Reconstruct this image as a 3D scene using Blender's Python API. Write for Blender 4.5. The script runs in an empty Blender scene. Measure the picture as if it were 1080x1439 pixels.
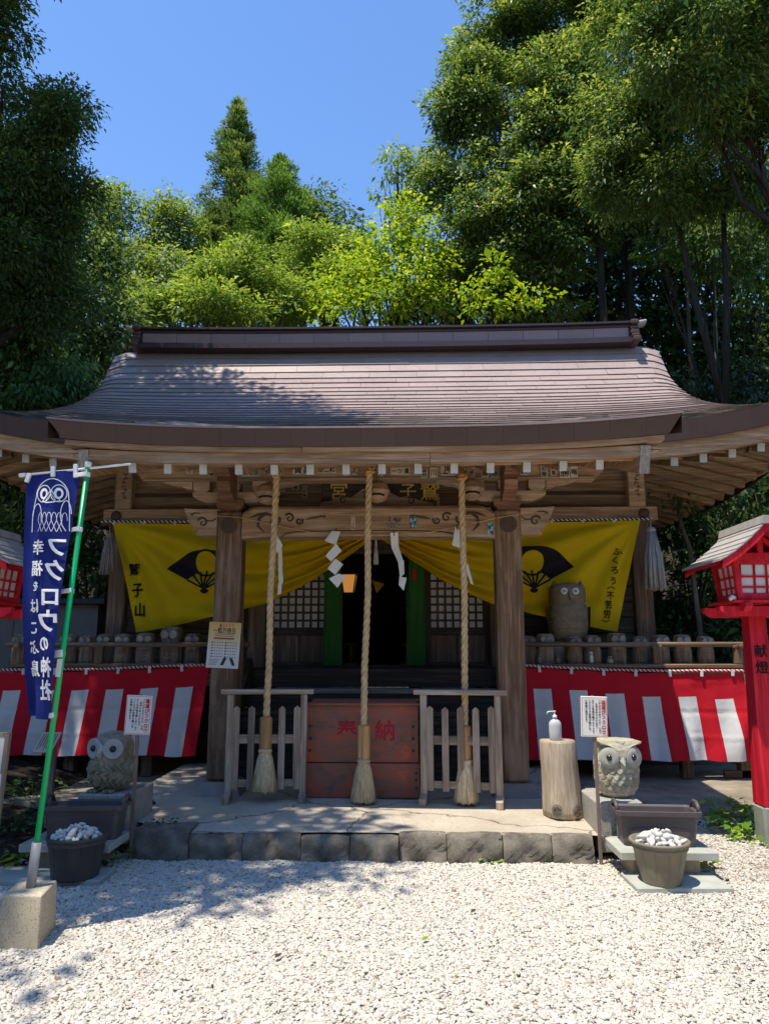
import bpy, math, random
import numpy as np
from mathutils import Vector, Matrix
random.seed(7); RNG = np.random.default_rng(7)
scene = bpy.context.scene
COL = scene.collection
PI = math.pi

# ---------------------------------------------------------------- camera
CAM_LOC = Vector((0.38, 0.0, 1.6))
YAW, PITCH = math.radians(1.6244), math.radians(10.5398)
F_PX = 1040.0                                # focal length in pixels of a 1080x1439 frame
cd = bpy.data.cameras.new('camera'); cam = bpy.data.objects.new('camera', cd); COL.objects.link(cam)
cd.sensor_fit = 'VERTICAL'; cd.sensor_height = 36.0; cd.lens = F_PX / 1439.0 * 36.0
cd.clip_start = 0.05; cd.clip_end = 2000
cam.location = CAM_LOC
cam.rotation_euler = (PI / 2 + PITCH, 0, YAW)
scene.camera = cam
# ---------------------------------------------------------------- sky, sun, exposure
SUN_FROM = Vector((-0.25, -0.225, 1.0)).normalized()
world = bpy.data.worlds.new('World'); scene.world = world; world.use_nodes = True
nt = world.node_tree; nt.nodes.clear()
sky = nt.nodes.new('ShaderNodeTexSky'); sky.sky_type = 'NISHITA'; sky.sun_disc = False
sky.sun_elevation = math.asin(SUN_FROM.z); sky.sun_rotation = math.atan2(SUN_FROM.x, SUN_FROM.y)
sky.air_density = 1.1; sky.dust_density = 0.0; sky.ozone_density = 10.0; sky.altitude = 0
bg = nt.nodes.new('ShaderNodeBackground'); bg.inputs['Strength'].default_value = 0.122
wo = nt.nodes.new('ShaderNodeOutputWorld')
nt.links.new(sky.outputs[0], bg.inputs[0]); nt.links.new(bg.outputs[0], wo.inputs[0])
sd = bpy.data.lights.new('sun', 'SUN'); sd.energy = 2.95; sd.angle = math.radians(0.5); sd.color = (1.0, 0.925, 0.79)
sun = bpy.data.objects.new('sun', sd); COL.objects.link(sun)
sun.rotation_euler = SUN_FROM.to_track_quat('Z', 'Y').to_euler()
sun.location = (-6, -4, 20)
vs = scene.view_settings
scene.display_settings.display_device = 'sRGB'
vs.view_transform = 'Standard'; vs.look = 'None'; vs.gamma = 1.0; vs.use_curve_mapping = False; vs.exposure = 1.12
scene.cycles.max_bounces = 10; scene.cycles.diffuse_bounces = 7; scene.cycles.glossy_bounces = 3
scene.cycles.transmission_bounces = 6; scene.cycles.transparent_max_bounces = 8

# ---------------------------------------------------------------- helpers
_R = Vector((math.cos(YAW), math.sin(YAW), 0))
_F = Vector((-math.sin(YAW) * math.cos(PITCH), math.cos(YAW) * math.cos(PITCH), math.sin(PITCH)))
_U = _R.cross(_F)
def ray(px, py): return _R * ((px - 540) / F_PX) - _U * ((py - 719.5) / F_PX) + _F
def at(px, py, Y):
    r = ray(px, py); return CAM_LOC + r * (Y / r.y)
def atz(px, py, z):
    r = ray(px, py); return CAM_LOC + r * ((z - CAM_LOC.z) / r.z)

WL = {}                                       # world position of every object's frame
def empty(name, label, cat, loc=(0, 0, 0), rz=0.0, group=None, kind=None):
    o = bpy.data.objects.new(name, None); COL.objects.link(o)
    o.location = loc; o.rotation_euler = (0, 0, rz); o.empty_display_size = 0.1
    tag(o, label, cat, group, kind); WL[o.name] = Vector(loc)
    return o
def tag(o, label=None, cat=None, group=None, kind=None):
    if label: o['label'] = label
    if cat: o['category'] = cat
    if group: o['group'] = group
    if kind: o['kind'] = kind
    return o
def link_mesh(name, me, parent=None, world=True, kind=None, label=None):
    o = bpy.data.objects.new(name, me); COL.objects.link(o)
    if parent is not None:
        o.parent = parent
        if world: o.location = -WL[parent.name]
        WL[o.name] = WL[parent.name] + o.location
    else: WL[o.name] = Vector((0, 0, 0))
    if kind: o['kind'] = kind
    if label: o['label'] = label
    return o
def copy_tree(o, parent=None):
    c = o.copy(); COL.objects.link(c)
    if parent is not None: c.parent = parent
    WL[c.name] = WL.get(o.name, Vector((0, 0, 0)))
    for ch in list(o.children): copy_tree(ch, c)
    return c

class MB:
    def __init__(s): s.v = []; s.f = []; s.mi = []; s.sm = []
    def add(s, verts, faces, mi=0, smooth=False):
        b = len(s.v); s.v.extend([tuple(p) for p in verts])
        for f in faces:
            s.f.append(tuple(i + b for i in f)); s.mi.append(mi); s.sm.append(smooth)
        return s
    def box(s, c, d, ch=0.0, mi=0, R=None):
        x, y, z = d[0] / 2, d[1] / 2, d[2] / 2
        if ch <= 0:
            V = [(-x,-y,-z),(x,-y,-z),(x,y,-z),(-x,y,-z),(-x,-y,z),(x,-y,z),(x,y,z),(-x,y,z)]
            Fc = [(3,2,1,0),(4,5,6,7),(0,1,5,4),(1,2,6,5),(2,3,7,6),(3,0,4,7)]
        else:
            ch = min(ch, x * .9, y * .9, z * .9)
            V = []
            for sz in (-1, 1):
                for sy in (-1, 1):
                    for sx in (-1, 1):
                        V += [(sx*(x-ch), sy*(y-ch), sz*z), (sx*(x-ch), sy*y, sz*(z-ch)), (sx*x, sy*(y-ch), sz*(z-ch))]
            def i(sx, sy, sz, k): return ((1 if sz > 0 else 0)*4 + (1 if sy > 0 else 0)*2 + (1 if sx > 0 else 0))*3 + k
            Fc = []
            for q in (-1, 1):
                a = [i(-1,-1,q,0), i(1,-1,q,0), i(1,1,q,0), i(-1,1,q,0)]; Fc.append(a if q > 0 else a[::-1])
                a = [i(-1,q,-1,1), i(1,q,-1,1), i(1,q,1,1), i(-1,q,1,1)]; Fc.append(a if q < 0 else a[::-1])
                a = [i(q,-1,-1,2), i(q,1,-1,2), i(q,1,1,2), i(q,-1,1,2)]; Fc.append(a if q > 0 else a[::-1])
            for p in (-1, 1):
                for q in (-1, 1):
                    a = [i(-1,p,q,0), i(1,p,q,0), i(1,p,q,1), i(-1,p,q,1)]; Fc.append(a if p*q < 0 else a[::-1])
                    a = [i(p,-1,q,0), i(p,1,q,0), i(p,1,q,2), i(p,-1,q,2)]; Fc.append(a if p*q > 0 else a[::-1])
                    a = [i(p,q,-1,1), i(p,q,1,1), i(p,q,1,2), i(p,q,-1,2)]; Fc.append(a if p*q < 0 else a[::-1])
            for sx in (-1, 1):
                for sy in (-1, 1):
                    for sz in (-1, 1):
                        a = [i(sx,sy,sz,0), i(sx,sy,sz,1), i(sx,sy,sz,2)]; Fc.append(a if sx*sy*sz > 0 else a[::-1])
        if R is not None: V = [R @ Vector(p) for p in V]
        return s.add([(p[0]+c[0], p[1]+c[1], p[2]+c[2]) for p in V], Fc, mi)
    def bar(s, p0, p1, w, h, ch=0.0, mi=0, up=(0, 0, 1)):
        p0, p1 = Vector(p0), Vector(p1); d = p1 - p0; L = d.length; d.normalize()
        upv = Vector(up)
        if abs(d.dot(upv)) > .99: upv = Vector((0, 1, 0))
        x = d.cross(upv).normalized(); z = x.cross(d).normalized()
        R = Matrix((x, d, z)).transposed()
        return s.box((p0 + p1) / 2, (w, L, h), ch, mi, R)
    def tube(s, pts, r, n=8, mi=0, caps=True, smooth=True, ell=1.0):
        pts = [Vector(p) for p in pts]; rs = r if isinstance(r, (list, tuple)) else [r] * len(pts)
        V = []; prev = None
        for k, p in enumerate(pts):
            t = (pts[min(k+1, len(pts)-1)] - pts[max(k-1, 0)]).normalized()
            if prev is None:
                a = Vector((1, 0, 0)) if abs(t.x) < .9 else Vector((0, 1, 0))
                x = t.cross(a).normalized()
            else:
                x = (prev - t * prev.dot(t)).normalized()
            prev = x; y = t.cross(x)
            for j in range(n):
                th = 2*PI*j/n; V.append(p + (x*math.cos(th) + y*math.sin(th)*ell)*rs[k])
        Fc = []
        for k in range(len(pts)-1):
            for j in range(n):
                Fc.append((k*n+j, k*n+(j+1)%n, (k+1)*n+(j+1)%n, (k+1)*n+j))
        s.add(V, Fc, mi, smooth)
        if caps:
            b = len(s.v) - len(V)
            s.f.append(tuple(b + j for j in range(n))[::-1]); s.mi.append(mi); s.sm.append(False)
            s.f.append(tuple(b + (len(pts)-1)*n + j for j in range(n))); s.mi.append(mi); s.sm.append(False)
        return s
    def lathe(s, prof, n=24, c=(0, 0, 0), mi=0, smooth=True, fn=None):
        """prof: (r, z) from bottom to top; fn(th, r, z) -> (x, y, z) override"""
        V = []
        for (r, z) in prof:
            for j in range(n):
                th = 2*PI*j/n
                p = fn(th, r, z) if fn else (r*math.cos(th), r*math.sin(th), z)
                V.append((p[0]+c[0], p[1]+c[1], p[2]+c[2]))
        Fc = [(k*n+j, k*n+(j+1)%n, (k+1)*n+(j+1)%n, (k+1)*n+j) for k in range(len(prof)-1) for j in range(n)]
        s.add(V, Fc, mi, smooth)
        b = len(s.v) - len(V)
        if prof[0][0] > 1e-4: s.f.append(tuple(b+j for j in range(n))[::-1]); s.mi.append(mi); s.sm.append(False)
        if prof[-1][0] > 1e-4: s.f.append(tuple(b+(len(prof)-1)*n+j for j in range(n))); s.mi.append(mi); s.sm.append(False)
        return s
    def prism(s, poly, fn, d, mi=0):
        """poly (u, v) counter-clockwise seen from the side the depth starts at; fn(u, v, w) -> point"""
        n = len(poly)
        V = [fn(u, v, 0) for u, v in poly] + [fn(u, v, d) for u, v in poly]
        Fc = [tuple(range(n)), tuple(range(2*n-1, n-1, -1))] + [(i, n+i, n+(i+1)%n, (i+1)%n) for i in range(n)]
        return s.add(V, Fc, mi)
    def grid(s, fn, nu, nv, mi=0, smooth=True, mif=None):
        V = [fn(i/nu, j/nv) for j in range(nv+1) for i in range(nu+1)]
        b = len(s.v); s.v.extend([tuple(p) for p in V])
        for j in range(nv):
            for i in range(nu):
                a = b + j*(nu+1) + i
                s.f.append((a, a+1, a+nu+2, a+nu+1)); s.mi.append(mif((i+.5)/nu, (j+.5)/nv) if mif else mi); s.sm.append(smooth)
        return s
    def mesh(s, name, mats):
        me = bpy.data.meshes.new(name); me.from_pydata(s.v, [], s.f)
        for m in (mats if isinstance(mats, (list, tuple)) else [mats]): me.materials.append(m)
        me.polygons.foreach_set('material_index', s.mi); me.polygons.foreach_set('use_smooth', s.sm)
        me.update(); return me
    def build(s, name, mats, parent=None, world=True, kind=None, label=None):
        return link_mesh(name, s.mesh(name, mats), parent, world, kind, label)

# ---------------------------------------------------------------- materials
class N:
    """small node-tree helper"""
    def __init__(s, name):
        s.m = bpy.data.materials.new(name); s.m.use_nodes = True
        s.t = s.m.node_tree; s.t.nodes.clear()
        s.out = s.t.nodes.new('ShaderNodeOutputMaterial')
    def n(s, typ, **kw):
        o = s.t.nodes.new(typ)
        for k, v in kw.items():
            if k.startswith('i_'):
                key = k[2:]
                o.inputs[int(key) if key.isdigit() else key.replace('_', ' ')].default_value = v
            else: setattr(o, k, v)
        return o
    def l(s, a, b): s.t.links.new(a, b)
    def ramp(s, fac, stops):
        r = s.n('ShaderNodeValToRGB'); e = r.color_ramp.elements
        while len(e) < len(stops): e.new(.5)
        for q, (p, c) in zip(e, stops): q.position = p; q.color = (*c, 1) if len(c) == 3 else c
        s.l(fac, r.inputs[0]); return r.outputs[0]
    def math(s, op, a, b=None):
        o = s.n('ShaderNodeMath', operation=op)
        for k, q in enumerate((a, b)):
            if q is None: continue
            if isinstance(q, (int, float)): o.inputs[k].default_value = q
            else: s.l(q, o.inputs[k])
        return o.outputs[0]
    def mix(s, fac, a, b, typ='MIX'):
        o = s.n('ShaderNodeMix', data_type='RGBA', blend_type=typ)
        for q, k in ((fac, 0), (a, 6), (b, 7)):
            if isinstance(q, (int, float)): o.inputs[k].default_value = q
            elif isinstance(q, tuple): o.inputs[k].default_value = (*q, 1)
            else: s.l(q, o.inputs[k])
        return o.outputs[2]
    def coords(s, scale=(1, 1, 1), rand=True, kind='Object'):
        tc = s.n('ShaderNodeTexCoord'); mp = s.n('ShaderNodeMapping'); mp.inputs['Scale'].default_value = scale
        if rand:
            oi = s.n('ShaderNodeObjectInfo'); cm = s.n('ShaderNodeCombineXYZ')
            for k, q in enumerate((37.0, 53.0, 71.0)): s.l(s.math('MULTIPLY', oi.outputs['Random'], q), cm.inputs[k])
            va = s.n('ShaderNodeVectorMath', operation='ADD'); s.l(tc.outputs[kind], va.inputs[0]); s.l(cm.outputs[0], va.inputs[1])
            s.l(va.outputs[0], mp.inputs[0])
        else: s.l(tc.outputs[kind], mp.inputs[0])
        return mp.outputs[0]
    def noise(s, vec, scale, detail=4, rough=.55, dist=0.0):
        o = s.n('ShaderNodeTexNoise'); o.inputs['Scale'].default_value = scale; o.inputs['Detail'].default_value = detail
        o.inputs['Roughness'].default_value = rough; o.inputs['Distortion'].default_value = dist
        s.l(vec, o.inputs['Vector']); return o.outputs['Fac']
    def bsdf(s, col, rough=.7, spec=.3, bump=None, bstr=.3, bdist=.01, metal=0.0):
        p = s.n('ShaderNodeBsdfPrincipled')
        if isinstance(col, tuple): p.inputs['Base Color'].default_value = (*col, 1)
        else: s.l(col, p.inputs['Base Color'])
        if isinstance(rough, (int, float)): p.inputs['Roughness'].default_value = rough
        else: s.l(rough, p.inputs['Roughness'])
        p.inputs['Specular IOR Level'].default_value = spec; p.inputs['Metallic'].default_value = metal
        if bump is not None:
            b = s.n('ShaderNodeBump'); b.inputs['Strength'].default_value = bstr; b.inputs['Distance'].default_value = bdist
            s.l(bump, b.inputs['Height']); s.l(b.outputs[0], p.inputs['Normal'])
        s.l(p.outputs[0], s.out.inputs[0]); return p

def shade(c, k): return tuple(min(1, x*k) for x in c)
def mat_plain(name, c, rough=.6, spec=.3, var=.15, scale=8, bump=.1, bscale=60):
    q = N(name); co = q.coords()
    f = q.noise(co, scale, 4)
    col = q.ramp(f, [(.3, shade(c, 1-var)), (.7, shade(c, 1+var))])
    q.bsdf(col, rough, spec, q.noise(co, bscale, 3), bump, .004); return q.m
def mat_wood(name, c1, c2, axis=0, rough=.8, worn=None, grain=1.0, plank=False):
    """c1 dark grain, c2 light grain, worn: grey weathered patches"""
    q = N(name); sc = [9, 9, 9]; sc[axis] = .55
    co = q.coords(tuple(x*grain for x in sc))
    n1 = q.noise(co, 2.2, 6, .62, .6)
    sc2 = [60, 60, 60]; sc2[axis] = 1.5
    n2 = q.noise(q.coords(tuple(x*grain for x in sc2)), 1.5, 3, .6)
    f = q.math('ADD', q.math('MULTIPLY', n1, .62), q.math('MULTIPLY', n2, .38))
    col = q.ramp(f, [(.30, shade(c1, .38)), (.40, shade(c1, .8)), (.50, c1), (.60, c2), (.74, shade(c2, 1.2))])
    if worn:
        sc3 = [3, 3, 3]; sc3[axis] = .8
        w = q.noise(q.coords(tuple(sc3)), 1.3, 6, .65)
        wf = q.ramp(w, [(.50, (0, 0, 0)), (.70, (.75, .75, .75))])
        col = q.mix(wf, col, worn)
    oi = q.n('ShaderNodeObjectInfo')
    hv = q.n('ShaderNodeHueSaturation'); q.l(q.math('ADD', q.math('MULTIPLY', oi.outputs['Random'], .35), .82), hv.inputs['Value']); q.l(col, hv.inputs['Color'])
    q.bsdf(hv.outputs[0], rough, .2, f, .5, .004); return q.m
def mat_stone(name, c, var=.3, scale=5, speck=None, rough=.9, bump=.6, stain=None):
    q = N(name); co = q.coords()
    n1 = q.noise(co, scale, 8, .65); n2 = q.noise(co, scale*22, 3, .6)
    col = q.ramp(n1, [(.3, shade(c, 1-var)), (.5, c), (.7, shade(c, 1+var))])
    if speck:
        col = q.mix(q.ramp(n2, [(.56, (0, 0, 0)), (.63, (1, 1, 1))]), col, speck)
    if stain:
        st = q.noise(co, scale*.6, 5, .6)
        col = q.mix(q.ramp(st, [(.5, (0, 0, 0)), (.68, (.8, .8, .8))]), col, stain)
    h = q.math('ADD', q.math('MULTIPLY', n1, 1.0), q.math('MULTIPLY', n2, .35))
    q.bsdf(col, rough, .25, h, bump, .012); return q.m
def mat_cloth(name, c, rough=.85, trans=.15, var=.08):
    q = N(name); co = q.coords(rand=False)
    col = q.ramp(q.noise(co, 3, 4), [(.3, shade(c, 1-var)), (.7, shade(c, 1+var))])
    p = q.n('ShaderNodeBsdfPrincipled'); q.l(col, p.inputs['Base Color']); p.inputs['Roughness'].default_value = rough
    p.inputs['Specular IOR Level'].default_value = .15
    b = q.n('ShaderNodeBump'); b.inputs['Strength'].default_value = .55; b.inputs['Distance'].default_value = .012
    q.l(q.noise(co, 7, 5, .6, .8), b.inputs['Height']); q.l(b.outputs[0], p.inputs['Normal'])
    tr = q.n('ShaderNodeBsdfTranslucent'); q.l(col, tr.inputs[0])
    mx = q.n('ShaderNodeMixShader'); mx.inputs[0].default_value = trans
    q.l(p.outputs[0], mx.inputs[1]); q.l(tr.outputs[0], mx.inputs[2]); q.l(mx.outputs[0], q.out.inputs[0]); return q.m
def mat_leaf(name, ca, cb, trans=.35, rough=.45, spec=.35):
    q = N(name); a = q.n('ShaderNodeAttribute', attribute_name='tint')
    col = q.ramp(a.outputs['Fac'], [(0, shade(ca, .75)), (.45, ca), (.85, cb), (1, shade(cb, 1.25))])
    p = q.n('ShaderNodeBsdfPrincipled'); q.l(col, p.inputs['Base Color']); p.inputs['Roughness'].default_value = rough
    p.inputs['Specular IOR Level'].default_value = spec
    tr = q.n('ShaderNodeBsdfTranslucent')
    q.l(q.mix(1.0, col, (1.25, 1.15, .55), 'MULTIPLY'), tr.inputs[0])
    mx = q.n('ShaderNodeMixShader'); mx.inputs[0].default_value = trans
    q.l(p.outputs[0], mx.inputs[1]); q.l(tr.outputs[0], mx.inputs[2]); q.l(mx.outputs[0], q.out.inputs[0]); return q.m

M = {}
M['beam'] = mat_wood('weathered_beam', (.36, .215, .12), (.55, .375, .235), 0, worn=(.54, .41, .28))
M['beam_y'] = mat_wood('weathered_beam_deep', (.31, .185, .10), (.49, .33, .20), 1, worn=(.43, .33, .20))
M['side_y'] = mat_wood('rafter_wood', (.27, .17, .10), (.45, .31, .19), 0, worn=(.30, .26, .12))
M['pillar'] = mat_wood('pillar_wood', (.165, .095, .055), (.30, .19, .12), 2, worn=(.37, .26, .17))
M['wall_x'] = mat_wood('wall_board_wood', (.24, .15, .092), (.38, .26, .17), 0)
M['wall_z'] = mat_wood('post_wood', (.16, .098, .064), (.28, .185, .12), 2)
M['wall_dark'] = mat_wood('old_dark_wood', (.07, .05, .037), (.13, .095, .07), 0)
M['wall_dark_z'] = mat_wood('old_dark_wood_upright', (.075, .053, .04), (.14, .10, .075), 2)
M['tread'] = mat_wood('step_wood', (.05, .036, .028), (.09, .066, .05), 0)
M['tread_pale'] = mat_wood('pale_step_wood', (.20, .17, .14), (.34, .30, .25), 0)  # paler wood colour for a single stair tread
M['bracket'] = mat_wood('bracket_wood', (.40, .265, .17), (.56, .41, .29), 0, worn=(.54, .44, .33))
M['bracket_red'] = mat_wood('reddish_bracket_wood', (.20, .095, .06), (.32, .175, .11), 0)
M['carve'] = mat_plain('carved_groove', (.10, .065, .045), .85)
M['grey_wood_z'] = mat_wood('grey_fence_wood', (.26, .195, .14), (.41, .32, .24), 2, worn=(.52, .43, .34))
M['grey_wood_x'] = mat_wood('grey_fence_rail_wood', (.27, .205, .15), (.44, .35, .26), 0, worn=(.54, .45, .36))
M['grey_end'] = mat_wood('grey_beam_end', (.30, .26, .22), (.46, .42, .37), 2, grain=2)
M['white_end'] = mat_plain('white_end_paint', (.50, .48, .43), .6, .3, .12, 14)
def mat_roof(name, c, moss=True):
    q = N(name); co = q.coords(rand=False)
    n1 = q.noise(co, 1.1, 5, .6); n2 = q.noise(co, 14, 4)
    col = q.ramp(q.math('ADD', q.math('MULTIPLY', n1, .7), q.math('MULTIPLY', n2, .3)), [(.3, shade(c, .86)), (.5, c), (.72, shade(c, 1.12))])
    oi = q.n('ShaderNodeObjectInfo')
    hv = q.n('ShaderNodeHueSaturation'); q.l(q.math('ADD', q.math('MULTIPLY', oi.outputs['Random'], .10), .95), hv.inputs['Value']); q.l(col, hv.inputs['Color'])
    col = hv.outputs[0]
    if moss:
        ge = q.n('ShaderNodeSeparateXYZ'); tc = q.n('ShaderNodeTexCoord'); q.l(tc.outputs['Object'], ge.inputs[0])
        low = q.n('ShaderNodeMapRange'); low.inputs[1].default_value = 10.6; low.inputs[2].default_value = 9.2; q.l(ge.outputs['Y'], low.inputs[0])
        pn = q.ramp(q.noise(q.coords((1.2, 3, 3), False), 2.0, 7, .7), [(.40, (0, 0, 0)), (.54, (1, 1, 1))])
        pf = q.math('MULTIPLY', q.math('MULTIPLY', low.outputs[0], 1.0), pn)
        col = q.mix(pf, col, (.13, .125, .085))
        ol = q.ramp(q.noise(co, 3.1, 6, .6), [(.67, (0, 0, 0)), (.72, (1, 1, 1))])
        col = q.mix(q.math('MULTIPLY', q.math('MULTIPLY', low.outputs[0], .5), ol), col, (.36, .20, .06))
    q.bsdf(col, q.ramp(n2, [(.3, (.38, .38, .38)), (.7, (.55, .55, .55))]), .4, n2, .08, .003); return q.m
M['roof'] = mat_roof('brown_roof_metal', (.36, .278, .258))
M['fascia'] = mat_roof('brown_fascia_metal', (.085, .046, .035), False)
M['ridge'] = mat_roof('brown_ridge_metal', (.27, .185, .175), False)
M['ridge_shadow'] = mat_roof('shadowed_ridge_metal', (.05, .03, .03), False)  # near-black colour paints in the shadow bands of the ridge
M['ridge_cap'] = mat_roof('pale_ridge_cap_metal', (.55, .47, .44), False)
M['yellow'] = mat_cloth('yellow_cloth', (.90, .61, .012), .85, .3, .06)
M['red_cloth'] = mat_cloth('red_cloth', (.62, .015, .03), .75, .12, .07)
M['white_cloth'] = mat_cloth('white_cloth', (.78, .77, .76), .75, .15, .04)
M['blue_cloth'] = mat_cloth('blue_cloth', (.022, .036, .215), .8, .3, .08)
M['green_cloth'] = mat_cloth('green_cloth', (.04, .15, .03), .85, .1, .1)
M['ink'] = mat_plain('black_ink', (.012, .01, .012), .7, .2, .1)
M['ink_brown'] = mat_plain('fan_black_print', (.02, .014, .018), .8, .2, .1)
M['ink_red'] = mat_plain('red_ink', (.55, .02, .03), .7, .2, .1)
M['ink_white'] = mat_plain('white_print', (.78, .78, .8), .7, .2, .04)
M['paper'] = mat_plain('white_paper', (.72, .70, .66), .85, .15, .06, 6)
M['slip'] = mat_plain('aged_name_slip_paper', (.56, .47, .36), .85, .15, .18, 9)
M['pane'] = mat_plain('paper_pane', (.74, .73, .70), .85, .1, .08, 5)
M['red_paint'] = mat_wood('red_paint', (.56, .014, .03), (.70, .026, .048), 2, rough=.48)
M['lantern_pane'] = mat_plain('lantern_paper', (.68, .66, .66), .6, .2, .06, 5)
M['slate'] = mat_plain('grey_lantern_roofing', (.36, .335, .31), .75, .25, .15, 12)
M['granite'] = mat_stone('granite', (.36, .34, .30), .14, 5, (.13, .12, .11), bump=.3)
M['tan_block'] = mat_stone('tan_granite', (.52, .44, .31), .12, 5, (.26, .22, .17), bump=.3)
M['kerb'] = mat_stone('dark_kerb_stone', (.19, .165, .13), .5, 7, (.075, .07, .06), bump=1.0, stain=(.27, .24, .19))
M['concrete'] = mat_stone('worn_concrete', (.27, .225, .165), .3, 4, None, bump=.5, stain=(.16, .13, .095))
M['slab'] = mat_stone('grey_green_slab', (.40, .41, .36), .15, 6, None, bump=.25)
M['plinth'] = mat_stone('plinth_stone', (.28, .25, .225), .2, 5, None, bump=.4)
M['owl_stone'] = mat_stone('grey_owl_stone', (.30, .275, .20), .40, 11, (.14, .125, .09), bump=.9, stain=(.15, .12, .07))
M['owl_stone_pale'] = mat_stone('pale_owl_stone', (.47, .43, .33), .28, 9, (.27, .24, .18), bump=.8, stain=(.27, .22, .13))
M['owl_eye_stone'] = mat_stone('pale_eye_stone', (.43, .42, .37), .08, 9, (.30, .30, .28), bump=.2)
M['owl_eye_grey'] = mat_stone('grey_eye_stone', (.40, .41, .41), .08, 9, (.3, .3, .3), bump=.2)
M['pupil'] = mat_plain('glossy_dark_pupil', (.02, .02, .02), .15, .6, .1)
M['owl_wood'] = mat_wood('owl_grey_wood', (.20, .15, .105), (.36, .28, .205), 2, worn=(.40, .33, .255))
M['owl_wood_warm'] = mat_wood('owl_warm_wood', (.24, .17, .11), (.40, .295, .205), 2, worn=(.42, .335, .25))
M['owl_eye_wood'] = mat_wood('owl_pale_eye_wood', (.48, .42, .35), (.66, .59, .51), 2)
M['owl_bronze'] = mat_plain('dark_bronze_owl', (.21, .155, .095), .5, .4, .25, 12, .5, 40)
M['plastic'] = mat_plain('dark_planter_plastic', (.098, .082, .082), .42, .4, .1, 5, .15, 200)
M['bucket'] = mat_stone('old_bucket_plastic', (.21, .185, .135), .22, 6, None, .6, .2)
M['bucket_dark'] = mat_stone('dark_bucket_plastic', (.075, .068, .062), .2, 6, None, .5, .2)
M['pebble'] = mat_stone('white_pebble', (.62, .60, .56), .1, 14, None, .8, .2)
M['log'] = mat_wood('bleached_log', (.42, .335, .245), (.54, .455, .35), 2, worn=(.52, .455, .37), grain=2.4)
M['log_end'] = mat_stone('cut_log_end', (.40, .32, .23), .2, 10, None, .85, .3)
M['bottle'] = mat_plain('milky_bottle_plastic', (.50, .51, .52), .35, .4, .03)
M['rope'] = mat_plain('straw_rope', (.58, .405, .215), .85, .2, .22, 20, .6, 120)
M['rope_orange'] = mat_plain('orange_straw', (.52, .28, .10), .85, .2, .25, 20, .6, 120)
M['broom'] = mat_wood('pale_broom_straw', (.54, .41, .23), (.72, .58, .38), 2, grain=3)
M['handle'] = mat_wood('pale_turned_wood', (.44, .24, .10), (.60, .37, .18), 2)
M['bell'] = mat_plain('old_brass_bell', (.34, .21, .125), .5, .4, .3, 12, .2, 50)
M['box_red'] = None
M['gold'] = mat_plain('gold_leaf', (.80, .54, .12), .4, .5, .2, 12)
M['gold'].node_tree.nodes['Principled BSDF'].inputs['Metallic'].default_value = .1
M['steel'] = mat_plain('grey_metal', (.27, .27, .28), .4, .5, .1)
M['rust'] = mat_plain('brown_painted_stake', (.20, .14, .115), .7, .3, .2)
M['pole_green'] = mat_plain('green_pole_plastic', (.0, .42, .13), .35, .45, .03)
M['white_plastic'] = mat_plain('white_plastic', (.74, .74, .73), .5, .35, .05)
M['bark'] = mat_wood('dark_bark', (.022, .018, .013), (.050, .041, .030), 2, grain=1.2)
M['bark_pale'] = mat_wood('pale_bark', (.10, .085, .068), (.20, .17, .135), 2, grain=1.2)
M['tassel_grey'] = mat_wood('grey_tassel_thread', (.28, .28, .28), (.46, .45, .43), 2, grain=3)
M['tassel_mix'] = mat_plain('coloured_tassel_thread', (.3, .3, .3), .85)
M['carpet'] = mat_plain('red_carpet', (.30, .02, .03), .9)
M['dark_roof'] = mat_plain('dark_sheet_roof', (.05, .05, .055), .6)
M['shed'] = mat_plain('grey_shed_panel', (.20, .19, .18), .7, .2, .06)
q = N('box_red'); co = q.coords((1.2, 6, 2.2)); n1 = q.noise(co, 2.1, 7, .66, 1.0); n2 = q.noise(q.coords((3, 40, 40)), 1.6, 4, .6, 1.5)
c1 = q.ramp(q.math('ADD', q.math('MULTIPLY', n1, .75), q.math('MULTIPLY', n2, .25)), [(.36, (.14, .085, .06)), (.49, (.28, .115, .075)), (.57, (.40, .095, .055)), (.70, (.52, .16, .07))])
q.bsdf(c1, .6, .3, n2, .25, .003); M['box_red'] = q.m
q = N('red_letter_on_box'); q.bsdf((.46, .006, .03), .6); M['box_ink'] = q.m
q = N('lamp_glow'); e = q.n('ShaderNodeEmission'); e.inputs[0].default_value = (1, .42, .10, 1); e.inputs[1].default_value = .22; q.l(e.outputs[0], q.out.inputs[0]); M['glow'] = q.m
q = N('poster_print'); tc = q.n('ShaderNodeTexCoord'); sx = q.n('ShaderNodeSeparateXYZ'); q.l(tc.outputs['Generated'], sx.inputs[0])
q.bsdf(q.ramp(sx.outputs['Z'], [(.35, (.62, .60, .58)), (.62, (.62, .50, .27)), (1, (.60, .37, .10))]), .4); M['poster'] = q.m
q = N('threads'); co = q.coords((45, 45, .5), False); n1 = q.noise(co, 1, 2)
q.bsdf(q.ramp(n1, [(.38, (.30, .09, .09)), (.46, (.36, .33, .30)), (.54, (.08, .19, .13)), (.62, (.30, .22, .2))]), .85); M['tassel_mix'] = q.m
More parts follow.
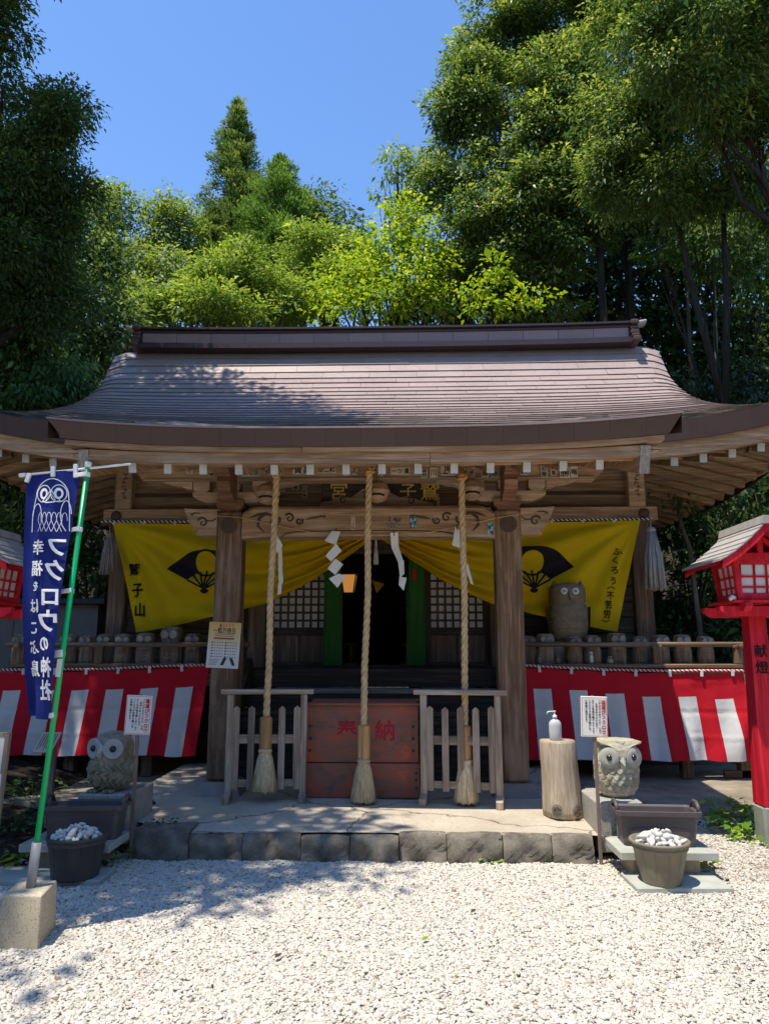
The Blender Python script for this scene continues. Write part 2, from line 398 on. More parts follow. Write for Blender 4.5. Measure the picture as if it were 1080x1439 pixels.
# ---------------------------------------------------------------- lettering
_GL = {}
def glyph(ch, bold=.0):
    k = (ch, bold)
    if k not in _GL:
        c = bpy.data.curves.new('glyph', 'FONT'); c.body = ch; c.size = 1; c.offset = bold; c.resolution_u = 2
        o = bpy.data.objects.new('glyph', c); m = o.to_mesh()
        V = [(v.co.x, v.co.y) for v in m.vertices]; Fc = [tuple(p.vertices) for p in m.polygons]
        o.to_mesh_clear(); bpy.data.objects.remove(o); bpy.data.curves.remove(c)
        _GL[k] = (V, Fc)
    return _GL[k]
def write(mb, text, u, v, size, fn, vertical=False, bold=.02, mi=0, mirror=False, pitch=1.0, sx=1.0, flip=False):
    """puts characters in the (u, v) plane, first character's centre at (u, v); fn(u, v) -> point; flip turns the winding"""
    for k, ch in enumerate(text):
        if ch == ' ': continue
        kan = ord(ch) >= 0x4e00 and ord(ch) < 0xff00
        if vertical and ch in '（）': 
            V, Fc = glyph('(' if ch == '（' else ')', bold); V = [(y + .3 if True else x, -x + .55) for x, y in V]
            V = [(x + .1, y) for x, y in V]
        else: V, Fc = glyph(ch, .004)
        cu = u + (0 if vertical else k*size*pitch*(-1 if mirror else 1)); cv = v - (k*size*pitch if vertical else 0)
        for kk, (ox, oy) in enumerate(((0, 0), (bold*.55, 0), (-bold*.55, 0), (0, bold*.5), (0, -bold*.4)) if bold > .008 else ((0, 0),)):
            mb.add([Vector(fn(cu + (x - .5 + ox)*size*sx*(-1 if mirror else 1), cv + (y - .38 + oy)*size)) + Vector((0, -.0003*kk, 0)) for x, y in V], [f[::-1] for f in Fc] if (mirror != flip) else Fc, mi)
    return mb

# ---------------------------------------------------------------- ground
def hz(x, y):
    h = 0.0
    h += .42*max(0, y - 18.5)                                   # wooded slope behind the hall
    h += .5*max(0, abs(x) - 8.5)*min(1, max(0, (y - 6)/6))     # rising at both sides
    h += .25*max(0, -x - 3.0)*min(1, max(0, (y - 6.8)/1.5))*(1 if x > -6 else 1)
    return min(h, 26)
gm = MB()
def ground_pt(u, v):
    def w(t): t = 2*t-1; return math.copysign(abs(t)**2.2, t)
    x = w(u)*160; y = w(v)*160 + 10
    n = .06*math.sin(x*1.7 + y*.6)*math.sin(y*1.3) if hz(x, y) > .01 else 0
    return (x, y, hz(x, y) - .012 + n*.5)
gm.grid(ground_pt, 150, 150)
q = N('forest_soil'); co = q.coords(rand=False); n1 = q.noise(co, 2.2, 8, .65); n2 = q.noise(co, 26, 5, .7)
q.bsdf(q.ramp(q.math('ADD', q.math('MULTIPLY', n1, .5), q.math('MULTIPLY', n2, .5)), [(.36, (.014, .012, .009)), (.5, (.035, .028, .020)), (.62, (.075, .060, .042))]), .95, .1, n2, 1, .03)
gm.build('ground', q.m, kind='structure')

# gravel bed: a sheet of small stones and, on it, the loose stones themselves
q = N('gravel_sheet'); co = q.coords(rand=False)
v = q.n('ShaderNodeTexVoronoi'); v.inputs['Scale'].default_value = 42; q.l(co, v.inputs['Vector'])
q.bsdf(q.ramp(v.outputs['Distance'], [(.2, (.62, .58, .50)), (.7, (.46, .42, .36))]), .9, .2, v.outputs['Distance'], 1, .02)
bm_ = MB(); bed = [(-14, -25), (14, -25), (14, 4), (7.5, 7.4), (4.9, 8.6), (4.45, 7.75), (2.15, 6.9), (1.9, 6.2), (-1.85, 6.2), (-2.2, 5.85), (-4.2, 5.7), (-14, 5.2)]
bm_.add([(x, y, 0) for x, y in bed], [tuple(range(len(bed)))])
bm_.build('gravel_bed', q.m, kind='structure')
def in_bed(P):
    x, y = P[:, 0], P[:, 1]; ins = np.zeros(len(P), bool); n = len(bed)
    for i in range(n):
        (x0, y0), (x1, y1) = bed[i], bed[(i+1) % n]
        c = ((y0 > y) != (y1 > y)) & (x < (x1-x0)*(y-y0)/((y1-y0) if y1 != y0 else 1e-9) + x0)
        ins ^= c
    return ins
def gravel():
    xs = RNG.uniform(-3.4, 6.0, 520000); ys = RNG.uniform(2.7, 8.6, 520000)
    P = np.stack([xs, ys], 1)
    keep = in_bed(P)
    edge = RNG.random(len(P))
    spill = (~keep) & (ys < 7.4) & (ys > 5.4) & ((xs < -1.8) & (xs > -2.6)) & (edge < .10)
    spill |= (~keep) & (xs > 2.1) & (ys < 8.2) & (ys > 6.3) & (edge < .35)
    P = P[keep | spill]
    n = len(P)
    big = RNG.random(n) < .06
    sc = RNG.lognormal(0, .22, n)*.0088; sc[big] *= 1.35
    right = P[:, 0] > 1.9; sc[right] *= .85
    z = np.abs(RNG.normal(.005, .0028, n)) + .003
    me = bpy.data.meshes.new('gravel'); me.vertices.add(n)
    me.vertices.foreach_set('co', np.stack([P[:, 0], P[:, 1], z], 1).astype(np.float32).ravel())
    a = me.attributes.new('stone_scale', 'FLOAT', 'POINT'); a.data.foreach_set('value', sc.astype(np.float32))
    a = me.attributes.new('stone_rot', 'FLOAT_VECTOR', 'POINT')
    a.data.foreach_set('vector', np.stack([RNG.normal(0, .22, n), RNG.normal(0, .22, n), RNG.uniform(0, 6.28, n)], 1).astype(np.float32).ravel())
    a = me.attributes.new('stone_tone', 'FLOAT', 'POINT')
    tone = np.clip(RNG.normal(.62, .17, n), 0, 1); brown = RNG.random(n) < np.where(right & (P[:, 1] > 5.6), .30, .045); tone[brown] = RNG.uniform(0, .25, brown.sum())
    a.data.foreach_set('value', tone.astype(np.float32))
    q = N('gravel_stone'); at_ = q.n('ShaderNodeAttribute', attribute_name='stone_tone', attribute_type='INSTANCER')
    col = q.ramp(at_.outputs['Fac'], [(0, (.24, .17, .11)), (.12, (.38, .30, .21)), (.25, (.40, .37, .33)), (.5, (.53, .485, .41)), (.75, (.58, .54, .47)), (1, (.64, .61, .55))])
    q.bsdf(col, .85, .2, q.noise(q.coords(rand=False), 60, 2), .15, .003)
    me.materials.append(q.m)
    o = link_mesh('gravel', me, kind='stuff')
    tag(o, 'loose white crushed gravel covering the open yard', 'gravel')
    ng = bpy.data.node_groups.new('scatter_gravel', 'GeometryNodeTree')
    ng.interface.new_socket('Geometry', in_out='INPUT', socket_type='NodeSocketGeometry')
    ng.interface.new_socket('Geometry', in_out='OUTPUT', socket_type='NodeSocketGeometry')
    nn = ng.nodes; L = ng.links.new
    gi = nn.new('NodeGroupInput'); go = nn.new('NodeGroupOutput')
    ti = nn.new('GeometryNodeGeometryToInstance')
    for k in range(6):
        ico = nn.new('GeometryNodeMeshIcoSphere'); ico.inputs['Radius'].default_value = 1; ico.inputs['Subdivisions'].default_value = 2
        tr = nn.new('GeometryNodeTransform'); tr.inputs['Scale'].default_value = ((1.25, .9, .5), (1.1, .95, .55), (1.35, .85, .45), (1.05, 1.05, .6), (1.15, .8, .6), (1.3, 1, .45))[k]
        nz = nn.new('ShaderNodeTexNoise'); nz.noise_dimensions = '4D'; nz.inputs['Scale'].default_value = 1.1; nz.inputs['W'].default_value = k*7.3; nz.inputs['Detail'].default_value = 1.5
        sb = nn.new('ShaderNodeVectorMath'); sb.operation = 'SUBTRACT'; sb.inputs[1].default_value = (.5, .5, .5)
        ml = nn.new('ShaderNodeVectorMath'); ml.operation = 'SCALE'; ml.inputs['Scale'].default_value = 1.5
        sp = nn.new('GeometryNodeSetPosition')
        ss = nn.new('GeometryNodeSetShadeSmooth')
        sm = nn.new('GeometryNodeSetMaterial'); sm.inputs['Material'].default_value = q.m
        L(nz.outputs['Color'], sb.inputs[0]); L(sb.outputs[0], ml.inputs[0]); L(ml.outputs[0], sp.inputs['Offset'])
        L(ico.outputs['Mesh'], sp.inputs['Geometry']); L(sp.outputs[0], tr.inputs['Geometry']); L(tr.outputs[0], ss.inputs[0]); L(ss.outputs[0], sm.inputs['Geometry'])
        L(sm.outputs[0], ti.inputs[0])
    ip = nn.new('GeometryNodeInstanceOnPoints'); ip.inputs['Pick Instance'].default_value = True
    def attr(nm, typ):
        a = nn.new('GeometryNodeInputNamedAttribute'); a.data_type = typ; a.inputs['Name'].default_value = nm
        return [x for x in a.outputs if x.enabled and x.name == 'Attribute'][0]
    rv = nn.new('FunctionNodeRandomValue'); rv.data_type = 'INT'
    mn = [i for i in rv.inputs if i.enabled]
    for i in mn:
        if i.name == 'Min': i.default_value = 0
        if i.name == 'Max': i.default_value = 5
    L(gi.outputs[0], ip.inputs['Points']); L(ti.outputs[0], ip.inputs['Instance'])
    L([x for x in rv.outputs if x.enabled][0], ip.inputs['Instance Index'])
    L(attr('stone_scale', 'FLOAT'), ip.inputs['Scale'])
    e2r = nn.new('FunctionNodeEulerToRotation'); L(attr('stone_rot', 'FLOAT_VECTOR'), e2r.inputs[0]); L(e2r.outputs[0], ip.inputs['Rotation'])
    L(ip.outputs[0], go.inputs[0])
    md = o.modifiers.new('scatter', 'NODES'); md.node_group = ng
gravel()

# ---------------------------------------------------------------- stone podium in front of the porch
PZ = .225
def xf(px, y=6.06): return at(px, 1200, y).x
q = N('cracked_concrete'); co = q.coords(rand=False); n1 = q.noise(co, 1.6, 8, .65); n2 = q.noise(co, 40, 4, .7)
dv = q.n('ShaderNodeVectorMath', operation='ADD'); q.l(co, dv.inputs[0])
nv = q.n('ShaderNodeTexNoise'); nv.inputs['Scale'].default_value = 2.2; nv.inputs['Detail'].default_value = 5; q.l(co, nv.inputs['Vector'])
sc_ = q.n('ShaderNodeVectorMath', operation='SCALE'); sc_.inputs['Scale'].default_value = .55; q.l(nv.outputs['Color'], sc_.inputs[0]); q.l(sc_.outputs[0], dv.inputs[1])
vo = q.n('ShaderNodeTexVoronoi', feature='DISTANCE_TO_EDGE'); vo.inputs['Scale'].default_value = .42; q.l(dv.outputs[0], vo.inputs['Vector'])
crack = q.ramp(vo.outputs['Distance'], [(.001, (1, 1, 1)), (.006, (0, 0, 0))])
base = q.ramp(n1, [(.3, (.36, .31, .235)), (.5, (.47, .41, .32)), (.68, (.54, .485, .385))])
base = q.mix(q.ramp(n2, [(.35, (1, 1, 1)), (.5, (0, 0, 0))]), base, (.37, .32, .25))
base = q.mix(crack, base, (.12, .10, .08))
h = q.math('SUBTRACT', q.math('MULTIPLY', n2, .4), crack); q.bsdf(base, .92, .2, h, .5, .012); M['podium'] = q.m
pm = MB()
top = [(-1.66, 6.40), (1.88, 6.34), (1.90, 7.3), (2.05, 8.9), (-2.3, 8.9), (-2.3, 7.5), (-1.72, 7.1)]
# slab with gentle unevenness: grid between left and right edges
def slab(u, v):
    y = 6.08 + v*3.28
    xl = -1.70 - .20*min(1, max(0, (y-6.35)/.08)) - .4*min(1, max(0, (y-7.1)/.5)); xr = 1.88 + .12*max(0, y-6.4)
    x = xl + (xr-xl)*u
    return (x, y, PZ - .022*max(0, 1-(y-6.08)/.7) + .006*math.sin(2.1*x+1.3*y) + .012*(v*.8))
pm.grid(slab, 40, 30)
nv_ = len(pm.v)
pm.box((.06, 7.9, .10), (3.6, 2.9, .2)); 
podium = pm.build('podium', M['podium'], kind='structure')
kx = [187, 266, 342, 423, 491, 560, 627, 706, 775, 833]
rr = random.Random(3)
for i in range(9):
    a, b = xf(kx[i]) + .003, xf(kx[i+1]) - .003
    d = .07 if i else .24; zt = PZ - .026 + rr.uniform(-.015, .010) + (.035 if i == 0 else 0)
    mb = MB(); nx = max(5, int((b-a)/.035)); rows = []
    ph = rr.uniform(0, 9)
    def kst(u, v, a=a, b=b, zt=zt, ph=ph, d=d):
        # v: 0 bottom of face .. .55 top edge of face .. 1 back of the top
        x = a + (b-a)*u; e = min(u, 1-u)*(b-a); rnd = .012*math.exp(-e/.016)
        n = .022*math.sin(9*x+ph) + .020*math.sin(21*x+1.7*ph)*math.sin(11*v+ph) + .014*abs(math.sin(37*x+19*v+ph)) + .008*math.sin(71*x-43*v)
        if v <= .55:
            t = v/.55; return (x, 6.0 + .02*t + n*(1-.2*t) + rnd + .030*max(0, (t-.75)/.25)**2, -.06 + (zt+.055)*t - rnd*.3*t)
        t = (v-.55)/.45
        return (x, 6.05 + d*t + n*.5*(1-t), zt + .006*math.sin(14*x+9*t+ph) - (rnd*.6 if t < .9 else 0) + (.004 if t > 0 else -.006))
    mb.grid(kst, nx, 16, smooth=True)
    L_ = mb.v[:]  # side walls
    for uu in (0, 1):
        pts = [kst(uu, k/16) for k in range(17)] + [(a if uu == 0 else b, 6.05+d, -.06)]
        mb.add(pts, [tuple(range(18)) if uu else tuple(range(17, -1, -1))])
    mb.build('kerb_stone', M['kerb'], podium)
# low stone ledge the hall stands on
fm = MB()
def ledge(u, v):
    x = -5.2 + 10.0*u
    if v < .25: t = v/.25; return (x, 7.66 + .04*math.sin(5*x) - .02*t, -.05 + .15*t)
    t = (v-.25)/.75; return (x, 7.66 + .03*math.sin(5*x)*(1-t) + 8.6*t, .10 + .012*math.sin(3*x+7*t))
fm.grid(ledge, 60, 12)
fm.build('stone_ledge', M['concrete'], kind='structure')
# ================================================================ the shrine hall
HR = empty('shrine_hall', 'weathered wooden shrine hall with brown metal roof and a porch on two pillars', 'shrine', (0, 12.8, 0))
def P(name, mb, mats, parent=None, kind=None, label=None): return mb.build(name, mats, parent or HR, True, kind, label)
def interp(pts, x):
    for (x0, y0), (x1, y1) in zip(pts, pts[1:]):
        if (x0 <= x <= x1) or (x1 <= x <= x0): return y0 + (y1-y0)*(x-x0)/(x1-x0 if x1 != x0 else 1e-9)
    return pts[0][1] if abs(x-pts[0][0]) < abs(x-pts[-1][0]) else pts[-1][1]
# ---- main roof
PROF = [(12.92, 7.05), (12.5, 6.38), (12.1, 6.0), (11.6, 5.63), (11.0, 5.27), (10.3, 4.91), (9.5, 4.54), (8.75, 4.22)]
_acc = [0]
for (a, b), (c, d) in zip(PROF, PROF[1:]): _acc.append(_acc[-1] + math.hypot(c-a, d-b))
def prof(s):
    t = s*_acc[-1]
    for i in range(len(PROF)-1):
        if t <= _acc[i+1] + 1e-9:
            k = (t-_acc[i])/(_acc[i+1]-_acc[i]); return (PROF[i][0]+(PROF[i+1][0]-PROF[i][0])*k, PROF[i][1]+(PROF[i+1][1]-PROF[i][1])*k)
    return PROF[-1]
def half_w(s): return 5.02 + .22*max(0, (s-.55)/.45)**2
def roof_pt(x, s, off=0.0):
    y, z = prof(s); w = half_w(s); e = w - abs(x)
    z += (.02 + .27*s**2)*min(1.3, abs(x)/4.8)**4
    if e < .35: z -= .10*(1-e/.35)**2*(1-s*.7)
    y2, z2 = prof(min(1, s+.01)); y1, z1 = prof(max(0, s-.01)); dy, dz = y2-y1, z2-z1; L = math.hypot(dy, dz)
    return (x, y + off*dz/L, z - off*dy/L)
mb = MB()
for sgn in (0, 1):
    def rp(u, v, o=-.012):
        w = half_w(v); p = roof_pt((2*u-1)*w, v, o)
        return p if not sgn else (p[0], 2*12.92-p[1], p[2])
    mb.grid(rp, 40, 24)
    mb.grid(lambda u, v: (lambda p: (p[0], p[1], p[2]-.09))(rp(u, v)), 40, 24)
main_roof = P('main_roof', mb, M['roof'])
NC, NS = 24, 12
for j in range(NC):
    s0, s1 = j/NC, (j+1)/NC
    w = half_w((s0+s1)/2); offx = (j % 2)*.5 + (j*.37 % .3)
    cuts = sorted(set([-w] + [x for x in [(-w + 2*w*(k+offx)/NS) for k in range(NS)] if -w+.2 < x < w-.2] + [w]))
    for a, b in zip(cuts, cuts[1:]):
        mb = MB(); g = .0025; n = 4; sw = w*0
        V = []
        a0, b0 = (a+g if a > -w else -half_w(s0), b-g if b < w else half_w(s0)); a1, b1 = (a+g if a > -w else -half_w(s1), b-g if b < w else half_w(s1))
        jj = rr.uniform(-.003, .003)
        for (s, o, A, B) in ((s0, .004, a0, b0), (s1, .027+jj, a1, b1), (s1, .0, a1, b1)):
            V += [roof_pt(A+(B-A)*k/n, s + (.0012 if o == 0 else .004*(o > .02)), o) for k in range(n+1)]
        Fc = [(r*(n+1)+k, (r+1)*(n+1)+k, (r+1)*(n+1)+k+1, r*(n+1)+k+1) for r in range(2) for k in range(n)]
        mb.add(V, Fc); P('roof_sheet', mb, M['roof'], main_roof)
# side slopes of the hipped lower roof, with their eaves
for sg in (-1, 1):
    mb = MB()
    def sp(u, v, dz=0):
        y = 8.8 + (2*12.92-17.6)*u; x = 4.35 + .84*v; c = abs(2*u-1)
        zm = interp([(a, b) for a, b in PROF][::-1], min(y, 2*12.92-y)) + .25*(x/4.8)**4*c**2 - .03
        return (sg*x, y, min(zm, 5.15 - .95*v - .12*math.sin(PI*v) + (.30*c**4)*v - .17*v) + dz)
    mb.grid(sp, 24, 5); mb.grid(lambda u, v: sp(u, v, -.10), 24, 5)
    P('side_roof', mb, M['roof'])
    mb = MB(); mb.grid(lambda u, v: (lambda p: (p[0]+sg*.012, p[1], p[2]-.24*v+.005))(sp(u, 1)), 24, 1, smooth=False); P('side_fascia', mb, M['fascia'])
# ridge
rid = MB(); sori = lambda x: .055*(abs(x)/4.7)**3
def strip(mb, y0, y1, z0, z1, x0, x1, mi=0, n=24, rnd=0):
    V = []; xs = [x0 + (x1-x0)*k/n for k in range(n+1)]
    for x in xs:
        e = sori(x); V += [(x, y0, z0+e), (x, y0, z1+e), (x, y1, z1+e), (x, y1, z0+e)]
    Fc = [(k*4+i, (k+1)*4+i, (k+1)*4+(i+1) % 4, k*4+(i+1) % 4) for k in range(n) for i in range(4)] + [(0, 1, 2, 3), (n*4+3, n*4+2, n*4+1, n*4)]
    mb.add(V, Fc, mi)
RZ = 6.985
strip(rid, 12.60, 13.24, RZ, RZ+.075, -4.52, 4.52); strip(rid, 12.66, 13.18, RZ+.095, RZ+.12, -4.52, 4.52); strip(rid, 12.68, 13.16, RZ+.32, RZ+.36, -4.52, 4.52); strip(rid, 12.62, 13.22, RZ+.375, RZ+.41, -4.55, 4.55)
strip(rid, 12.72, 13.12, RZ+.05, RZ+.39, -4.48, 4.48)
ridge = P('roof_ridge', rid, M['ridge_shadow'])
for k in range(14):
    a = -4.44 + 8.88*k/14 + .004; b = -4.44 + 8.88*(k+1)/14 - .004
    mb = MB(); strip(mb, 12.705, 12.73, RZ+.122, RZ+.318, a, b, 0, 3); P('ridge_panel', mb, M['ridge'], ridge)
mb = MB()
pts = [(x, 12.92, RZ+.425+sori(x)+(.0 if abs(x) < 4.45 else .16*(abs(x)-4.45))) for x in np.linspace(-4.80, 4.80, 41)]
mb.tube(pts, .05, 10, ell=2.9); P('ridge_cap', mb, M['ridge_cap'], ridge)
for sg in (-1, 1):
    mb = MB()
    for k, (w, h) in enumerate(((.86, .09), (.74, .07), (.66, .09), (.6, .08), (.7, .09))):
        z = RZ - .02 + [0, .095, .17, .265, .35][k] + sori(4.7)
        mb.box((sg*4.53, 12.92, z+h/2), (.15, w, h), .022)
    P('ridge_end', mb, M['fascia'], ridge)
# front fascia of the main eave, either side of the porch
def eave_z(x): return roof_pt(x, 1.0, 0)[2]
for sg in (-1, 1):
    for k in range(4):
        a, b = 2.6 + .66*k, 2.6 + .66*(k+1) - .0015
        mb = MB(); V = []
        for i in range(5):
            x = sg*(a + (b-a)*i/4); z = eave_z(x)
            V += [(x, 8.715, z+.02), (x, 8.745, z-.225), (x, 8.785, z-.225), (x, 8.77, z+.01)]
        mb.add(V, [(i*4+q_, (i+1)*4+q_, (i+1)*4+(q_+1) % 4, i*4+(q_+1) % 4) for i in range(4) for q_ in range(4)] + [(0, 1, 2, 3), (19, 18, 17, 16)])
        P('fascia_panel', mb, M['fascia'])
    mb = MB(); V = []
    for i in range(11):
        x = sg*(2.6 + 2.6*i/10); z = eave_z(x); V += [(x, 8.80, z-.215), (x, 8.82, z-.40), (x, 8.95, z-.40), (x, 8.95, z-.215)]
    mb.add(V, [(i*4+q_, (i+1)*4+q_, (i+1)*4+(q_+1) % 4, i*4+(q_+1) % 4) for i in range(10) for q_ in range(4)] + [(0, 1, 2, 3), (43, 42, 41, 40)])
    P('eave_board', mb, M['beam'])
    # front rafters with white ends
    for k in range(6):
        x = sg*(3.33 + .355*k); z = eave_z(x) - .45
        mb = MB(); mb.bar((x, 8.93, z), (x, 10.2 - (0 if abs(x) < 3.7 else (abs(x)-3.6)*.85), z + .29*(10.2-8.93 - (0 if abs(x) < 3.7 else (abs(x)-3.6)*.85))), .085, .10)
        r_ = P('rafter', mb, M['beam_y']); mb = MB(); mb.bar((x, 8.918, z-.002), (x, 8.934, z+.001), .088, .104); P('rafter_end', mb, M['white_end'], r_)
    # side rafters
    for k in range(19):
        y = 9.12 + .345*k; c = abs(2*(y-8.8)/8.24-1); up = .25*c**4
        x1 = 5.07; x0 = 3.5 if y > 10.2 else 3.6 + (10.2-y)*1.0
        if x0 > x1 - .15: continue
        z1 = 3.80 + up; z0 = z1 + .27*(x1-x0)
        mb = MB(); mb.bar((sg*x0, y, z0), (sg*x1, y, z1), .095, .11, .008)
        P('rafter', mb, M['side_y'])
        yb = y + .172; mb = MB()       # ceiling board laid over each pair of rafters
        mb.add([(sg*x0, y-.17, z0+.06), (sg*5.1, y-.17, z1+.055), (sg*5.1, y+.165, z1+.055), (sg*x0, y+.165, z0+.06), (sg*x0, y-.17, z0+.08), (sg*5.1, y-.17, z1+.075), (sg*5.1, y+.165, z1+.075), (sg*x0, y+.165, z0+.08)],
               [(0, 1, 2, 3), (4, 7, 6, 5), (0, 4, 5, 1), (1, 5, 6, 2), (2, 6, 7, 3), (3, 7, 4, 0)])
        P('soffit_board', mb, M['side_y'])
    mb = MB(); mb.bar((sg*3.55, 10.25, 4.34), (sg*5.12, 8.86, 4.10), .12, .17); P('hip_rafter', mb, M['beam_y'])
    mb = MB(); mb.box((sg*5.10, 12.9, 3.93), (.05, 7.4, .09)); P('eave_board', mb, M['beam_y'])
    # soffit over the front rafters
    mb = MB()
    for a, b in ((2.5, 3.15), (3.16, 3.8), (3.81, 4.45), (4.46, 5.12)):
        z = eave_z(sg*(a+b)/2) - .385
        mb2 = MB(); mb2.bar((sg*(a+b)/2, 8.95, z), (sg*(a+b)/2, 10.25, z+.36), b-a, .02); P('soffit_board', mb2, M['beam_y'])
# ---- porch roof
def porch_pt(x, y, dz=0):
    t = (y-6.2)/2.55; w = 2.76
    return (x, y, 3.475 + .318*(y-6.2) - .05*math.sin(PI*min(1, t)) + .11*(abs(x)/w)**3 + dz)
def pw(y): return 2.76
mb = MB(); mb.grid(lambda u, v: porch_pt((2*u-1)*pw(6.2+3.5*v), 6.2+3.5*v), 40, 10)
mb.grid(lambda u, v: porch_pt((2*u-1)*(pw(6.2+3.5*v)-.02), 6.23+3.4*v, -.10), 40, 10)
porch_roof = P('porch_roof', mb, M['roof'])
mb = MB()
for j in range(13):                                # lapped courses seen almost edge on
    y0, y1 = 6.2 + .2*(j+1), 6.19 + .2*j; n = 36
    V = []
    for (y, dz) in ((y0, .004), (y1, .03), (y1, .002)):
        V += [porch_pt((2*k/n-1)*pw(y), y, dz) for k in range(n+1)]
    mb.add(V, [(r*(n+1)+k, (r+1)*(n+1)+k, (r+1)*(n+1)+k+1, r*(n+1)+k+1) for r in range(2) for k in range(n)])
P('roof_courses', mb, M['roof'], porch_roof, kind='stuff')
for k in range(18):
    a = -2.76 + 5.52*k/18; b = -2.76 + 5.52*(k+1)/18 - .0015
    mb = MB(); V = []
    for i in range(4):
        x = a + (b-a)*i/3; z = porch_pt(x, 6.2)[2]; f = 1 - .045*(1 if abs(x) > 2.7 else 0)
        V += [(x, 6.165, z+.012), (x*f, 6.210, z-.136), (x*f, 6.245, z-.136), (x, 6.24, z+.005)]
    mb.add(V, [(i*4+q_, (i+1)*4+q_, (i+1)*4+(q_+1) % 4, i*4+(q_+1) % 4) for i in range(3) for q_ in range(4)] + [(0, 1, 2, 3), (15, 14, 13, 12)])
    P('fascia_panel', mb, M['fascia'], porch_roof)
mb = MB(); V = []
for i in range(31):
    x = -2.77 + 5.54*i/30; z = porch_pt(x, 6.2)[2]; V += [(x, 6.155, z+.014), (x, 6.155, z+.03), (x, 6.24, z+.036), (x, 6.24, z+.016)]
mb.add(V, [(i*4+q_, (i+1)*4+q_, (i+1)*4+(q_+1) % 4, i*4+(q_+1) % 4) for i in range(30) for q_ in range(4)] + [(0, 1, 2, 3), (123, 122, 121, 120)])
P('drip_edge', mb, M['ridge'], porch_roof)
for sg in (-1, 1):
    mb = MB(); mb.grid(lambda u, v: (lambda p: (p[0]+sg*.01*(1-v), p[1], p[2]+.02-.17*v))(porch_pt(sg*pw(6.2+2.6*u), 6.2+2.6*u)), 10, 1, smooth=False); P('verge_board', mb, M['fascia'], porch_roof)
def bend(mb, y0, y1, z0, z1, x0, x1, k, n=20):
    V = []
    for i in range(n+1):
        x = x0 + (x1-x0)*i/n; e = k*(abs(x)/2.7)**3; V += [(x, y0, z0+e), (x, y0, z1+e), (x, y1, z1+e), (x, y1, z0+e)]
    mb.add(V, [(i*4+q_, (i+1)*4+q_, (i+1)*4+(q_+1) % 4, i*4+(q_+1) % 4) for i in range(n) for q_ in range(4)] + [(3, 2, 1, 0), (n*4, n*4+1, n*4+2, n*4+3)])
mb = MB(); bend(mb, 6.235, 6.42, 3.30, 3.345, -2.62, -.52, .09); P('eave_board', mb, M['beam'])
mb = MB(); bend(mb, 6.235, 6.42, 3.30, 3.345, -.515, 2.62, .09); P('eave_board', mb, M['beam'])
mb = MB(); bend(mb, 6.275, 6.42, 3.205, 3.297, -2.42, .60, .07); P('eave_beam', mb, M['beam'])
mb = MB(); bend(mb, 6.275, 6.42, 3.205, 3.297, .604, 2.42, .07); P('eave_beam', mb, M['beam'])
RS = .305
for i in range(14):
    x = .317*(i-6.5) + .02; z = 3.165 + .05*(abs(x)/2.5)**3
    mb = MB(); mb.bar((x, 6.345, z), (x, 9.7, z+RS*3.355), .062, .085)
    r_ = P('rafter', mb, M['beam_y']); mb = MB(); mb.bar((x, 6.333, z-.003), (x, 6.347, z+.001), .065, .088); P('rafter_end', mb, M['white_end'], r_)
for i in range(15):
    x = .317*(i-7) + .02
    mb = MB(); mb.bar((x, 6.40, 3.245), (x, 9.75, 3.245+RS*3.35), .312, .016); P('soffit_board', mb, M['beam_y'])
for sg in (-1, 1):
    mb = MB(); mb.bar((sg*2.46, 6.30, 3.225), (sg*2.46, 9.6, 3.225+RS*3.3), .085, .25); b_ = P('barge_rafter', mb, M['beam_y'])
    mb = MB(); mb.bar((sg*2.46, 6.290, 3.222), (sg*2.46, 6.302, 3.226), .088, .24); P('rafter_end', mb, M['grey_end'], b_)
    mb = MB(); mb.bar((sg*2.58, 6.32, 3.30), (sg*2.62, 8.9, 3.30+RS*2.58), .14, .03); P('soffit_board', mb, M['beam_y'])
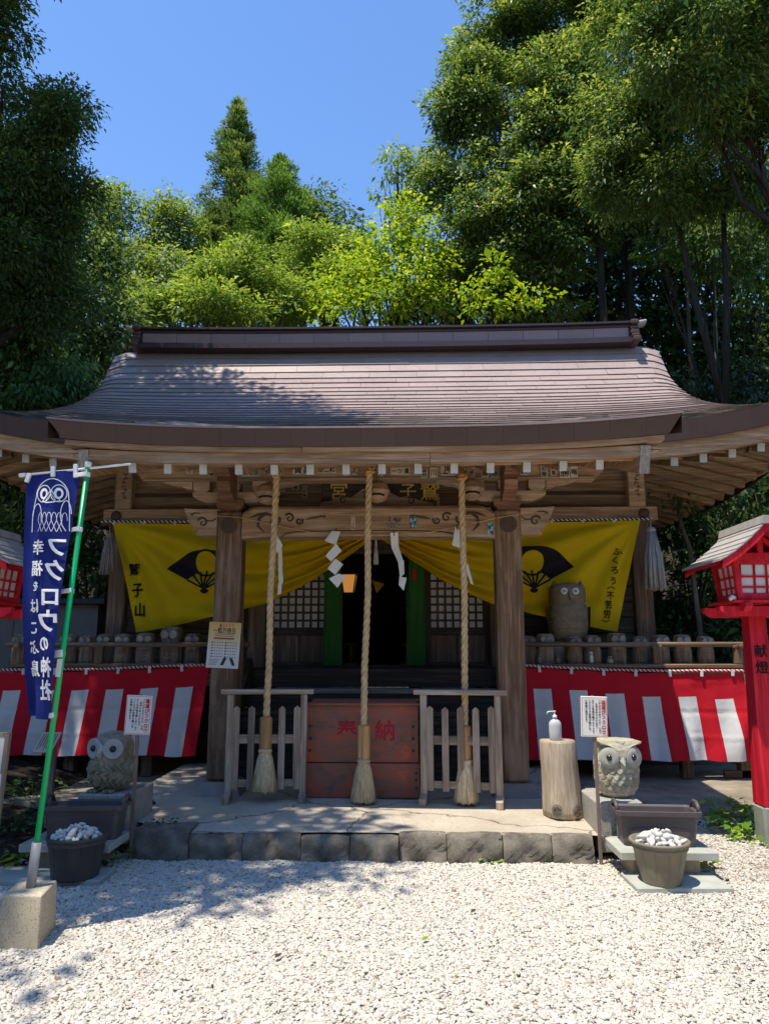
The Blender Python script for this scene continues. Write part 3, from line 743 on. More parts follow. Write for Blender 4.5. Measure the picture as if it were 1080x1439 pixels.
# ---- porch: purlin, pillars, plinths, brackets, beam
PY = 7.42
def fnx(y0): return lambda u, v, w: (u, y0 + w, v)
mb = MB(); mb.prism([(-2.40, 3.47), (-2.40, 3.40), (-2.33, 3.322), (2.33, 3.322), (2.40, 3.40), (2.40, 3.47)], fnx(PY), .20)
purlin = P('porch_purlin', mb, M['beam'])
mb = MB(); mb.box((0, PY-.012, 3.327), (4.6, .022, .018)); P('moulding', mb, M['grey_wood_x'], purlin)
pillars = []
for sg in (-1, 1):
    mb = MB(); mb.box((sg*1.42, 7.55, 1.68), (.265, .265, 2.66), .03); pil = P('porch_pillar', mb, M['pillar']); pillars.append(pil)
    mb = MB(); V = [(-.225, -.225, 0), (.225, -.225, 0), (.225, .225, 0), (-.225, .225, 0), (-.17, -.17, .125), (.17, -.17, .125), (.17, .17, .125), (-.17, .17, .125)]
    mb.add([(sg*1.42+x, 7.55+y, .225+z) for x, y, z in V], [(3, 2, 1, 0), (4, 5, 6, 7), (0, 1, 5, 4), (1, 2, 6, 5), (2, 3, 7, 6), (3, 0, 4, 7)]); P('plinth', mb, M['plinth'], pil)
    mb = MB()
    for k in range(16):
        a0 = 2*PI*k/16; V = [(0, 0, .0)]; pts = [(.03, -.10), (.068, -.16), (.083, -.1), (.086, 0), (.083, .1), (.068, .16), (.03, .10)]
        cx, cz = sg*1.42, 2.85
        ring = [(cx + r*math.cos(a0+t), 7.414 - .006, cz + r*math.sin(a0+t)) for r, t in pts]
        mid = (cx + .06*math.cos(a0), 7.402, cz + .06*math.sin(a0))
        mb.add(ring + [mid], [(i, 7, (i+1) % 7) for i in range(7)])
    mb.tube([(cx, 7.417, cz), (cx, 7.400, cz)], .022, 12); mb.tube([(cx, 7.4175, cz), (cx, 7.407, cz)], .088, 24)
    P('flower_medallion', mb, M['bracket'] if False else M['carve'], pil)
    # bracket complex
    X = sg*1.42
    mb = MB(); mb.prism([(X-.10, 3.01), (X+.10, 3.01), (X+.14, 3.06), (X+.14, 3.12), (X-.14, 3.12), (X-.14, 3.06)], fnx(7.41), .28); br = P('bracket', mb, M['bracket_red'])
    mb = MB(); pr = [(-.40, 3.205), (-.40, 3.165), (-.34, 3.13), (-.26, 3.10), (-.16, 3.10), (.16, 3.10), (.26, 3.10), (.34, 3.13), (.40, 3.165), (.40, 3.205)]
    mb.prism([(X+u, v) for u, v in pr], fnx(7.46), .16); P('bracket_arm', mb, M['bracket'], br)
    for dx in (-.31, 0, .31):
        mb = MB(); mb.prism([(X+dx-.055, 3.206), (X+dx+.055, 3.206), (X+dx+.085, 3.24), (X+dx+.085, 3.318), (X+dx-.085, 3.318), (X+dx-.085, 3.24)], fnx(7.445), .17); P('bearing_block', mb, M['bracket'], br)
    mb = MB(); pr = [(7.0, 3.40), (7.05, 3.33), (7.13, 3.30), (7.10, 3.24), (7.15, 3.15), (7.24, 3.13), (7.30, 3.08), (7.44, 3.08), (7.44, 3.45), (7.03, 3.45)]
    mb.prism([(a, b) for a, b in pr], lambda u, v, w, X=X: (X-.065+w, u, v), .13); P('bracket_nose', mb, M['bracket_red'], br)
    # carved wing of bracket under purlin
    for s2 in (-1, 1):
        mb = MB(); pr = [(.41, 3.32), (.41, 3.245), (.48, 3.25), (.53, 3.275), (.60, 3.28), (.66, 3.30), (.72, 3.32)]
        pl = [(X+s2*u, v) for u, v in pr]; mb.prism(pl if s2 > 0 else pl[::-1], fnx(7.47), .12); P('bracket_wing', mb, M['bracket'], br)
mb = MB(); n = 24; V = []
for i in range(n+1):
    x = -1.285 + 2.57*i/n; q_ = abs(x)/1.285; zt = 3.045 - (.06*max(0, (q_-.88)/.12)**2); zb = 2.712 + .02*(1-q_**6)
    V += [(x, PY+.01, zb), (x, PY-.005, zb+.06), (x, PY-.005, zt-.03), (x, PY+.02, zt), (x, PY+.25, zt), (x, PY+.25, zb)]
mb.add(V, [(i*6+q_, (i+1)*6+q_, (i+1)*6+(q_+1) % 6, i*6+(q_+1) % 6) for i in range(n) for q_ in range(6)] + [tuple(range(5, -1, -1)), tuple(n*6+q_ for q_ in range(6))])
pbeam = P('porch_beam', mb, M['beam'])
def curl(cx, cz, r, sg, turns=1.4, a0=0.0, n=26, grow=1.0):
    return [(cx + sg*r*(1-grow*.86*k/n)*math.cos(a0+turns*2*PI*k/n), PY-.006, cz + r*(1-grow*.86*k/n)*math.sin(a0+turns*2*PI*k/n)) for k in range(n+1)]
for sg in (-1, 1):
    mb = MB()
    def wav(pts, r): mb.tube([(sg*x, PY-.006, z) for x, z in pts], r, 6)
    for cx, cz, r, a0 in ((.95, 2.90, .055, 2.6), (.80, 2.92, .05, .6), (.70, 2.89, .04, 2.6)):
        mb.tube(curl(sg*cx, cz, r, sg, 1.25, a0), [.013*(1-.5*k/26) for k in range(27)], 6)
    wav([(1.20, 2.93), (1.12, 2.96), (1.04, 2.965), (.97, 2.95)], [.005, .014, .017, .008])
    wav([(1.06, 2.78), (1.12, 2.84), (1.11, 2.92), (1.03, 2.97)], [.005, .015, .018, .007])
    wav([(.63, 2.905), (.58, 2.92), (.53, 2.925), (.47, 2.94), (.43, 2.935), (.45, 2.925)], [.005, .011, .011, .010, .011, .004])
    wav([(.88, 2.725), (.84, 2.76), (.74, 2.775), (.5, 2.785), (.2, 2.79), (.0, 2.79)], [.003, .006, .006, .005, .005, .005])
    P('carving', mb, M['carve'], pbeam)
    mb = MB(); k_ = .00713
    pr = [(0, 3), (27, 2), (49, 0), (45, 9), (41, 19), (35, 30), (27, 33), (30, 40), (0, 40)]
    pl = [(sg*(1.553 + a*k_), 3.037 - b*k_) for a, b in pr]
    mb.prism(pl if sg < 0 else pl[::-1], fnx(PY+.03), .16); kb = P('beam_nose', mb, M['bracket'], pbeam)
    mb = MB(); mb.tube([(a, PY+.026, c) for a, b, c in curl(sg*1.70, 2.885, .055, sg, 1.2, .4)], [.012*(1-.6*k/26) for k in range(27)], 6)
    mb.tube([(sg*x, PY+.026, z) for x, z in ((1.56, 2.93), (1.60, 2.90), (1.66, 2.905))], .006, 6)
    mb.tube([(sg*x, PY+.026, z) for x, z in ((1.72, 2.98), (1.78, 2.985), (1.83, 2.97), (1.80, 2.955))], [.003, .008, .009, .003], 6)
    P('carving', mb, M['carve'], pbeam)
# name slips and stickers
def slip(px, py, w, h, text, vertical, Y, parent, size=None, bg='slip', ink='ink', frame=True, dark=False, name='name_slip'):
    p = at(px, py, Y); sc = Y/F_PX; W, H = w*sc, h*sc
    mb = MB(); mb.box((p.x, Y-.0015, p.z), (W, .003, H), 0, 0)
    f = lambda u, v: (p.x+u, Y-.0042, p.z+v)
    n = len(text)
    if vertical:
        s = min(W*.86, H*.94/n) if not size else size; write(mb, text, 0, (n-1)*s*.5*1.0, s, f, True, .03, 1, sx=min(1.2, W*.86/s))
    else:
        s = min(H*.9, W*.94/n) if not size else size; write(mb, text, -(n-1)*W*.94/n/2, 0, s, f, False, .03, 1, pitch=W*.94/n/s, sx=min(1.25, W*.9/n/s))
    return P(name, mb, [M[bg], M[ink]], parent)
FY = PY - .024
for a in ((267, 658, 9, 17, 'ゆかり', 1), (297, 662, 9, 15, '八幡', 1), (353, 664, 26, 12, '原心友', 0), (377, 663, 9, 11, '修', 0), (425, 661, 28, 11, '賀眞', 0), (458, 660, 28, 11, '稲二和', 0),
          (487, 663, 9, 12, '田', 0), (498, 662, 9, 12, '丸', 0), (534, 664, 9, 12, '神', 0), (562, 662, 28, 11, '一ツ濱', 0), (596, 665, 9, 13, '神岡', 1), (609, 664, 11, 15, '川', 0), (630, 662, 22, 14, '上池', 0),
          (662, 663, 10, 14, '宮', 0), (681, 665, 10, 12, '藤', 0), (695, 666, 10, 10, '根', 0), (736, 664, 12, 8, '寿久', 0), (764, 663, 9, 17, '杉勝', 1), (777, 661, 8, 15, '久喜', 1), (793, 664, 14, 16, '勝', 0), (806, 663, 10, 16, '喘', 0)):
    slip(*a, FY, purlin)
for a in ((397, 686, 8, 12, '亮', 0, 'slip'), (415, 682, 10, 14, '一勝', 1, 'slip'), (428, 691, 7, 18, '川杉勝', 1, 'slip')):
    slip(*a[:6], 8.05, None, bg=a[6])
slip(496, 734, 6, 22, '川リキ丸', 1, PY-.008, pbeam, ink='ink_red')
q = N('faded_sticker_print'); co = q.coords((1, 1, 1), False); q.bsdf(q.ramp(q.noise(co, 38, 4, .65), [(.42, (.07, .055, .045)), (.5, (.22, .17, .13)), (.58, (.36, .29, .22))]), .8); M['faded'] = q.m
p = at(554, 734, PY-.008); mb = MB(); mb.box((p.x, PY-.009, p.z), (20*PY/F_PX, .003, 15*PY/F_PX)); P('faded_sticker', mb, M['faded'], pbeam)
q = N('blue_sticker_print'); co = q.coords((1, 1, 1), False); q.bsdf(q.ramp(q.noise(co, 30, 3), [(.42, (.03, .08, .12)), (.5, (.10, .30, .40)), (.58, (.42, .55, .58))]), .5); M['sticker'] = q.m
for px, py, w, h in ((580, 733, 9, 17), (689, 743, 8, 16)):
    p = at(px, py, PY-.008); mb = MB(); mb.box((p.x, PY-.010, p.z), (w*PY/F_PX, .004, h*PY/F_PX)); P('blue_sticker', mb, M['sticker'], pbeam)
# board wall behind the porch bracket zone, and the plaque
for k, (z0, z1) in enumerate(((3.02, 3.16), (3.165, 3.31), (3.315, 3.47))):
    mb = MB(); mb.box((0, 8.10, (z0+z1)/2), (2.5, .05, z1-z0-.004), .004); P('transom_board', mb, M['wall_x'])
pq = at(530, 693, 7.9)
plq = MB(); plq.box((pq.x, 7.9, pq.z), (1.22, .05, .34), .01); plaque = P('name_plaque', plq, M['wall_dark'])
mb = MB()
for k, (ch, px, py, s) in enumerate((('宮', 476, 690, .21), ('子', 573, 690, .19), ('鷲', 581 + 2, 690, .0), ('鷲', 603, 690, .22))):
    if s == 0: continue
    p = at(px, py, 7.865); write(mb, ch, p.x, p.z, s, lambda u, v: (u, 7.862, v), False, .01)
P('gold_lettering', mb, M['gold'], plaque)
mb = MB()
pl = [(-.62, -.19), (-.60, -.12), (-.48, -.10), (-.38, -.04), (-.28, -.07), (-.16, .02), (-.05, .06), (.06, .05), (.15, -.02), (.25, -.07), (.35, -.05), (.45, -.10), (.60, -.13), (.63, -.19)]
mb.prism([(pq.x+u, pq.z+v) for u, v in pl][::-1], fnx(7.80), .05); cr = P('cloud_carving', mb, M['bracket'], plaque)
mb = MB()
for cx, cz, r, s_ in ((-.36, -.10, .045, 1), (-.12, -.05, .05, -1), (.10, -.04, .055, 1), (.36, -.11, .045, -1)):
    mb.tube([(a, 7.795, c) for a, b, c in curl(pq.x+cx, pq.z+cz, r, s_, 1.2, .8)], [.010*(1-.6*k/26) for k in range(27)], 6)
P('carved_scroll', mb, M['carve'], plaque)
mb = MB()
for z in (-.1, .1): mb.box((pq.x+.66, 7.87, pq.z+z), (.03, .03, .09), .004)
P('gold_hinge', mb, M['gold'], plaque)

# ---- hall front wall
HY = 10.2
for x in (-3.59, -1.64, 1.64, 3.59):
    mb = MB(); mb.box((x, HY, 2.45 if abs(x) < 2 else 2.75), (.24, .24, 2.2 if abs(x) < 2 else 2.8), .02); P('hall_post', mb, M['wall_z'])
mb = MB(); mb.box((0, HY-.10, 3.43), (7.62, .20, .19), .012); nageshi = P('tie_beam', mb, M['beam'])
for sg in (-1, 1):
    mb = MB(); mb.lathe([(.07, 0), (.075, .012), (.04, .022), (.0, .026)], 12, fn=lambda th, r, z, sg=sg: (sg*3.62+r*math.cos(th), HY-.203-z, 3.42+r*math.sin(th))); P('nail_cover', mb, M['carve'], nageshi)
for k, (z0, z1) in enumerate(((3.53, 3.72), (3.724, 3.93), (3.934, 4.08), (4.084, 4.32))):
    mb = MB(); mb.box((0, HY-.02, (z0+z1)/2), (6.9, .05, z1-z0), .004); P('upper_wall_board', mb, M['wall_x'])
for sg in (-1, 1):
    mb = MB(); mb.box((sg*3.55, HY-.09, 3.90), (.225, .20, .745), .012); pp = P('bracket_post', mb, M['bracket'])
    mb = MB(); gc = random.Random(int(sg))
    for k in range(9):
        zc = 4.13 - .055*k; a_ = gc.uniform(-.035, .0)
        mb.tube([(sg*3.55+a_, HY-.192, zc+gc.uniform(-.01, .01)), (sg*3.55+a_+.03, HY-.194, zc+gc.uniform(-.015, .015)), (sg*3.55+a_+.06, HY-.192, zc+gc.uniform(-.02, .02))], .006, 5)
        mb.tube([(sg*3.55+gc.uniform(-.03, .03), HY-.193, zc+.02), (sg*3.55+gc.uniform(-.03, .03), HY-.193, zc-.03)], .005, 5)
    P('carved_mark', mb, M['carve'], pp)
    mb = MB(); mb.box((sg*3.4, HY+.02, 4.38), (2.4, .16, .12)); P('wall_plate', mb, M['beam'])
    for k in range(9):                              # siding of the outer bays
        z0 = 1.40 + .212*k
        mb = MB(); mb.box((sg*2.615, HY+.02, z0+.105), (1.70, .04, .206), .006, 0, Matrix.Rotation(-.06, 3, 'X')); P('wall_board', mb, M['wall_dark'])
# lattice doors
for sg in (-1, 1):
    x0, x1 = .70, 1.45
    mb = MB(); mb.box((sg*1.08, HY+.055, 2.30), (.86, .008, 1.0)); door = P('lattice_door', mb, M['pane'])
    for z0, z1, nm in ((1.375, 1.43, 'door_rail'), (1.80, 1.87, 'door_rail'), (2.80, 2.86, 'door_rail')):
        mb = MB(); mb.box((sg*1.08, HY+.03, (z0+z1)/2), (.86, .05, z1-z0), .004); P(nm, mb, M['wall_dark'], door)
    for x in (.675, 1.49):
        mb = MB(); mb.box((sg*x, HY+.03, 2.12), (.075, .055, 1.5), .004); P('door_stile', mb, M['wall_dark_z'], door)
    for k in range(2):
        mb = MB(); mb.box((sg*(.885+.385*k), HY+.04, 1.615), (.375, .025, .365), .006); P('door_panel', mb, M['wall_z'], door)
    for k in range(8):
        x = .70 + .106*k + .03*0
        mb = MB(); mb.box((sg*(.715+.104*k), HY+.034, 2.335), (.026, .03, .93)); P('lattice_bar', mb, M['wall_dark_z'], door)
    for k in range(9):
        mb = MB(); mb.box((sg*1.08, HY+.036, 1.885+.108*k), (.80, .028, .026)); P('lattice_bar', mb, M['wall_dark'], door)
    mb = MB(); mb.box((sg*1.535, HY+.03, 2.12), (.05, .09, 1.5)); P('door_jamb', mb, M['wall_dark_z'])
mb = MB(); mb.box((0, HY+.03, 3.06), (3.1, .10, .30)); P('door_lintel', mb, M['wall_dark'])
mb = MB(); mb.box((0, HY+.0, 1.365), (3.1, .16, .07), .008); P('door_sill', mb, M['tread'])
# interior
mb = MB()
mb.box((0, 14.9, 2.5), (7.2, .06, 2.6)); mb.box((-3.55, 12.6, 2.5), (.06, 4.7, 2.6)); mb.box((3.55, 12.6, 2.5), (.06, 4.7, 2.6)); mb.box((0, 12.6, 3.75), (7.2, 4.9, .05))
P('inner_wall', mb, M['wall_dark'])
mb = MB(); mb.box((0, 12.6, 1.33), (7.1, 4.7, .06)); P('inner_floor', mb, M['tread'])
mb = MB(); mb.box((0, 11.4, 1.37), (1.4, 2.1, .012)); P('carpet', mb, M['carpet'])
for sg in (-1, 1):
    mb = MB(); mb.box((sg*.40, 10.75, 1.53), (.05, .05, .30), .004); mb.box((sg*.40, 11.1, 1.675), (.16, .8, .03), .004); mb.box((sg*.40, 11.1, 1.39), (.18, .85, .04), .004); mb.box((sg*.40, 11.45, 1.53), (.05, .05, .30))
    P('inner_rail', mb, M['bracket_red'])
mb = MB()
for z, w, d in ((1.6, 1.8, .9), (1.95, 1.4, .6), (2.2, 1.0, .4)): mb.box((0, 14.2, z), (w, d, .04)); mb.box((0, 14.3, z-.15), (w*.9, d*.7, .28))
P('altar', mb, M['wall_dark'])
# engawa floor, under-floor, stairs, railing
nb = 10
for sg in (-1, 1):
    for k in range(5):
        y0 = 9.2 + .2*k
        mb = MB(); mb.box((sg*3.03, y0+.1, 1.345), (2.84, .195, .05), .004); P('floor_board', mb, M['wall_dark'])
    mb = MB(); mb.box((sg*4.03, 12.7, 1.345), (.84, 5.0, .05)); P('floor_board', mb, M['wall_dark'])
    mb = MB(); mb.box((sg*3.03, 9.24, 1.24), (2.84, .10, .155)); P('floor_beam', mb, M['wall_x'])
    for x in (1.75, 2.75, 3.70, 4.38):
        mb = MB(); mb.box((sg*x, 9.30, .63), (.13, .13, 1.06), .008); P('floor_post', mb, M['wall_z'])
        mb = MB(); mb.box((sg*x, 12.0, .63), (.13, .13, 1.06)); P('floor_post', mb, M['wall_z'])
    for k in range(3):
        mb = MB(); mb.box((sg*3.1, 10.25, .34+.33*k), (2.9, .03, .32), .004); P('underfloor_board', mb, M['wall_dark'])
    mb = MB(); mb.box((sg*4.37, 9.26, .16), (.5, .05, .08)); P('ground_sill', mb, M['bracket_red'])
for k in range(5):
    y0 = 9.2 + .2*k; mb = MB(); mb.box((0, y0+.1, 1.345), (3.2, .195, .05), .004); P('floor_board', mb, M['tread'])
for k in range(4):
    y0, z = 7.95 + .30*k, .225 + .23*(k+1)
    mb = MB(); mb.box((0, y0+.17, z-.025), (3.0, .34, .05), .006); P('stair_tread', mb, M['tread_pale'] if k == 3 else M['tread'])
    mb = MB(); mb.box((0, y0+.03, z-.14), (2.96, .03, .18)); P('stair_riser', mb, M['tread'])
mb = MB(); mb.box((0, 9.17, 1.24), (2.96, .03, .16)); P('stair_riser', mb, M['tread'])
for sg in (-1, 1):
    mb = MB(); mb.bar((sg*1.53, 7.85, .35), (sg*1.53, 9.25, 1.40), .07, .26); P('stair_string', mb, M['tread'])
    mb = MB(); mb.box((sg*1.60, 8.95, 1.30), (.11, .11, .62), .01); mb.lathe([(.05, 0), (.075, .02), (.05, .05), (.07, .09), (.04, .14), (.0, .17)], 14, (sg*1.60, 8.95, 1.61)); P('newel_post', mb, M['wall_z'])
    ra = MB(); ra.bar((sg*1.62, 9.26, 1.405), (sg*4.50, 9.26, 1.405), .09, .05, .008); rail = P('railing', ra, M['wall_x'])
    mb = MB(); mb.tube([(sg*1.55, 9.26, 1.665), (sg*3.0, 9.26, 1.66), (sg*4.6, 9.26, 1.665)], .030, 10); P('top_rail', mb, M['wall_x'], rail)
    for x in (1.75, 3.42, 4.40):
        mb = MB(); mb.box((sg*x, 9.26, 1.53), (.10, .09, .20), .01); mb.box((sg*x, 9.26, 1.635), (.13, .10, .035), .008); P('rail_post', mb, M['wall_z'], rail)
    mb = MB(); mb.bar((sg*4.40, 9.1, 1.66), (sg*4.40, 14.8, 1.66), .06, .06, .01); P('top_rail', mb, M['wall_x'], rail)
    mb = MB(); mb.bar((sg*4.40, 9.3, 1.405), (sg*4.40, 14.8, 1.405), .09, .05, .01); P('bottom_rail', mb, M['wall_x'], rail)
# ================================================================ things
def inset(mb, pts, w, fn, mi=0):
    """flat stroke of width w along (u, v) points, mapped through fn"""
    V = []
    n = len(pts)
    for k, (x, y) in enumerate(pts):
        x0, y0 = pts[max(k-1, 0)]; x1, y1 = pts[min(k+1, n-1)]
        L = math.hypot(x1-x0, y1-y0) or 1; nx, ny = -(y1-y0)/L, (x1-x0)/L
        V += [fn(x+nx*w/2, y+ny*w/2), fn(x-nx*w/2, y-ny*w/2)]
    mb.add(V, [(2*k, 2*k+1, 2*k+3, 2*k+2) for k in range(n-1)], mi)
def disc(mb, cx, cy, r, fn, mi=0, n=24, ry=None):
    mb.add([fn(cx, cy)] + [fn(cx+r*math.cos(2*PI*k/n), cy+(ry or r)*math.sin(2*PI*k/n)) for k in range(n)], [(0, 1+k, 1+(k+1) % n) for k in range(n)], mi)
def twisted(mb, pts, R, r, strands=3, pitch=.28, n=6, mi=0, steps=9, mis=None):
    pts = [Vector(p) for p in pts]; L = [0]
    for a, b in zip(pts, pts[1:]): L.append(L[-1] + (b-a).length)
    tot = L[-1]; m = max(2, int(tot/pitch*steps))
    for s in range(strands):
        Q = []
        for k in range(m+1):
            d = tot*k/m; i = 0
            while i < len(L)-2 and L[i+1] < d: i += 1
            p = pts[i].lerp(pts[i+1], (d-L[i])/max(1e-9, L[i+1]-L[i])); t = (pts[i+1]-pts[i]).normalized()
            a = Vector((1, 0, 0)) if abs(t.x) < .9 else Vector((0, 0, 1)); x = t.cross(a).normalized(); y = t.cross(x)
            th = 2*PI*(d/pitch + s/strands); Q.append(p + (x*math.cos(th) + y*math.sin(th))*R)
        mb.tube(Q, r, n, mis[s % len(mis)] if mis else mi)

# ---- yellow curtains under the tie beam
YY = 9.93
def ycurt(sg, name, label):
    root = empty(name, label, 'curtain', (sg*1.8, YY, 1.9), group='yellow curtains across the hall front')
    W = 3.54 if sg > 0 else 3.63
    bot = [(0, 3.09), (.05, 3.08), (.2, 2.99), (.48, 2.77), (.87, 2.52), (1.06, 2.43), (1.6, 2.20), (2.2, 2.05), (3.3, 1.86), (3.7, 1.82)]
    top = 3.315
    def zb(x): return interp(bot, x)
    def sh(x, t): return x - .36*(x/3.5)**2*t
    def yo(x, t):
        w = math.exp(-(x/1.35)**2)
        d = .11*w*math.sin(2*PI*(5.2*t**1.15 + .3*x) + .8*math.sin(3*x)) * (.45+.55*t)*min(1, .25+x/.5)
        d += .075*math.exp(-((x-1.9)/1.0)**2)*math.sin(2*PI*(2.6*t**1.2 + .5*x))*(.3+t)
        a = math.atan2((1-t)*0 + t*1.45, max(.02, W - x)); r = math.hypot(W-x, t*1.45)
        d += .05*min(1, r/.5)*math.sin(a*13+.6+.5*math.sin(3*r))*math.exp(-((r-1.0)/1.0)**2)
        d += .012*math.sin(3*x+4*t) - .05*math.sin(PI*min(1, x/W))*t
        return d
    def pt(u, t):
        x = W*u; zt = top - .012*math.sin(PI*u); z = zt + (zb(x)-zt)*t
        return Vector((sg*sh(x, t), YY + yo(x, t), z))
    mb = MB(); mb.grid(lambda u, v: pt(u, v) if sg > 0 else pt(1-u, v), 90, 60)
    cloth = mb.build('cloth', M['yellow'], root)
    def on(X, Z, off=-.006):
        x = sg*X; 
        for _ in range(6):
            t = min(1, max(0, (top-Z)/(top-zb(x)))); x = sg*X + .36*(x/3.5)**2*t
        return (X, YY + yo(x, t) + off, Z)
    cz = 2.655; cx = (at(770, 800, YY).x if sg > 0 else at(277, 800, YY).x)
    mb = MB()                                   # printed fan crest
    pxm = YY/F_PX
    org = (cx - (22 if sg > 0 else -13)*pxm, at(770, 827, YY).z)
    a0, a1 = math.radians(28), math.radians(152); r0, r1 = .20, .66
    tilt = 0.0
    R1 = (56 if sg > 0 else 52)*pxm; R0 = 26*pxm
    sun_c = (org[0], org[1] + 37*pxm); sr = 17*pxm
    nA, nR = 72, 16
    for i in range(nA):
        for j in range(nR):
            quad = []
            for da, dr in ((0, 0), (1, 0), (1, 1), (0, 1)):
                a = a0 + (a1-a0)*(i+da)/nA; r = R0 + (R1*(1.05+.10*abs(math.cos(a))) - R0)*(j+dr)/nR
                quad.append((org[0] + r*math.cos(a)*1.02, org[1] + r*math.sin(a)))
            c = (sum(p[0] for p in quad)/4, sum(p[1] for p in quad)/4)
            if math.hypot(c[0]-sun_c[0], c[1]-sun_c[1]) < sr: continue
            mb.add([on(*p) for p in quad], [(0, 1, 2, 3)])
    ring = [(sun_c[0]+(sr+.006)*math.cos(2*PI*k/40), sun_c[1]+(sr+.006)*math.sin(2*PI*k/40)) for k in range(41)]
    inset(mb, ring, .03, on)
    for k in range(7):
        a = a0 + (a1-a0)*k/6; inset(mb, [(org[0]+r*math.cos(a), org[1]+r*math.sin(a)) for r in np.linspace(-.06, R0*1.02, 10)], .024, on)
    disc(mb, org[0], org[1], .022, on); mb.build('fan_crest', M['ink_brown'], root)
    mb = MB()
    if sg < 0:
        for ch, px, py, s in (('鷲', 190, 801, .17), ('子', 194, 829, .20), ('山', 197, 857, .20)):
            p = at(px, py, YY); write(mb, ch, p.x, p.z, s, lambda u, v: on(u, v, -.022), False, .035)
    else:
        for ch, px, py, s in (('ふ', 866, 775, .115), ('く', 863, 788, .115), ('ろ', 861, 802, .12), ('う', 859, 817, .115), ('不', 856, 837, .115), ('苦', 853, 850, .115), ('労', 851, 863, .12)):
            p = at(px, py, YY); write(mb, ch, p.x, p.z, s, lambda u, v: on(u, v, -.022), False, .03)
        for py, s2, px in ((827, 1, 857), (872, -1, 850)):
            p = at(px, py, YY); inset(mb, [(p.x + .055*math.cos(a), p.z - s2*.02 + s2*.035*math.sin(a)) for a in np.linspace(.2, PI-.2, 12)], .012, on)
    mb.build('lettering', M['ink'], root)
    mb = MB(); twisted(mb, [(sg*.0, YY-.03, 3.325), (sg*1.8, YY-.03, 3.318), (sg*(W+.15), YY-.03, 3.33)], .009, .011, 2, .06, 5, 0, 6, [0, 1]); mb.build('rope', [M['ink'], M['white_plastic']], root)
    for k in range(9):
        x = .25 + .42*k
        if x < W: mb = MB(); mb.box((sg*x, YY-.035, 3.312), (.03, .012, .05), .003); mb.build('loop', M['paper'], root)
    return root
ycurt(-1, 'yellow_curtain', 'yellow curtain with a black fan crest and three brushed characters, drawn up to the doorway')
ycurt(1, 'yellow_curtain', 'yellow curtain with a black fan crest and a vertical line of small writing')

# ---- red and white curtains along the railing
def rwcurt(x0, x1, zt0, zt1, zb0, zb1, sgn, band0, band1, phase, name, label, clips):
    Y0 = 9.12
    root = empty(name, label, 'curtain', ((x0+x1)/2, Y0, min(zb0, zb1)), group='red and white striped curtains')
    st = .212; n = int(math.ceil((x1-x0)/st*8)); edges = [x0 + (x1-x0)*i/n for i in range(n+1)]
    shear = .11*sgn
    def pt(u, v):
        x = x0 + (x1-x0)*u; k = (x-x0)/(x1-x0)
        sag = -.012*abs(math.sin(PI*(x-x0)/.42))*(1-v)
        zt = zt0 + (zt1-zt0)*k - .03*math.sin(PI*k) + sag; zb = zb0 + (zb1-zb0)*k + .008*math.sin(9*x)
        e = k if sgn > 0 else 1-k                    # towards the free end
        f = .022*math.sin(2*PI*x/.63 + 1.2*v)*v + .018*math.sin(2*PI*x/.27+2*v)*v*(.3+e) + .035*e**4*math.sin(2*PI*(1.4*v + 1.6*x))*v
        f += .012*math.sin(7*v+3*x)*e + .010*math.exp(-((v-.46)/.018)**2) - .007*math.exp(-((v-.74)/.018)**2) + .006*math.sin(40*v + 5*x)*max(0, .25-abs(v-.12))
        return (x + shear*v*(.4+.6*k if sgn > 0 else 1), Y0 - .05*v + f, zt + (zb-zt)*v)
    def mif(u, v):
        x = x0 + (x1-x0)*u; b0 = band0 + (band1-band0)*(((math.floor((x-phase)/st)+.5)*st+phase-x0)/(x1-x0))
        if v < b0: return 0
        return 1 if ((x - phase)/st) % 2 < 1 else 0
    mb = MB(); mb.grid(pt, n, 40, mif=mif); mb.build('cloth', [M['red_cloth'], M['white_cloth']], root)
    mb = MB(); twisted(mb, [(lambda p: (p[0], p[1]-.01, p[2]+.03))(pt(k/10, 0)) for k in range(11)], .008, .0095, 2, .05, 5, 0, 6, [0, 1]); mb.build('rope', [M['red_cloth'], M['paper']], root)
    for px in clips:
        x = at(px, 945, Y0).x; p = pt(min(1, max(0, (x-x0)/(x1-x0))), 0); mb = MB(); mb.box((x, p[1]-.02, p[2]+.0), (.035, .012, .075), .003, 0, Matrix.Rotation(rr.uniform(-.15, .15), 3, 'Y')); mb.build('strap', M['paper'], root)
Y0 = 9.12
rwcurt(1.70, at(1044, 945, Y0).x, 1.40, 1.335, .335, .33, 1, .215, .30, at(746, 964, Y0).x - .21*2*0, 'striped_curtain', 'red and white striped curtain with its sunlit end beside the red lantern', (757, 802, 847, 892, 939, 984, 1028))
rwcurt(-5.1, at(294, 940, Y0).x, 1.345, 1.405, .36, .36, -1, .22, .22, at(104, 966, Y0).x, 'striped_curtain', 'red and white striped curtain in the shade behind the blue banner', (34, 78, 122, 167, 211, 256))

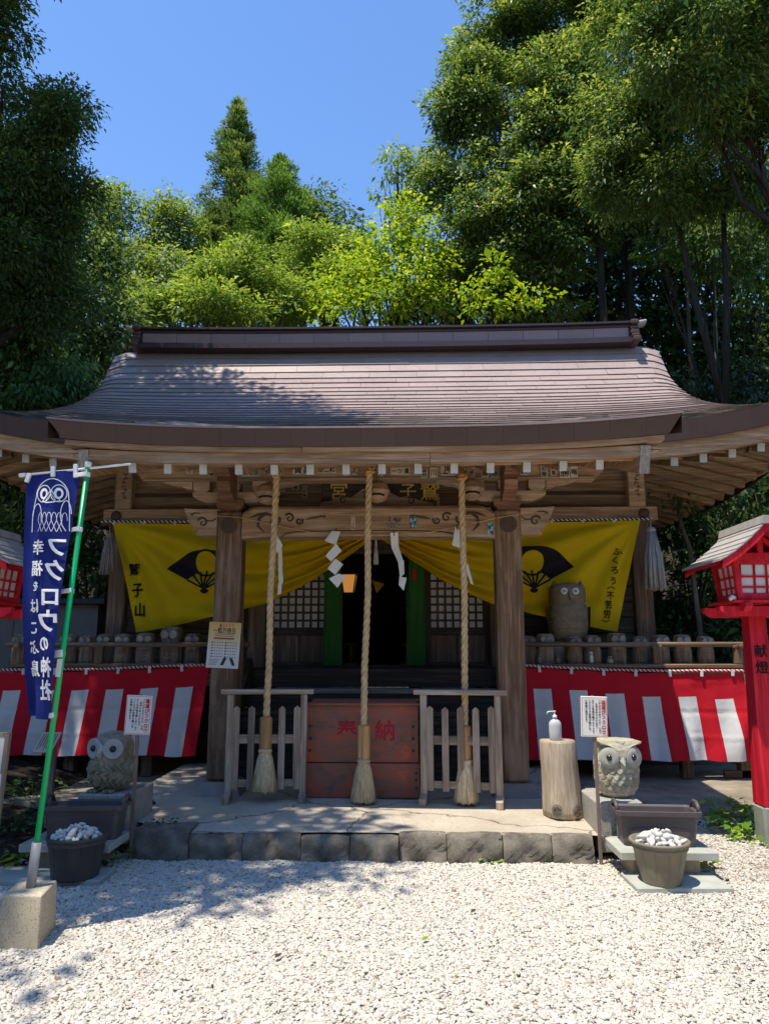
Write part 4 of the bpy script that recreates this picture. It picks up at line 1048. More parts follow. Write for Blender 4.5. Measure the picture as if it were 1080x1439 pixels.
# ---- green drapes in the doorway
for sg, x0, x1, lab in ((-1, -.72, -.475, 'green cloth drape hanging at the hanging lamp side of the doorway'), (1, .395, .64, 'green cloth drape with a small red tag hanging in the doorway')):
    root = empty('green_drape', lab, 'drape', ((x0+x1)/2, 10.08, 1.4), group='green drapes in the doorway')
    mb = MB(); mb.grid(lambda u, v: (x0 + (x1-x0)*(u*(.86+.14*v) + (.14*(1-v) if sg > 0 else 0)), 10.08 + .012*math.sin(14*u+3*v) - .02*v, 2.95 - 1.555*v), 16, 20); mb.build('cloth', M['green_cloth'], root)
    mb = MB()
    e = x1 if sg < 0 else x0
    for s2 in (x0, x1): mb.bar((s2, 10.058, 1.40), (s2 - (0 if s2 == x0 else .01), 10.07, 2.6), .012, .006)
    mb.build('hem', M['handle'] if False else M['green_cloth'], root)
    if sg > 0: mb = MB(); mb.box((.50, 10.05, 2.60), (.045, .008, .14)); mb.build('red_tag', M['red_cloth'], root)
lamp = empty('hanging_lamp', 'small glowing amber lamp hanging inside the dark doorway', 'lamp', (-.50, 11.5, 2.5))
mb = MB(); c0 = (-.50, 11.5); V = []
for z, h in ((2.47, .075), (2.74, .115)): V += [(c0[0]-h, c0[1]-h, z), (c0[0]+h, c0[1]-h, z), (c0[0]+h, c0[1]+h, z), (c0[0]-h, c0[1]+h, z)]
mb.add(V, [(3, 2, 1, 0), (4, 5, 6, 7), (0, 1, 5, 4), (1, 2, 6, 5), (2, 3, 7, 6), (3, 0, 4, 7)]); mb.build('shade', M['glow'], lamp)
mb = MB()
for i in range(4): mb.bar(Vector(V[i])*1.0, Vector(V[i+4]), .014, .014)
mb.box((c0[0], c0[1], 2.76), (.26, .26, .03)); mb.box((c0[0], c0[1], 2.46), (.17, .17, .02)); mb.bar((c0[0], c0[1], 2.77), (c0[0], c0[1], 3.7), .012, .012); mb.build('frame', M['wall_dark'], lamp)
fl = MB(); fl.add([(.0-.11, 11.0, 2.62), (.07, 11.0, 2.56), (-.05, 11.0, 2.42), (-.11, 11.012, 2.62), (.07, 11.012, 2.56), (-.05, 11.012, 2.42)], [(0, 2, 1), (3, 4, 5), (0, 1, 4, 3), (1, 2, 5, 4), (2, 0, 3, 5)])
tag(fl.build('pennant', M['yellow']), 'tiny yellow cloth pennant hanging in the dark doorway', 'pennant')
# tassels
def tassel(x, y, z0, z1, w, mat, label, knot=True):
    root = empty('tassel', label, 'tassel', (x, y, z1))
    mb = MB(); n = 26
    for k in range(n):
        a = 2*PI*k/n*2.399*3; r = w*math.sqrt((k+.5)/n)
        mb.tube([(x + .25*r*math.cos(a), y + .25*r*math.sin(a), z0), (x + .8*r*math.cos(a), y+.8*r*math.sin(a), (z0*.55+z1*.45)), (x + r*math.cos(a), y + r*math.sin(a), z1 + rr.uniform(0, .05)*(z0-z1))], w*.17, 5)
    mb.build('threads', mat, root)
    mb = MB(); mb.lathe([(.0, -.03), (w*.45, -.02), (w*.5, .0), (w*.4, .03), (.012, .05), (.008, .16), (0, .16)], 12, (x, y, z0)); mb.build('knot', mat, root)
tassel(at(914, 745, 9.75).x, 9.75, 3.15, 2.35, .13, M['tassel_grey'], 'grey thread tassel hanging by the corner post near the red lantern')
tassel(at(155, 745, 9.75).x, 9.75, 3.10, 2.58, .10, M['tassel_mix'], 'faded many-coloured thread tassel hanging behind the blue banner pole')
tassel(at(528, 775, 9.9).x, 9.9, 2.98, 2.72, .035, M['paper'], 'small white tassel at the gathered middle of the yellow curtains')

# ---- bells, ropes with brooms
def bell(px, py, label):
    p = at(px, py, 7.24); root = empty('bell', label, 'bell', p, group='round bells under the porch eave')
    r = .118
    pr = [(0, -r)] + [(r*math.cos(a), r*.95*math.sin(a)) for a in np.linspace(-1.35, -.08, 9)] + [(r*1.09, -.006), (r*1.09, .012)] + [(r*math.cos(a), .012+r*.85*math.sin(a)) for a in np.linspace(.08, 1.4, 9)] + [(.02, .115), (.02, .16), (0, .16)]
    MB().lathe(pr, 24).build('bell_body', M['bell'], root, False)
    mb = MB(); mb.tube([(-.07, -.088, -.055), (-.03, -.108, -.045), (.03, -.108, -.045), (.07, -.088, -.055)], .010, 6); mb.build('slit', M['ink'], root, False)
    mb = MB(); mb.tube([(.03*math.cos(a), 0, .18+.03*math.sin(a)) for a in np.linspace(0, 2*PI, 13)], .007, 6); mb.tube([(0, 0, .2), (0, .05, .30)], .012, 6); mb.build('ring', M['bell'], root, False)
bell(376, 694, 'old brass bell behind the first rope, nearest the pillar with the poster')
bell(530, 691, 'old brass bell behind the middle rope')
bell(662, 688, 'old brass bell behind the rope nearest the bottle stump')
def bell_rope(px0, py0, px1, py1, zb, label):
    Y = 7.06
    a = at(px0, py0, Y); b = at(px1, py1, Y); x1 = b.x
    root = empty('bell_rope', label, 'bell rope', (x1, Y, zb), group='bell ropes with straw brooms')
    mb = MB(); twisted(mb, [a + Vector((0, 0, .03)), a.lerp(b, .25) + Vector((.006*math.sin(px0), .004, 0)), a.lerp(b, .5) + Vector((.012*math.sin(px0*2), -.004, 0)), a.lerp(b, .78) + Vector((.006*math.cos(px0), 0, 0)), b], .0150, .0190, 3, .22, 7)
    mb.build('rope', M['rope'], root)
    zh = b.z; z2 = zb + .37
    mb = MB(); mb.lathe([(.050, z2), (.057, z2+.01), (.057, zh-.01), (.050, zh+.005), (.0, zh+.006)], 8, (x1, Y, 0), smooth=False); mb.build('handle', M['handle'], root)
    mb = MB(); mb.tube([(x1+.043*math.cos(t), Y+.043*math.sin(t), z2-.02) for t in np.linspace(0, 2*PI, 17)], .022, 8); mb.build('binding', M['broom'], root)
    mb = MB(); n = 120; g = random.Random(int(px0))
    off = [g.uniform(-1, 1) for _ in range(n)]
    def bf(th, r, z):
        k = int(th/(2*PI)*n) % n; t = 1-(z-zb)/(z2-zb); rr_ = r*(1 + .05*t*off[k] + .03*t*math.sin(th*3+px0))
        return (rr_*math.cos(th), rr_*math.sin(th), z + (.018*off[(k*7) % n] if t > .97 else 0))
    mb.lathe([(.0, zb+.03), (.06, zb+.012), (.105, zb), (.113, zb+.012), (.104, zb+.08), (.090, zb+.18), (.074, zb+.27), (.056, zb+.33), (.045, z2), (0, z2)], n, (x1, Y, 0), smooth=True, fn=bf)
    for k in range(70):
        t = g.uniform(0, 2*PI); mb.tube([(x1+.05*math.cos(t), Y+.05*math.sin(t), z2-.03), (x1+.085*math.cos(t), Y+.085*math.sin(t), zb+.2), (x1+g.uniform(.10, .125)*math.cos(t), Y+g.uniform(.10, .125)*math.sin(t), zb+g.uniform(-.01, .02))], .0016, 3)
    mb.build('broom_head', M['broom'], root)
    mb = MB()
    for k in range(7):
        t = g.uniform(0, 6.28); mb.tube([(a.x + g.uniform(-.03, .03), Y + g.uniform(-.03, .02), a.z + g.uniform(-.06, .03)), (a.x + g.uniform(-.06, .06), Y - .03, a.z + g.uniform(-.05, .05)), (a.x + g.uniform(-.04, .04), Y + .01, a.z + g.uniform(-.02, .10))], .014, 6)
    mb.tube([(a.x+.035*math.cos(t), Y+.035*math.sin(t), a.z-.01) for t in np.linspace(0, 2*PI, 13)], .014, 6)
    mb.tube([(a.x, Y, a.z), (a.x, Y+.08, a.z+.12), (a.x, 7.36, a.z+.16)], .016, 6)
    mb.build('top_knot', M['rope_orange'], root)
bell_rope(389, 664, 374, 1008, .335, 'bell rope with a broom end in front of the fence nearest the poster')
bell_rope(519, 662, 511, 1020, .25, 'middle bell rope with a broom end before the red offering box')
bell_rope(648, 672, 653, 1021, .25, 'bell rope with a broom end in front of the fence nearest the stump')

# ---- paper streamers and cord on the porch beam
def streamer(px, py, segs, label, Y=7.33):
    root = empty('paper_streamer', label, 'paper streamer', at(px, py, Y), group='folded white paper streamers on the porch beam')
    mb = MB(); sc = Y/F_PX
    for k, quad in enumerate(segs):
        c = [at(x, y, Y + d + .006*k) for x, y, d in quad]
        nrm = (c[1]-c[0]).cross(c[2]-c[0]).normalized()*.0015
        mb.add([p+nrm for p in c] + [p-nrm for p in c], [(0, 1, 2, 3), (7, 6, 5, 4), (0, 4, 5, 1), (1, 5, 6, 2), (2, 6, 7, 3), (3, 7, 4, 0)])
    mb.build('folded_paper', M['paper'], root)
    mb = MB(); q0 = segs[0][0]; mb.tube([at((segs[0][0][0]+segs[0][1][0])/2, q0[1]-4, Y), at((segs[0][0][0]+segs[0][1][0])/2, q0[1]+4, Y)], .004, 5); mb.build('wire', M['ink'], root)
streamer(470, 746, [[(466, 746, 0), (477, 747, 0), (477, 757, .01), (462, 768, 0), (456, 760, -.02)], ] and
         [[(466, 746, 0), (478, 747, 0), (472, 766, -.02), (456, 760, -.03)], [(472, 764, -.02), (480, 774, 0), (465, 789, .01), (457, 781, -.02)], [(471, 785, 0), (482, 793, .02), (471, 808, .01), (460, 799, -.01)], [(476, 806, .01), (485, 811, .03), (474, 826, .02), (462, 813, 0)]],
         'wide zigzag white paper streamer between the first and middle ropes')
streamer(556, 750, [[(548, 749, 0), (559, 748, 0), (560, 768, .03), (550, 771, .05)], [(550, 770, .04), (560, 768, .02), (566, 788, -.01), (559, 790, .01)], [(559, 789, .01), (567, 787, -.02), (568, 806, .0), (562, 812, .04)], [(561, 810, .03), (571, 812, .0), (567, 830, .02), (560, 822, .03)]],
         'narrow twisted white paper streamer beside the middle rope')
streamer(384, 758, [[(379, 769, 0), (389, 752, 0), (397, 766, .04), (392, 778, .04)], [(391, 774, .02), (396, 772, .05), (397, 795, .07), (391, 800, .04)], [(391, 798, .03), (396, 795, .06), (398, 818, .07), (392, 822, .04)], [(391, 820, .03), (396, 817, .06), (395, 834, .07), (390, 836, .04)]],
         'white paper streamer half hidden by the first rope')
streamer(640, 745, [[(639, 741, 0), (645, 745, .0), (646, 770, .02), (635, 766, .0)], [(645, 768, .02), (652, 772, .04), (655, 792, .05), (649, 790, .03)], [(651, 790, .03), (657, 793, .05), (665, 822, .06), (661, 820, .04)]],
         'white paper streamer behind the rope nearest the stump')
root = empty('straw_cord', 'thin straw cord strung along the porch beam between the pillars', 'cord', (0, 7.38, 2.7))
mb = MB(); mb.tube([(-1.58, 7.40, 2.95), (-1.30, 7.40, 2.93), (-.95, 7.39, 2.845), (-.6, 7.385, 2.775), (-.3, 7.38, 2.74), (.2, 7.38, 2.735), (.6, 7.385, 2.76), (.95, 7.39, 2.83), (1.30, 7.40, 2.91), (1.56, 7.40, 2.95)], .0042, 5); mb.build('strand', M['rope'], root)

# ---- offering box
OB = empty('offering_box', 'weathered red offering box lettered in red between the two fences', 'offering box', (-.045, 7.58, PZ))
bx0, bx1, by0, by1 = -.595, .505, 7.28, 7.95
for yb_ in (by0+.016, by1-.016): mb = MB(); mb.box(((bx0+bx1)/2, yb_, .39), (bx1-bx0, .032, .31), .006); mb.build('base_board', M['box_red'], OB)
for x in (bx0+.016, bx1-.016):
    mb = MB(); mb.box((x, (by0+by1)/2, .39), (.032, by1-by0-.066, .31)); mb.build('side_board', M['box_red'], OB)
    mb = MB(); mb.box((x+(.014 if x < 0 else -.014), (by0+by1)/2, .81), (.03, by1-by0-.12, .53)); mb.build('side_board', M['box_red'], OB)
mb = MB(); mb.box(((bx0+bx1)/2, by0+.044, .815), (bx1-bx0-.022, .03, .53), .005, 0, Matrix.Rotation(-.012, 3, 'X')); up = mb.build('front_board', M['box_red'], OB)
for yb_ in (by0+.030, by1-.03): mb = MB(); mb.box(((bx0+bx1)/2, yb_, 1.087), (bx1-bx0+.004, .06, .022), .004); mb.build('top_frame', M['box_red'], OB)
for k in range(9):
    mb = MB(); mb.box(((bx0+bx1)/2, by0+.10+.06*k, 1.075), (bx1-bx0-.06, .028, .03), .004); mb.build('slat', M['box_red'], OB)
mb = MB()
for ch, px in (('奉', 487), ('納', 541)):
    p = at(px, 1031, 7.3); write(mb, ch, p.x, .845, .205, lambda u, v: (u, by0+.0265 - (v-.815)*.012, v), False, .014)
mb.build('lettering', M['box_ink'], up)
mb = MB()
for x in (bx0+.06, bx1-.06):
    for z in (.66, .77, .88): mb.lathe([(.016, 0), (.013, .006), (0, .010)], 10, fn=lambda th, r, z_, x=x, z=z: (x+r*math.cos(th), by0+.028-z_, z+r*math.sin(th)))
for x in (bx1-.035,):
    for z in (.33, .40, .46): mb.lathe([(.012, 0), (.010, .005), (0, .008)], 10, fn=lambda th, r, z_, x=x, z=z: (x+r*math.cos(th), by0-z_, z+r*math.sin(th)))
mb.build('nail_heads', M['carve'], OB, kind='stuff')

# ---- fence panels
def fence(cx, cy, rz, w, label):
    root = empty('fence_panel', label, 'fence', (cx, cy, PZ), rz, 'low picket fences beside the offering box')
    for sx in (-1, 1):
        mb = MB(); mb.box((sx*w/2, 0, .50), (.060, .055, .93), .006); mb.build('fence_post', M['grey_wood_z'], root, False)
        mb = MB(); mb.prism([(-.13, 0), (.13, 0), (.13, .06), (.05, .09), (-.05, .09), (-.13, .06)], lambda u, v, q_, sx=sx: (sx*w/2-.031+q_, u*.9, v), .062); mb.build('foot', M['grey_wood_z'], root, False)
    mb = MB(); mb.box((0, 0, .988), (w+.18, .075, .045), .005); mb.build('top_rail', M['grey_wood_x'], root, False)
    mb = MB(); mb.box((0, .012, .56), (w-.06, .022, .08), .004); mb.build('middle_rail', M['grey_wood_x'], root, False)
    mb = MB(); mb.box((0, .012, .17), (w-.06, .022, .065), .004); mb.build('bottom_rail', M['grey_wood_x'], root, False)
    for k in range(5):
        x = -w/2 + .060 + (w-.12)*k/4; h = .865 + rr.uniform(-.008, .008); d = .030
        mb = MB(); mb.prism([(x-d, .12+rr.uniform(-.01, .01)), (x+d, .12), (x+d, h-.025), (x, h), (x-d, h-.025)], lambda u, v, q_: (u, -.022+q_, v), .022); mb.build('picket', M['grey_wood_z'], root, False)
fence(-.915, 7.10, .09, .68, 'grey picket fence between the poster pillar and the red offering box')
fence(.875, 7.02, -.17, .68, 'grey picket fence between the red offering box and the pillar by the stump')

# ---- poster on the pillar
pc = at(314.5, 906.5, 7.405); root = empty('poster', 'white and orange notice with a dated table fixed on the pillar', 'poster', (pc.x, 7.405, pc.z-.22))
W_, H_ = 45*7.405/F_PX, 63*7.405/F_PX
Rt = Matrix.Rotation(.045, 3, 'Y')
mb = MB(); mb.box(pc, (W_, .006, H_), .0, 0, Rt); mb.build('sheet', M['poster'], root)
def pf(u, v):
    d = Rt @ Vector((u*W_, 0, v*H_)); return (pc.x+d.x, 7.4005, pc.z+d.z)
mb = MB(); write(mb, '福ふくろう', -.14, .425, .085, pf, False, .03, sx=.9, pitch=1.12); k0 = MB()
write(mb, '今月は左の日です', -.30, .152, .055, pf, False, .02, pitch=1.45) if False else None
mb.build('red_lettering', M['ink_red'], root)
mb = MB(); write(mb, '一粒万倍日', -.29, .315, .135, pf, False, .035, pitch=1.05, sx=1.05)
gg = random.Random(5)
for r in range(3): inset(mb, [(-.30 + .0*r, .235-.04*r), (.30, .235-.04*r)], .010, pf)
for r in range(6):
    for c in range(2):
        inset(mb, [(-.38+.42*c, .055-.062*r), (-.33+.42*c, .055-.062*r)], .030, pf)
        for k in range(4): inset(mb, [(-.29+.42*c+.075*k, .055-.062*r), (-.25+.42*c+.075*k, .055-.062*r)], .016, pf)
for r in range(4): inset(mb, [(-.42, -.32-.035*r), (-.10-.03*r, -.32-.035*r)], .009, pf)
mb.build('small_print', M['carve'], root)
mb = MB(); inset(mb, [(-.34, .138), (.32, .138)], .024, pf); mb.build('red_line', M['ink_red'], root)
mb = MB()
for c, s2 in ((.03, 1), (.30, -1)):
    mb.add([pf(c-.05+.05*s2, -.27), pf(c+.05+.05*s2, -.275+.0), pf(c+.05-.05*s2, -.44), pf(c-.05-.05*s2, -.435)], [(0, 3, 2, 1)])
q = N('dark_green_print'); q.bsdf((.02, .05, .02), .6); mb.build('charm_picture', q.m, root)

# ---- owls carved in wood along the veranda
def owl_mesh(w, h, d, flat, tuft, seed):
    g = random.Random(seed); ph = g.uniform(0, 6)
    body = MB(); n = 30
    prof = [(0, 0), (.42, .0), (.47, .03), (.50, .15), (.51, .35), (.49, .52), (.455, .60), (.44, .625), (.46, .66), (.485, .72), (.49, .82), (.46, .90), (.40, .955), (.28, .99), (0, 1.0)]
    if flat: prof = prof[:-4] + [(.475, .90), (.44, .955), (.34, .99), (0, 1.0)]
    def f(th, r, z):
        c, s = math.cos(th), math.sin(th); e = .72
        x = math.copysign(abs(c)**e, c)*r*w; y = math.copysign(abs(s)**e, s)*r*d
        k = 1 + .025*math.sin(5*th+ph+7*z) + .02*math.sin(11*th+13*z+ph)
        if s < -.3 and .64 < z < .93: y *= .88                                     # flattened face
        return (x*k, y*k, z*h + (.03*h*max(0, abs(c)-.5) if (tuft and z > .93) else 0))
    body.lathe(prof, n, smooth=True, fn=f)
    for k_ in range(4):                                                            # carved breast ridges
        body.tube([(-w*.22, -d*.5, h*(.50-.09*k_)), (0, -d*.535, h*(.47-.09*k_)), (w*.22, -d*.5, h*(.50-.09*k_))], .006, 5)
    body.tube([(-w*.42, -d*.36, h*.905), (-w*.2, -d*.50, h*.94), (0, -d*.52, h*.85), (w*.2, -d*.50, h*.94), (w*.42, -d*.36, h*.905)], .010, 6)
    for sx in (-1, 1):                                                             # wings and feet
        body.grid(lambda u, v, sx=sx: (sx*(w*.50 + .012*math.sin(PI*u)), -d*.30 + d*.45*u*(1-.3*v), h*(.56-.46*v)), 4, 6)
        body.box((sx*w*.20, -d*.50, h*.035), (w*.26, d*.26, h*.07), .01)
    body.add([(-.03*w/.24, -d*.44, h*.83), (.03*w/.24, -d*.44, h*.83), (0, -d*.45, h*.66), (0, -d*.62, h*.74)], [(0, 3, 1), (0, 2, 3), (3, 2, 1)])
    eyes = MB()
    for sx in (-1, 1):
        cx, cz, yy = sx*w*.215, h*.815, -d*.468
        for r0, r1, yo_ in ((.19, .19, .02), (.19, .15, -.010), (.15, .10, -.001), (.10, .055, -.006)):
            V = [(cx+w*r*math.cos(2*PI*k/14), yy+y_*1.3, cz+w*r*math.sin(2*PI*k/14)) for r, y_ in ((r0, yo_), (r1, -.008 if yo_ == 0 else yo_-.002)) for k in range(14)]
            eyes.add(V, [(k, (k+1) % 14, 14+(k+1) % 14, 14+k) for k in range(14)])
        disc(eyes, cx, cz, w*.05, lambda u, v, yy=yy: (u, yy-.012, v), 0, 10)
    return body, eyes
variants = []
for i, (w, h, d, fl_, tf) in enumerate(((.215, .43, .19, 1, 0), (.20, .41, .19, 0, 0), (.235, .46, .2, 1, 1), (.205, .415, .19, 0, 1))):
    b_, e_ = owl_mesh(w, h, d, fl_, tf, i)
    variants.append((b_.mesh('owl_body', M['owl_wood']), e_.mesh('owl_eyes', M['owl_eye_wood'])))
warm = [(lambda a: (a[0].copy(), a[1].copy()))(v) for v in variants]
for b_, e_ in warm: b_.materials[0] = M['owl_wood_warm']
def owl(px, var, sc, label, grp, wm=False, Y=9.47):
    p = at(px, 905, Y); root = empty('wooden_owl', label, 'owl carving', (p.x, Y + rr.uniform(-.02, .03), 1.371), rr.uniform(-.2, .2), grp)
    root.scale = (sc*rr.uniform(.96, 1.04), sc, sc)
    b_, e_ = (warm if wm else variants)[var]
    link_mesh('body', b_, root, False); link_mesh('eyes', e_, root, False)
gl = 'wooden owls behind the railing beside the yellow curtain with three characters'; gr = 'wooden owls behind the railing under the large owl'
for px, v, s, lab in ((98, 0, 1.0, 'carved owl just right of the green banner pole, first of its row'), (124, 1, 1.0, 'round-headed carved owl, second after the green banner pole'), (149, 0, 1.0, 'carved owl third after the green banner pole'), (174, 1, 1.05, 'carved owl fourth after the green banner pole, below the lowest corner of the yellow curtain'),
                      (205, 0, 1.03, 'smooth carved owl standing just before the tallest tufted owl'), (241, 2, 1.12, 'tallest carved owl with ear tufts, below the yellow curtain and near the poster'), (271, 3, 1.04, 'small tufted carved owl next to the poster pillar'), (62, 1, 1.0, 'carved owl hidden behind the blue banner'), (30, 0, 1.0, 'carved owl between the left red lantern and the blue banner')):
    owl(px, v, s, lab, gl)
for px, v, s, lab in ((741, 1, .98, 'carved owl half hidden behind the pillar by the stump'), (765, 0, 1.0, 'pale square-headed carved owl, first full one after the pillar by the stump'), (805, 3, .95, 'carved owl with a rounded face in front of the large owl'), (831, 1, 1.0, 'brown carved owl directly behind the tiny white owl figurine'), (866, 0, 1.02, 'broad dark-headed carved owl under the corner of the yellow curtain'), (898, 1, .97, 'carved owl in front of the corner post'),
                      (927, 0, .96, 'carved owl with pale eye rings just beside the corner post'), (958, 0, .97, 'carved owl second from the end of the railing'), (989, 1, .97, 'carved owl last in its row, nearest the red lantern')):
    owl(px, v, s, lab, gr, True)
def figurine(px, py, mat, w, h, label, kind=0):
    p = at(px, py, 9.33); root = empty('owl_figurine', label, 'figurine', (p.x, 9.33, 1.432), 0, 'tiny owl figurines on the railing sill')
    mb = MB(); mb.lathe([(0, 0), (w*.42, 0), (w*.5, h*.25), (w*.42, h*.55), (w*.36, h*.62), (w*.42, h*.75), (w*.36, h*.92), (0, h)], 14); mb.build('body', mat, root, False)
    mb = MB()
    for sx in (-1, 1): disc(mb, sx*w*.18, h*.76, w*.12, lambda u, v: (u, -w*.43, v), 0, 10)
    mb.build('eyes', M['pupil'], root, False)
figurine(757, 925, M['owl_stone'], .06, .11, 'tiny grey owl figurine beside the pale square-headed carved owl')
figurine(783, 927, M['owl_bronze'], .07, .10, 'tiny brown owl figurine in the dark gap before the large owl')
figurine(830, 923, M['white_plastic'], .055, .15, 'tiny white owl figurine standing upright on the sill')
figurine(857, 930, M['owl_stone_pale'], .085, .09, 'tiny round pale owl figurine on the sill')
# large owl
bo = empty('large_owl_statue', 'large brown owl statue with white eyes before the yellow curtain', 'owl statue', (at(797, 860, 9.72).x, 9.72, 1.702))
mb = MB()
def bof(th, r, z):
    c, s = math.cos(th), math.sin(th); e = .75
    x = math.copysign(abs(c)**e, c)*r; y = math.copysign(abs(s)**e, s)*r*.8
    k = 1
    if .06 < z < .46 and s < .35:
        row = math.floor(z/.05); u_ = th*18/(2*PI) + (.5 if row % 2 else 0); fx = u_-math.floor(u_)-.5; e_ = z/.05-row - 2*fx*fx; k -= .035*(e_ if e_ > 0 else .9)
    return (x*k, y*k, z)
bpf = [(.0, .20), (.05, .235), (.2, .255), (.38, .258), (.45, .245), (.475, .215), (.49, .215), (.50, .23), (.60, .232), (.69, .225), (.735, .19), (.75, .02)]
mb.lathe([(0, 0)] + [(interp(bpf, z), z) for z in np.linspace(0, .75, 90)] + [(0, .751)], 120, fn=bof); mb.build('body', M['owl_bronze'], bo, False)
for sx in (-1, 1):
    mb = MB(); mb.lathe([(.0, .0), (.035, .0), (.02, .04), (0, .06)], 8, (sx*.17, -.05, .725)); mb.build('ear_tuft', M['owl_bronze'], bo, False)
    mb = MB(); mb.lathe([(.046, 0), (.042, .014), (0, .016)], 20, fn=lambda th, r, z, sx=sx: (sx*.072+r*math.cos(th), -.180-z, .635+r*math.sin(th))); ey = mb.build('eye', M['ink_white'], bo, False)
    mb = MB(); mb.lathe([(.018, 0), (.016, .008), (0, .010)], 14, fn=lambda th, r, z, sx=sx: (sx*.072+r*math.cos(th)+.004, -.196-z, .632+r*math.sin(th))); mb.build('pupil', M['steel'], ey, False)
    mb = MB(); mb.grid(lambda u, v, sx=sx: (sx*(.262+.012*math.sin(PI*u)-.04*v*v), -.14+.24*u, .44-.36*v), 6, 8); mb.build('wing', M['owl_bronze'], bo, False)
mb = MB(); mb.prism([(-.022, .63), (0, .52), (.022, .63)], lambda u, v, q_: (u, -.215+q_, v), .06); mb.build('beak', M['owl_bronze'], bo, False)
pd_ = empty('statue_pedestal', 'grey block carrying the large owl statue behind the railing', 'pedestal', (bo.location.x, 9.76, 1.372))
mb = MB(); mb.box((0, 0, .164), (.5, .42, .328), .01); mb.build('block', M['plinth'], pd_, False)
# ---- stone owls at the podium corners
def scallop(th, z, n, hgt):
    row = math.floor(z/hgt); u = th*n/(2*PI) + (.5 if row % 2 else 0); fx = u - math.floor(u) - .5; fz = z/hgt - row
    edge = fz - (1.6*fx*fx)
    return 1 if 0 <= edge < .16 else 0
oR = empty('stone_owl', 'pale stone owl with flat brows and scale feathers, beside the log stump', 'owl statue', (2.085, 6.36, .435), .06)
mb = MB(); zs = list(np.linspace(0, 1, 150)); H = .445
rp_ = [(0, .55), (.05, .72), (.15, .88), (.3, .98), (.45, 1.0), (.6, .985), (.75, .95), (.88, .92), (.97, .89), (1, .86)]
def oRf(th, r, z):
    k = interp(rp_, z)*.178; c, s = math.cos(th), math.sin(th)
    if s < .3 and .10 < z < .64:
        row = math.floor(z*H/.046); u_ = th*20/(2*PI) + (.5 if row % 2 else 0); fx = u_ - math.floor(u_) - .5; fz = z*H/.046 - row
        e_ = fz - 2.2*fx*fx; k += .004*((1-e_) if e_ > 0 else -e_*.5) - (.007 if -.02 <= e_ < .13 else 0)
    k += .0025*math.sin(9*th+22*z) + .002*math.sin(17*th-31*z)
    return (k*c*1.0, k*s*.92, z*H)
mb.lathe([(.1, z) for z in zs], 280, fn=oRf); n_ = len(mb.v); mb.build('body', M['owl_stone_pale'], oR, False)
mb = MB()
brow = [(-.172, .440), (.172, .440), (.165, .425), (.09, .408), (.045, .375), (.022, .315), (-.022, .315), (-.045, .375), (-.09, .408), (-.165, .425)]
mb.prism(brow[::-1], lambda u, v, q_: (u, -.178+abs(u)*.25+q_ + (.44-v)*-.05, v), .12); mb.build('brow', M['owl_stone_pale'], oR, False)
for sx in (-1, 1):
    c = Vector((sx*.091, -.122, .318)); R_ = Matrix.Rotation(sx*.36, 3, 'Z')
    def ef(th, r, z): 
        d = R_ @ Vector((r*math.cos(th)*.97, -z, r*math.sin(th)*1.04)); return c + d
    mb = MB(); mb.lathe([(.080, -.02), (.081, .022), (.076, .030), (.03, .026), (0, .024)], 36, fn=ef); ey = mb.build('eye_disc', M['owl_eye_stone'], oR, False)
    mb = MB(); mb.lathe([(.024, .022), (.021, .032), (.012, .039), (0, .041)], 18, fn=ef); mb.build('pupil', M['pupil'], ey, False)
mb = MB(); mb.add([(-.026, -.172, .30), (.026, -.172, .30), (0, -.158, .195), (0, -.225, .262), (0, -.19, .335)], [(0, 3, 4), (3, 1, 4), (0, 2, 3), (3, 2, 1)]); mb.build('beak', M['owl_eye_stone'], oR, False)
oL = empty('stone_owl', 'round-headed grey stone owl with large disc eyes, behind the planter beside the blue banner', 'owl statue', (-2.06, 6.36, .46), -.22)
mb = MB()
lp_ = [(0, .50), (.04, .62), (.12, .83), (.25, .98), (.38, 1.0), (.48, .96), (.56, .90), (.63, .88), (.72, .90), (.80, .87), (.88, .76), (.94, .58), (.98, .34), (1, .05)]
def oLf(th, r, z):
    k = interp(lp_, z)*.187; c, s = math.cos(th), math.sin(th)
    if z < .56:
        w = min(1, z/.06)*min(1, (.58-z)/.08)
        k += .013*w*math.sin(19*th + 2.4*math.sin(22*z+3*th) + 1.1*math.sin(47*z))*(.65+.35*math.sin(29*z+4*th)) + .004*w*math.sin(47*th+60*z)
    else: k += .0015*math.sin(40*th)*math.sin(60*z)
    return (k*c, k*s*.95, z*.475)
mb.lathe([(.1, z) for z in np.linspace(0, 1, 110)], 200, fn=oLf); mb.build('body', M['owl_stone'], oL, False)
for sx in (-1, 1):
    c = Vector((sx*.086, -.130, .345)); R_ = Matrix.Rotation(sx*.40, 3, 'Z')
    def ef(th, r, z): return c + R_ @ Vector((r*math.cos(th), -z, r*math.sin(th)))
    mb = MB(); mb.lathe([(.079, -.03), (.082, .010), (.078, .020), (.066, .018), (.034, .010), (0, .008)], 36, fn=ef); ey = mb.build('eye_disc', M['owl_eye_grey'], oL, False)
    mb = MB(); mb.lathe([(.027, .008), (.025, .020), (.014, .031), (0, .034)], 18, fn=ef); pu = mb.build('pupil', M['pupil'], ey, False)
    mb = MB()
    for k in range(3): mb.box((sx*.07-.03+.03*k, -.135, .014), (.024, .07, .028), .008)
    mb.build('foot', M['owl_stone'], oL, False)
mb = MB(); mb.add([(-.030, -.170, .355), (.030, -.170, .355), (0, -.165, .262), (0, -.225, .295), (0, -.185, .40)], [(0, 3, 4), (3, 1, 4), (0, 2, 3), (3, 2, 1)]); mb.build('beak', M['owl_eye_grey'], oL, False)
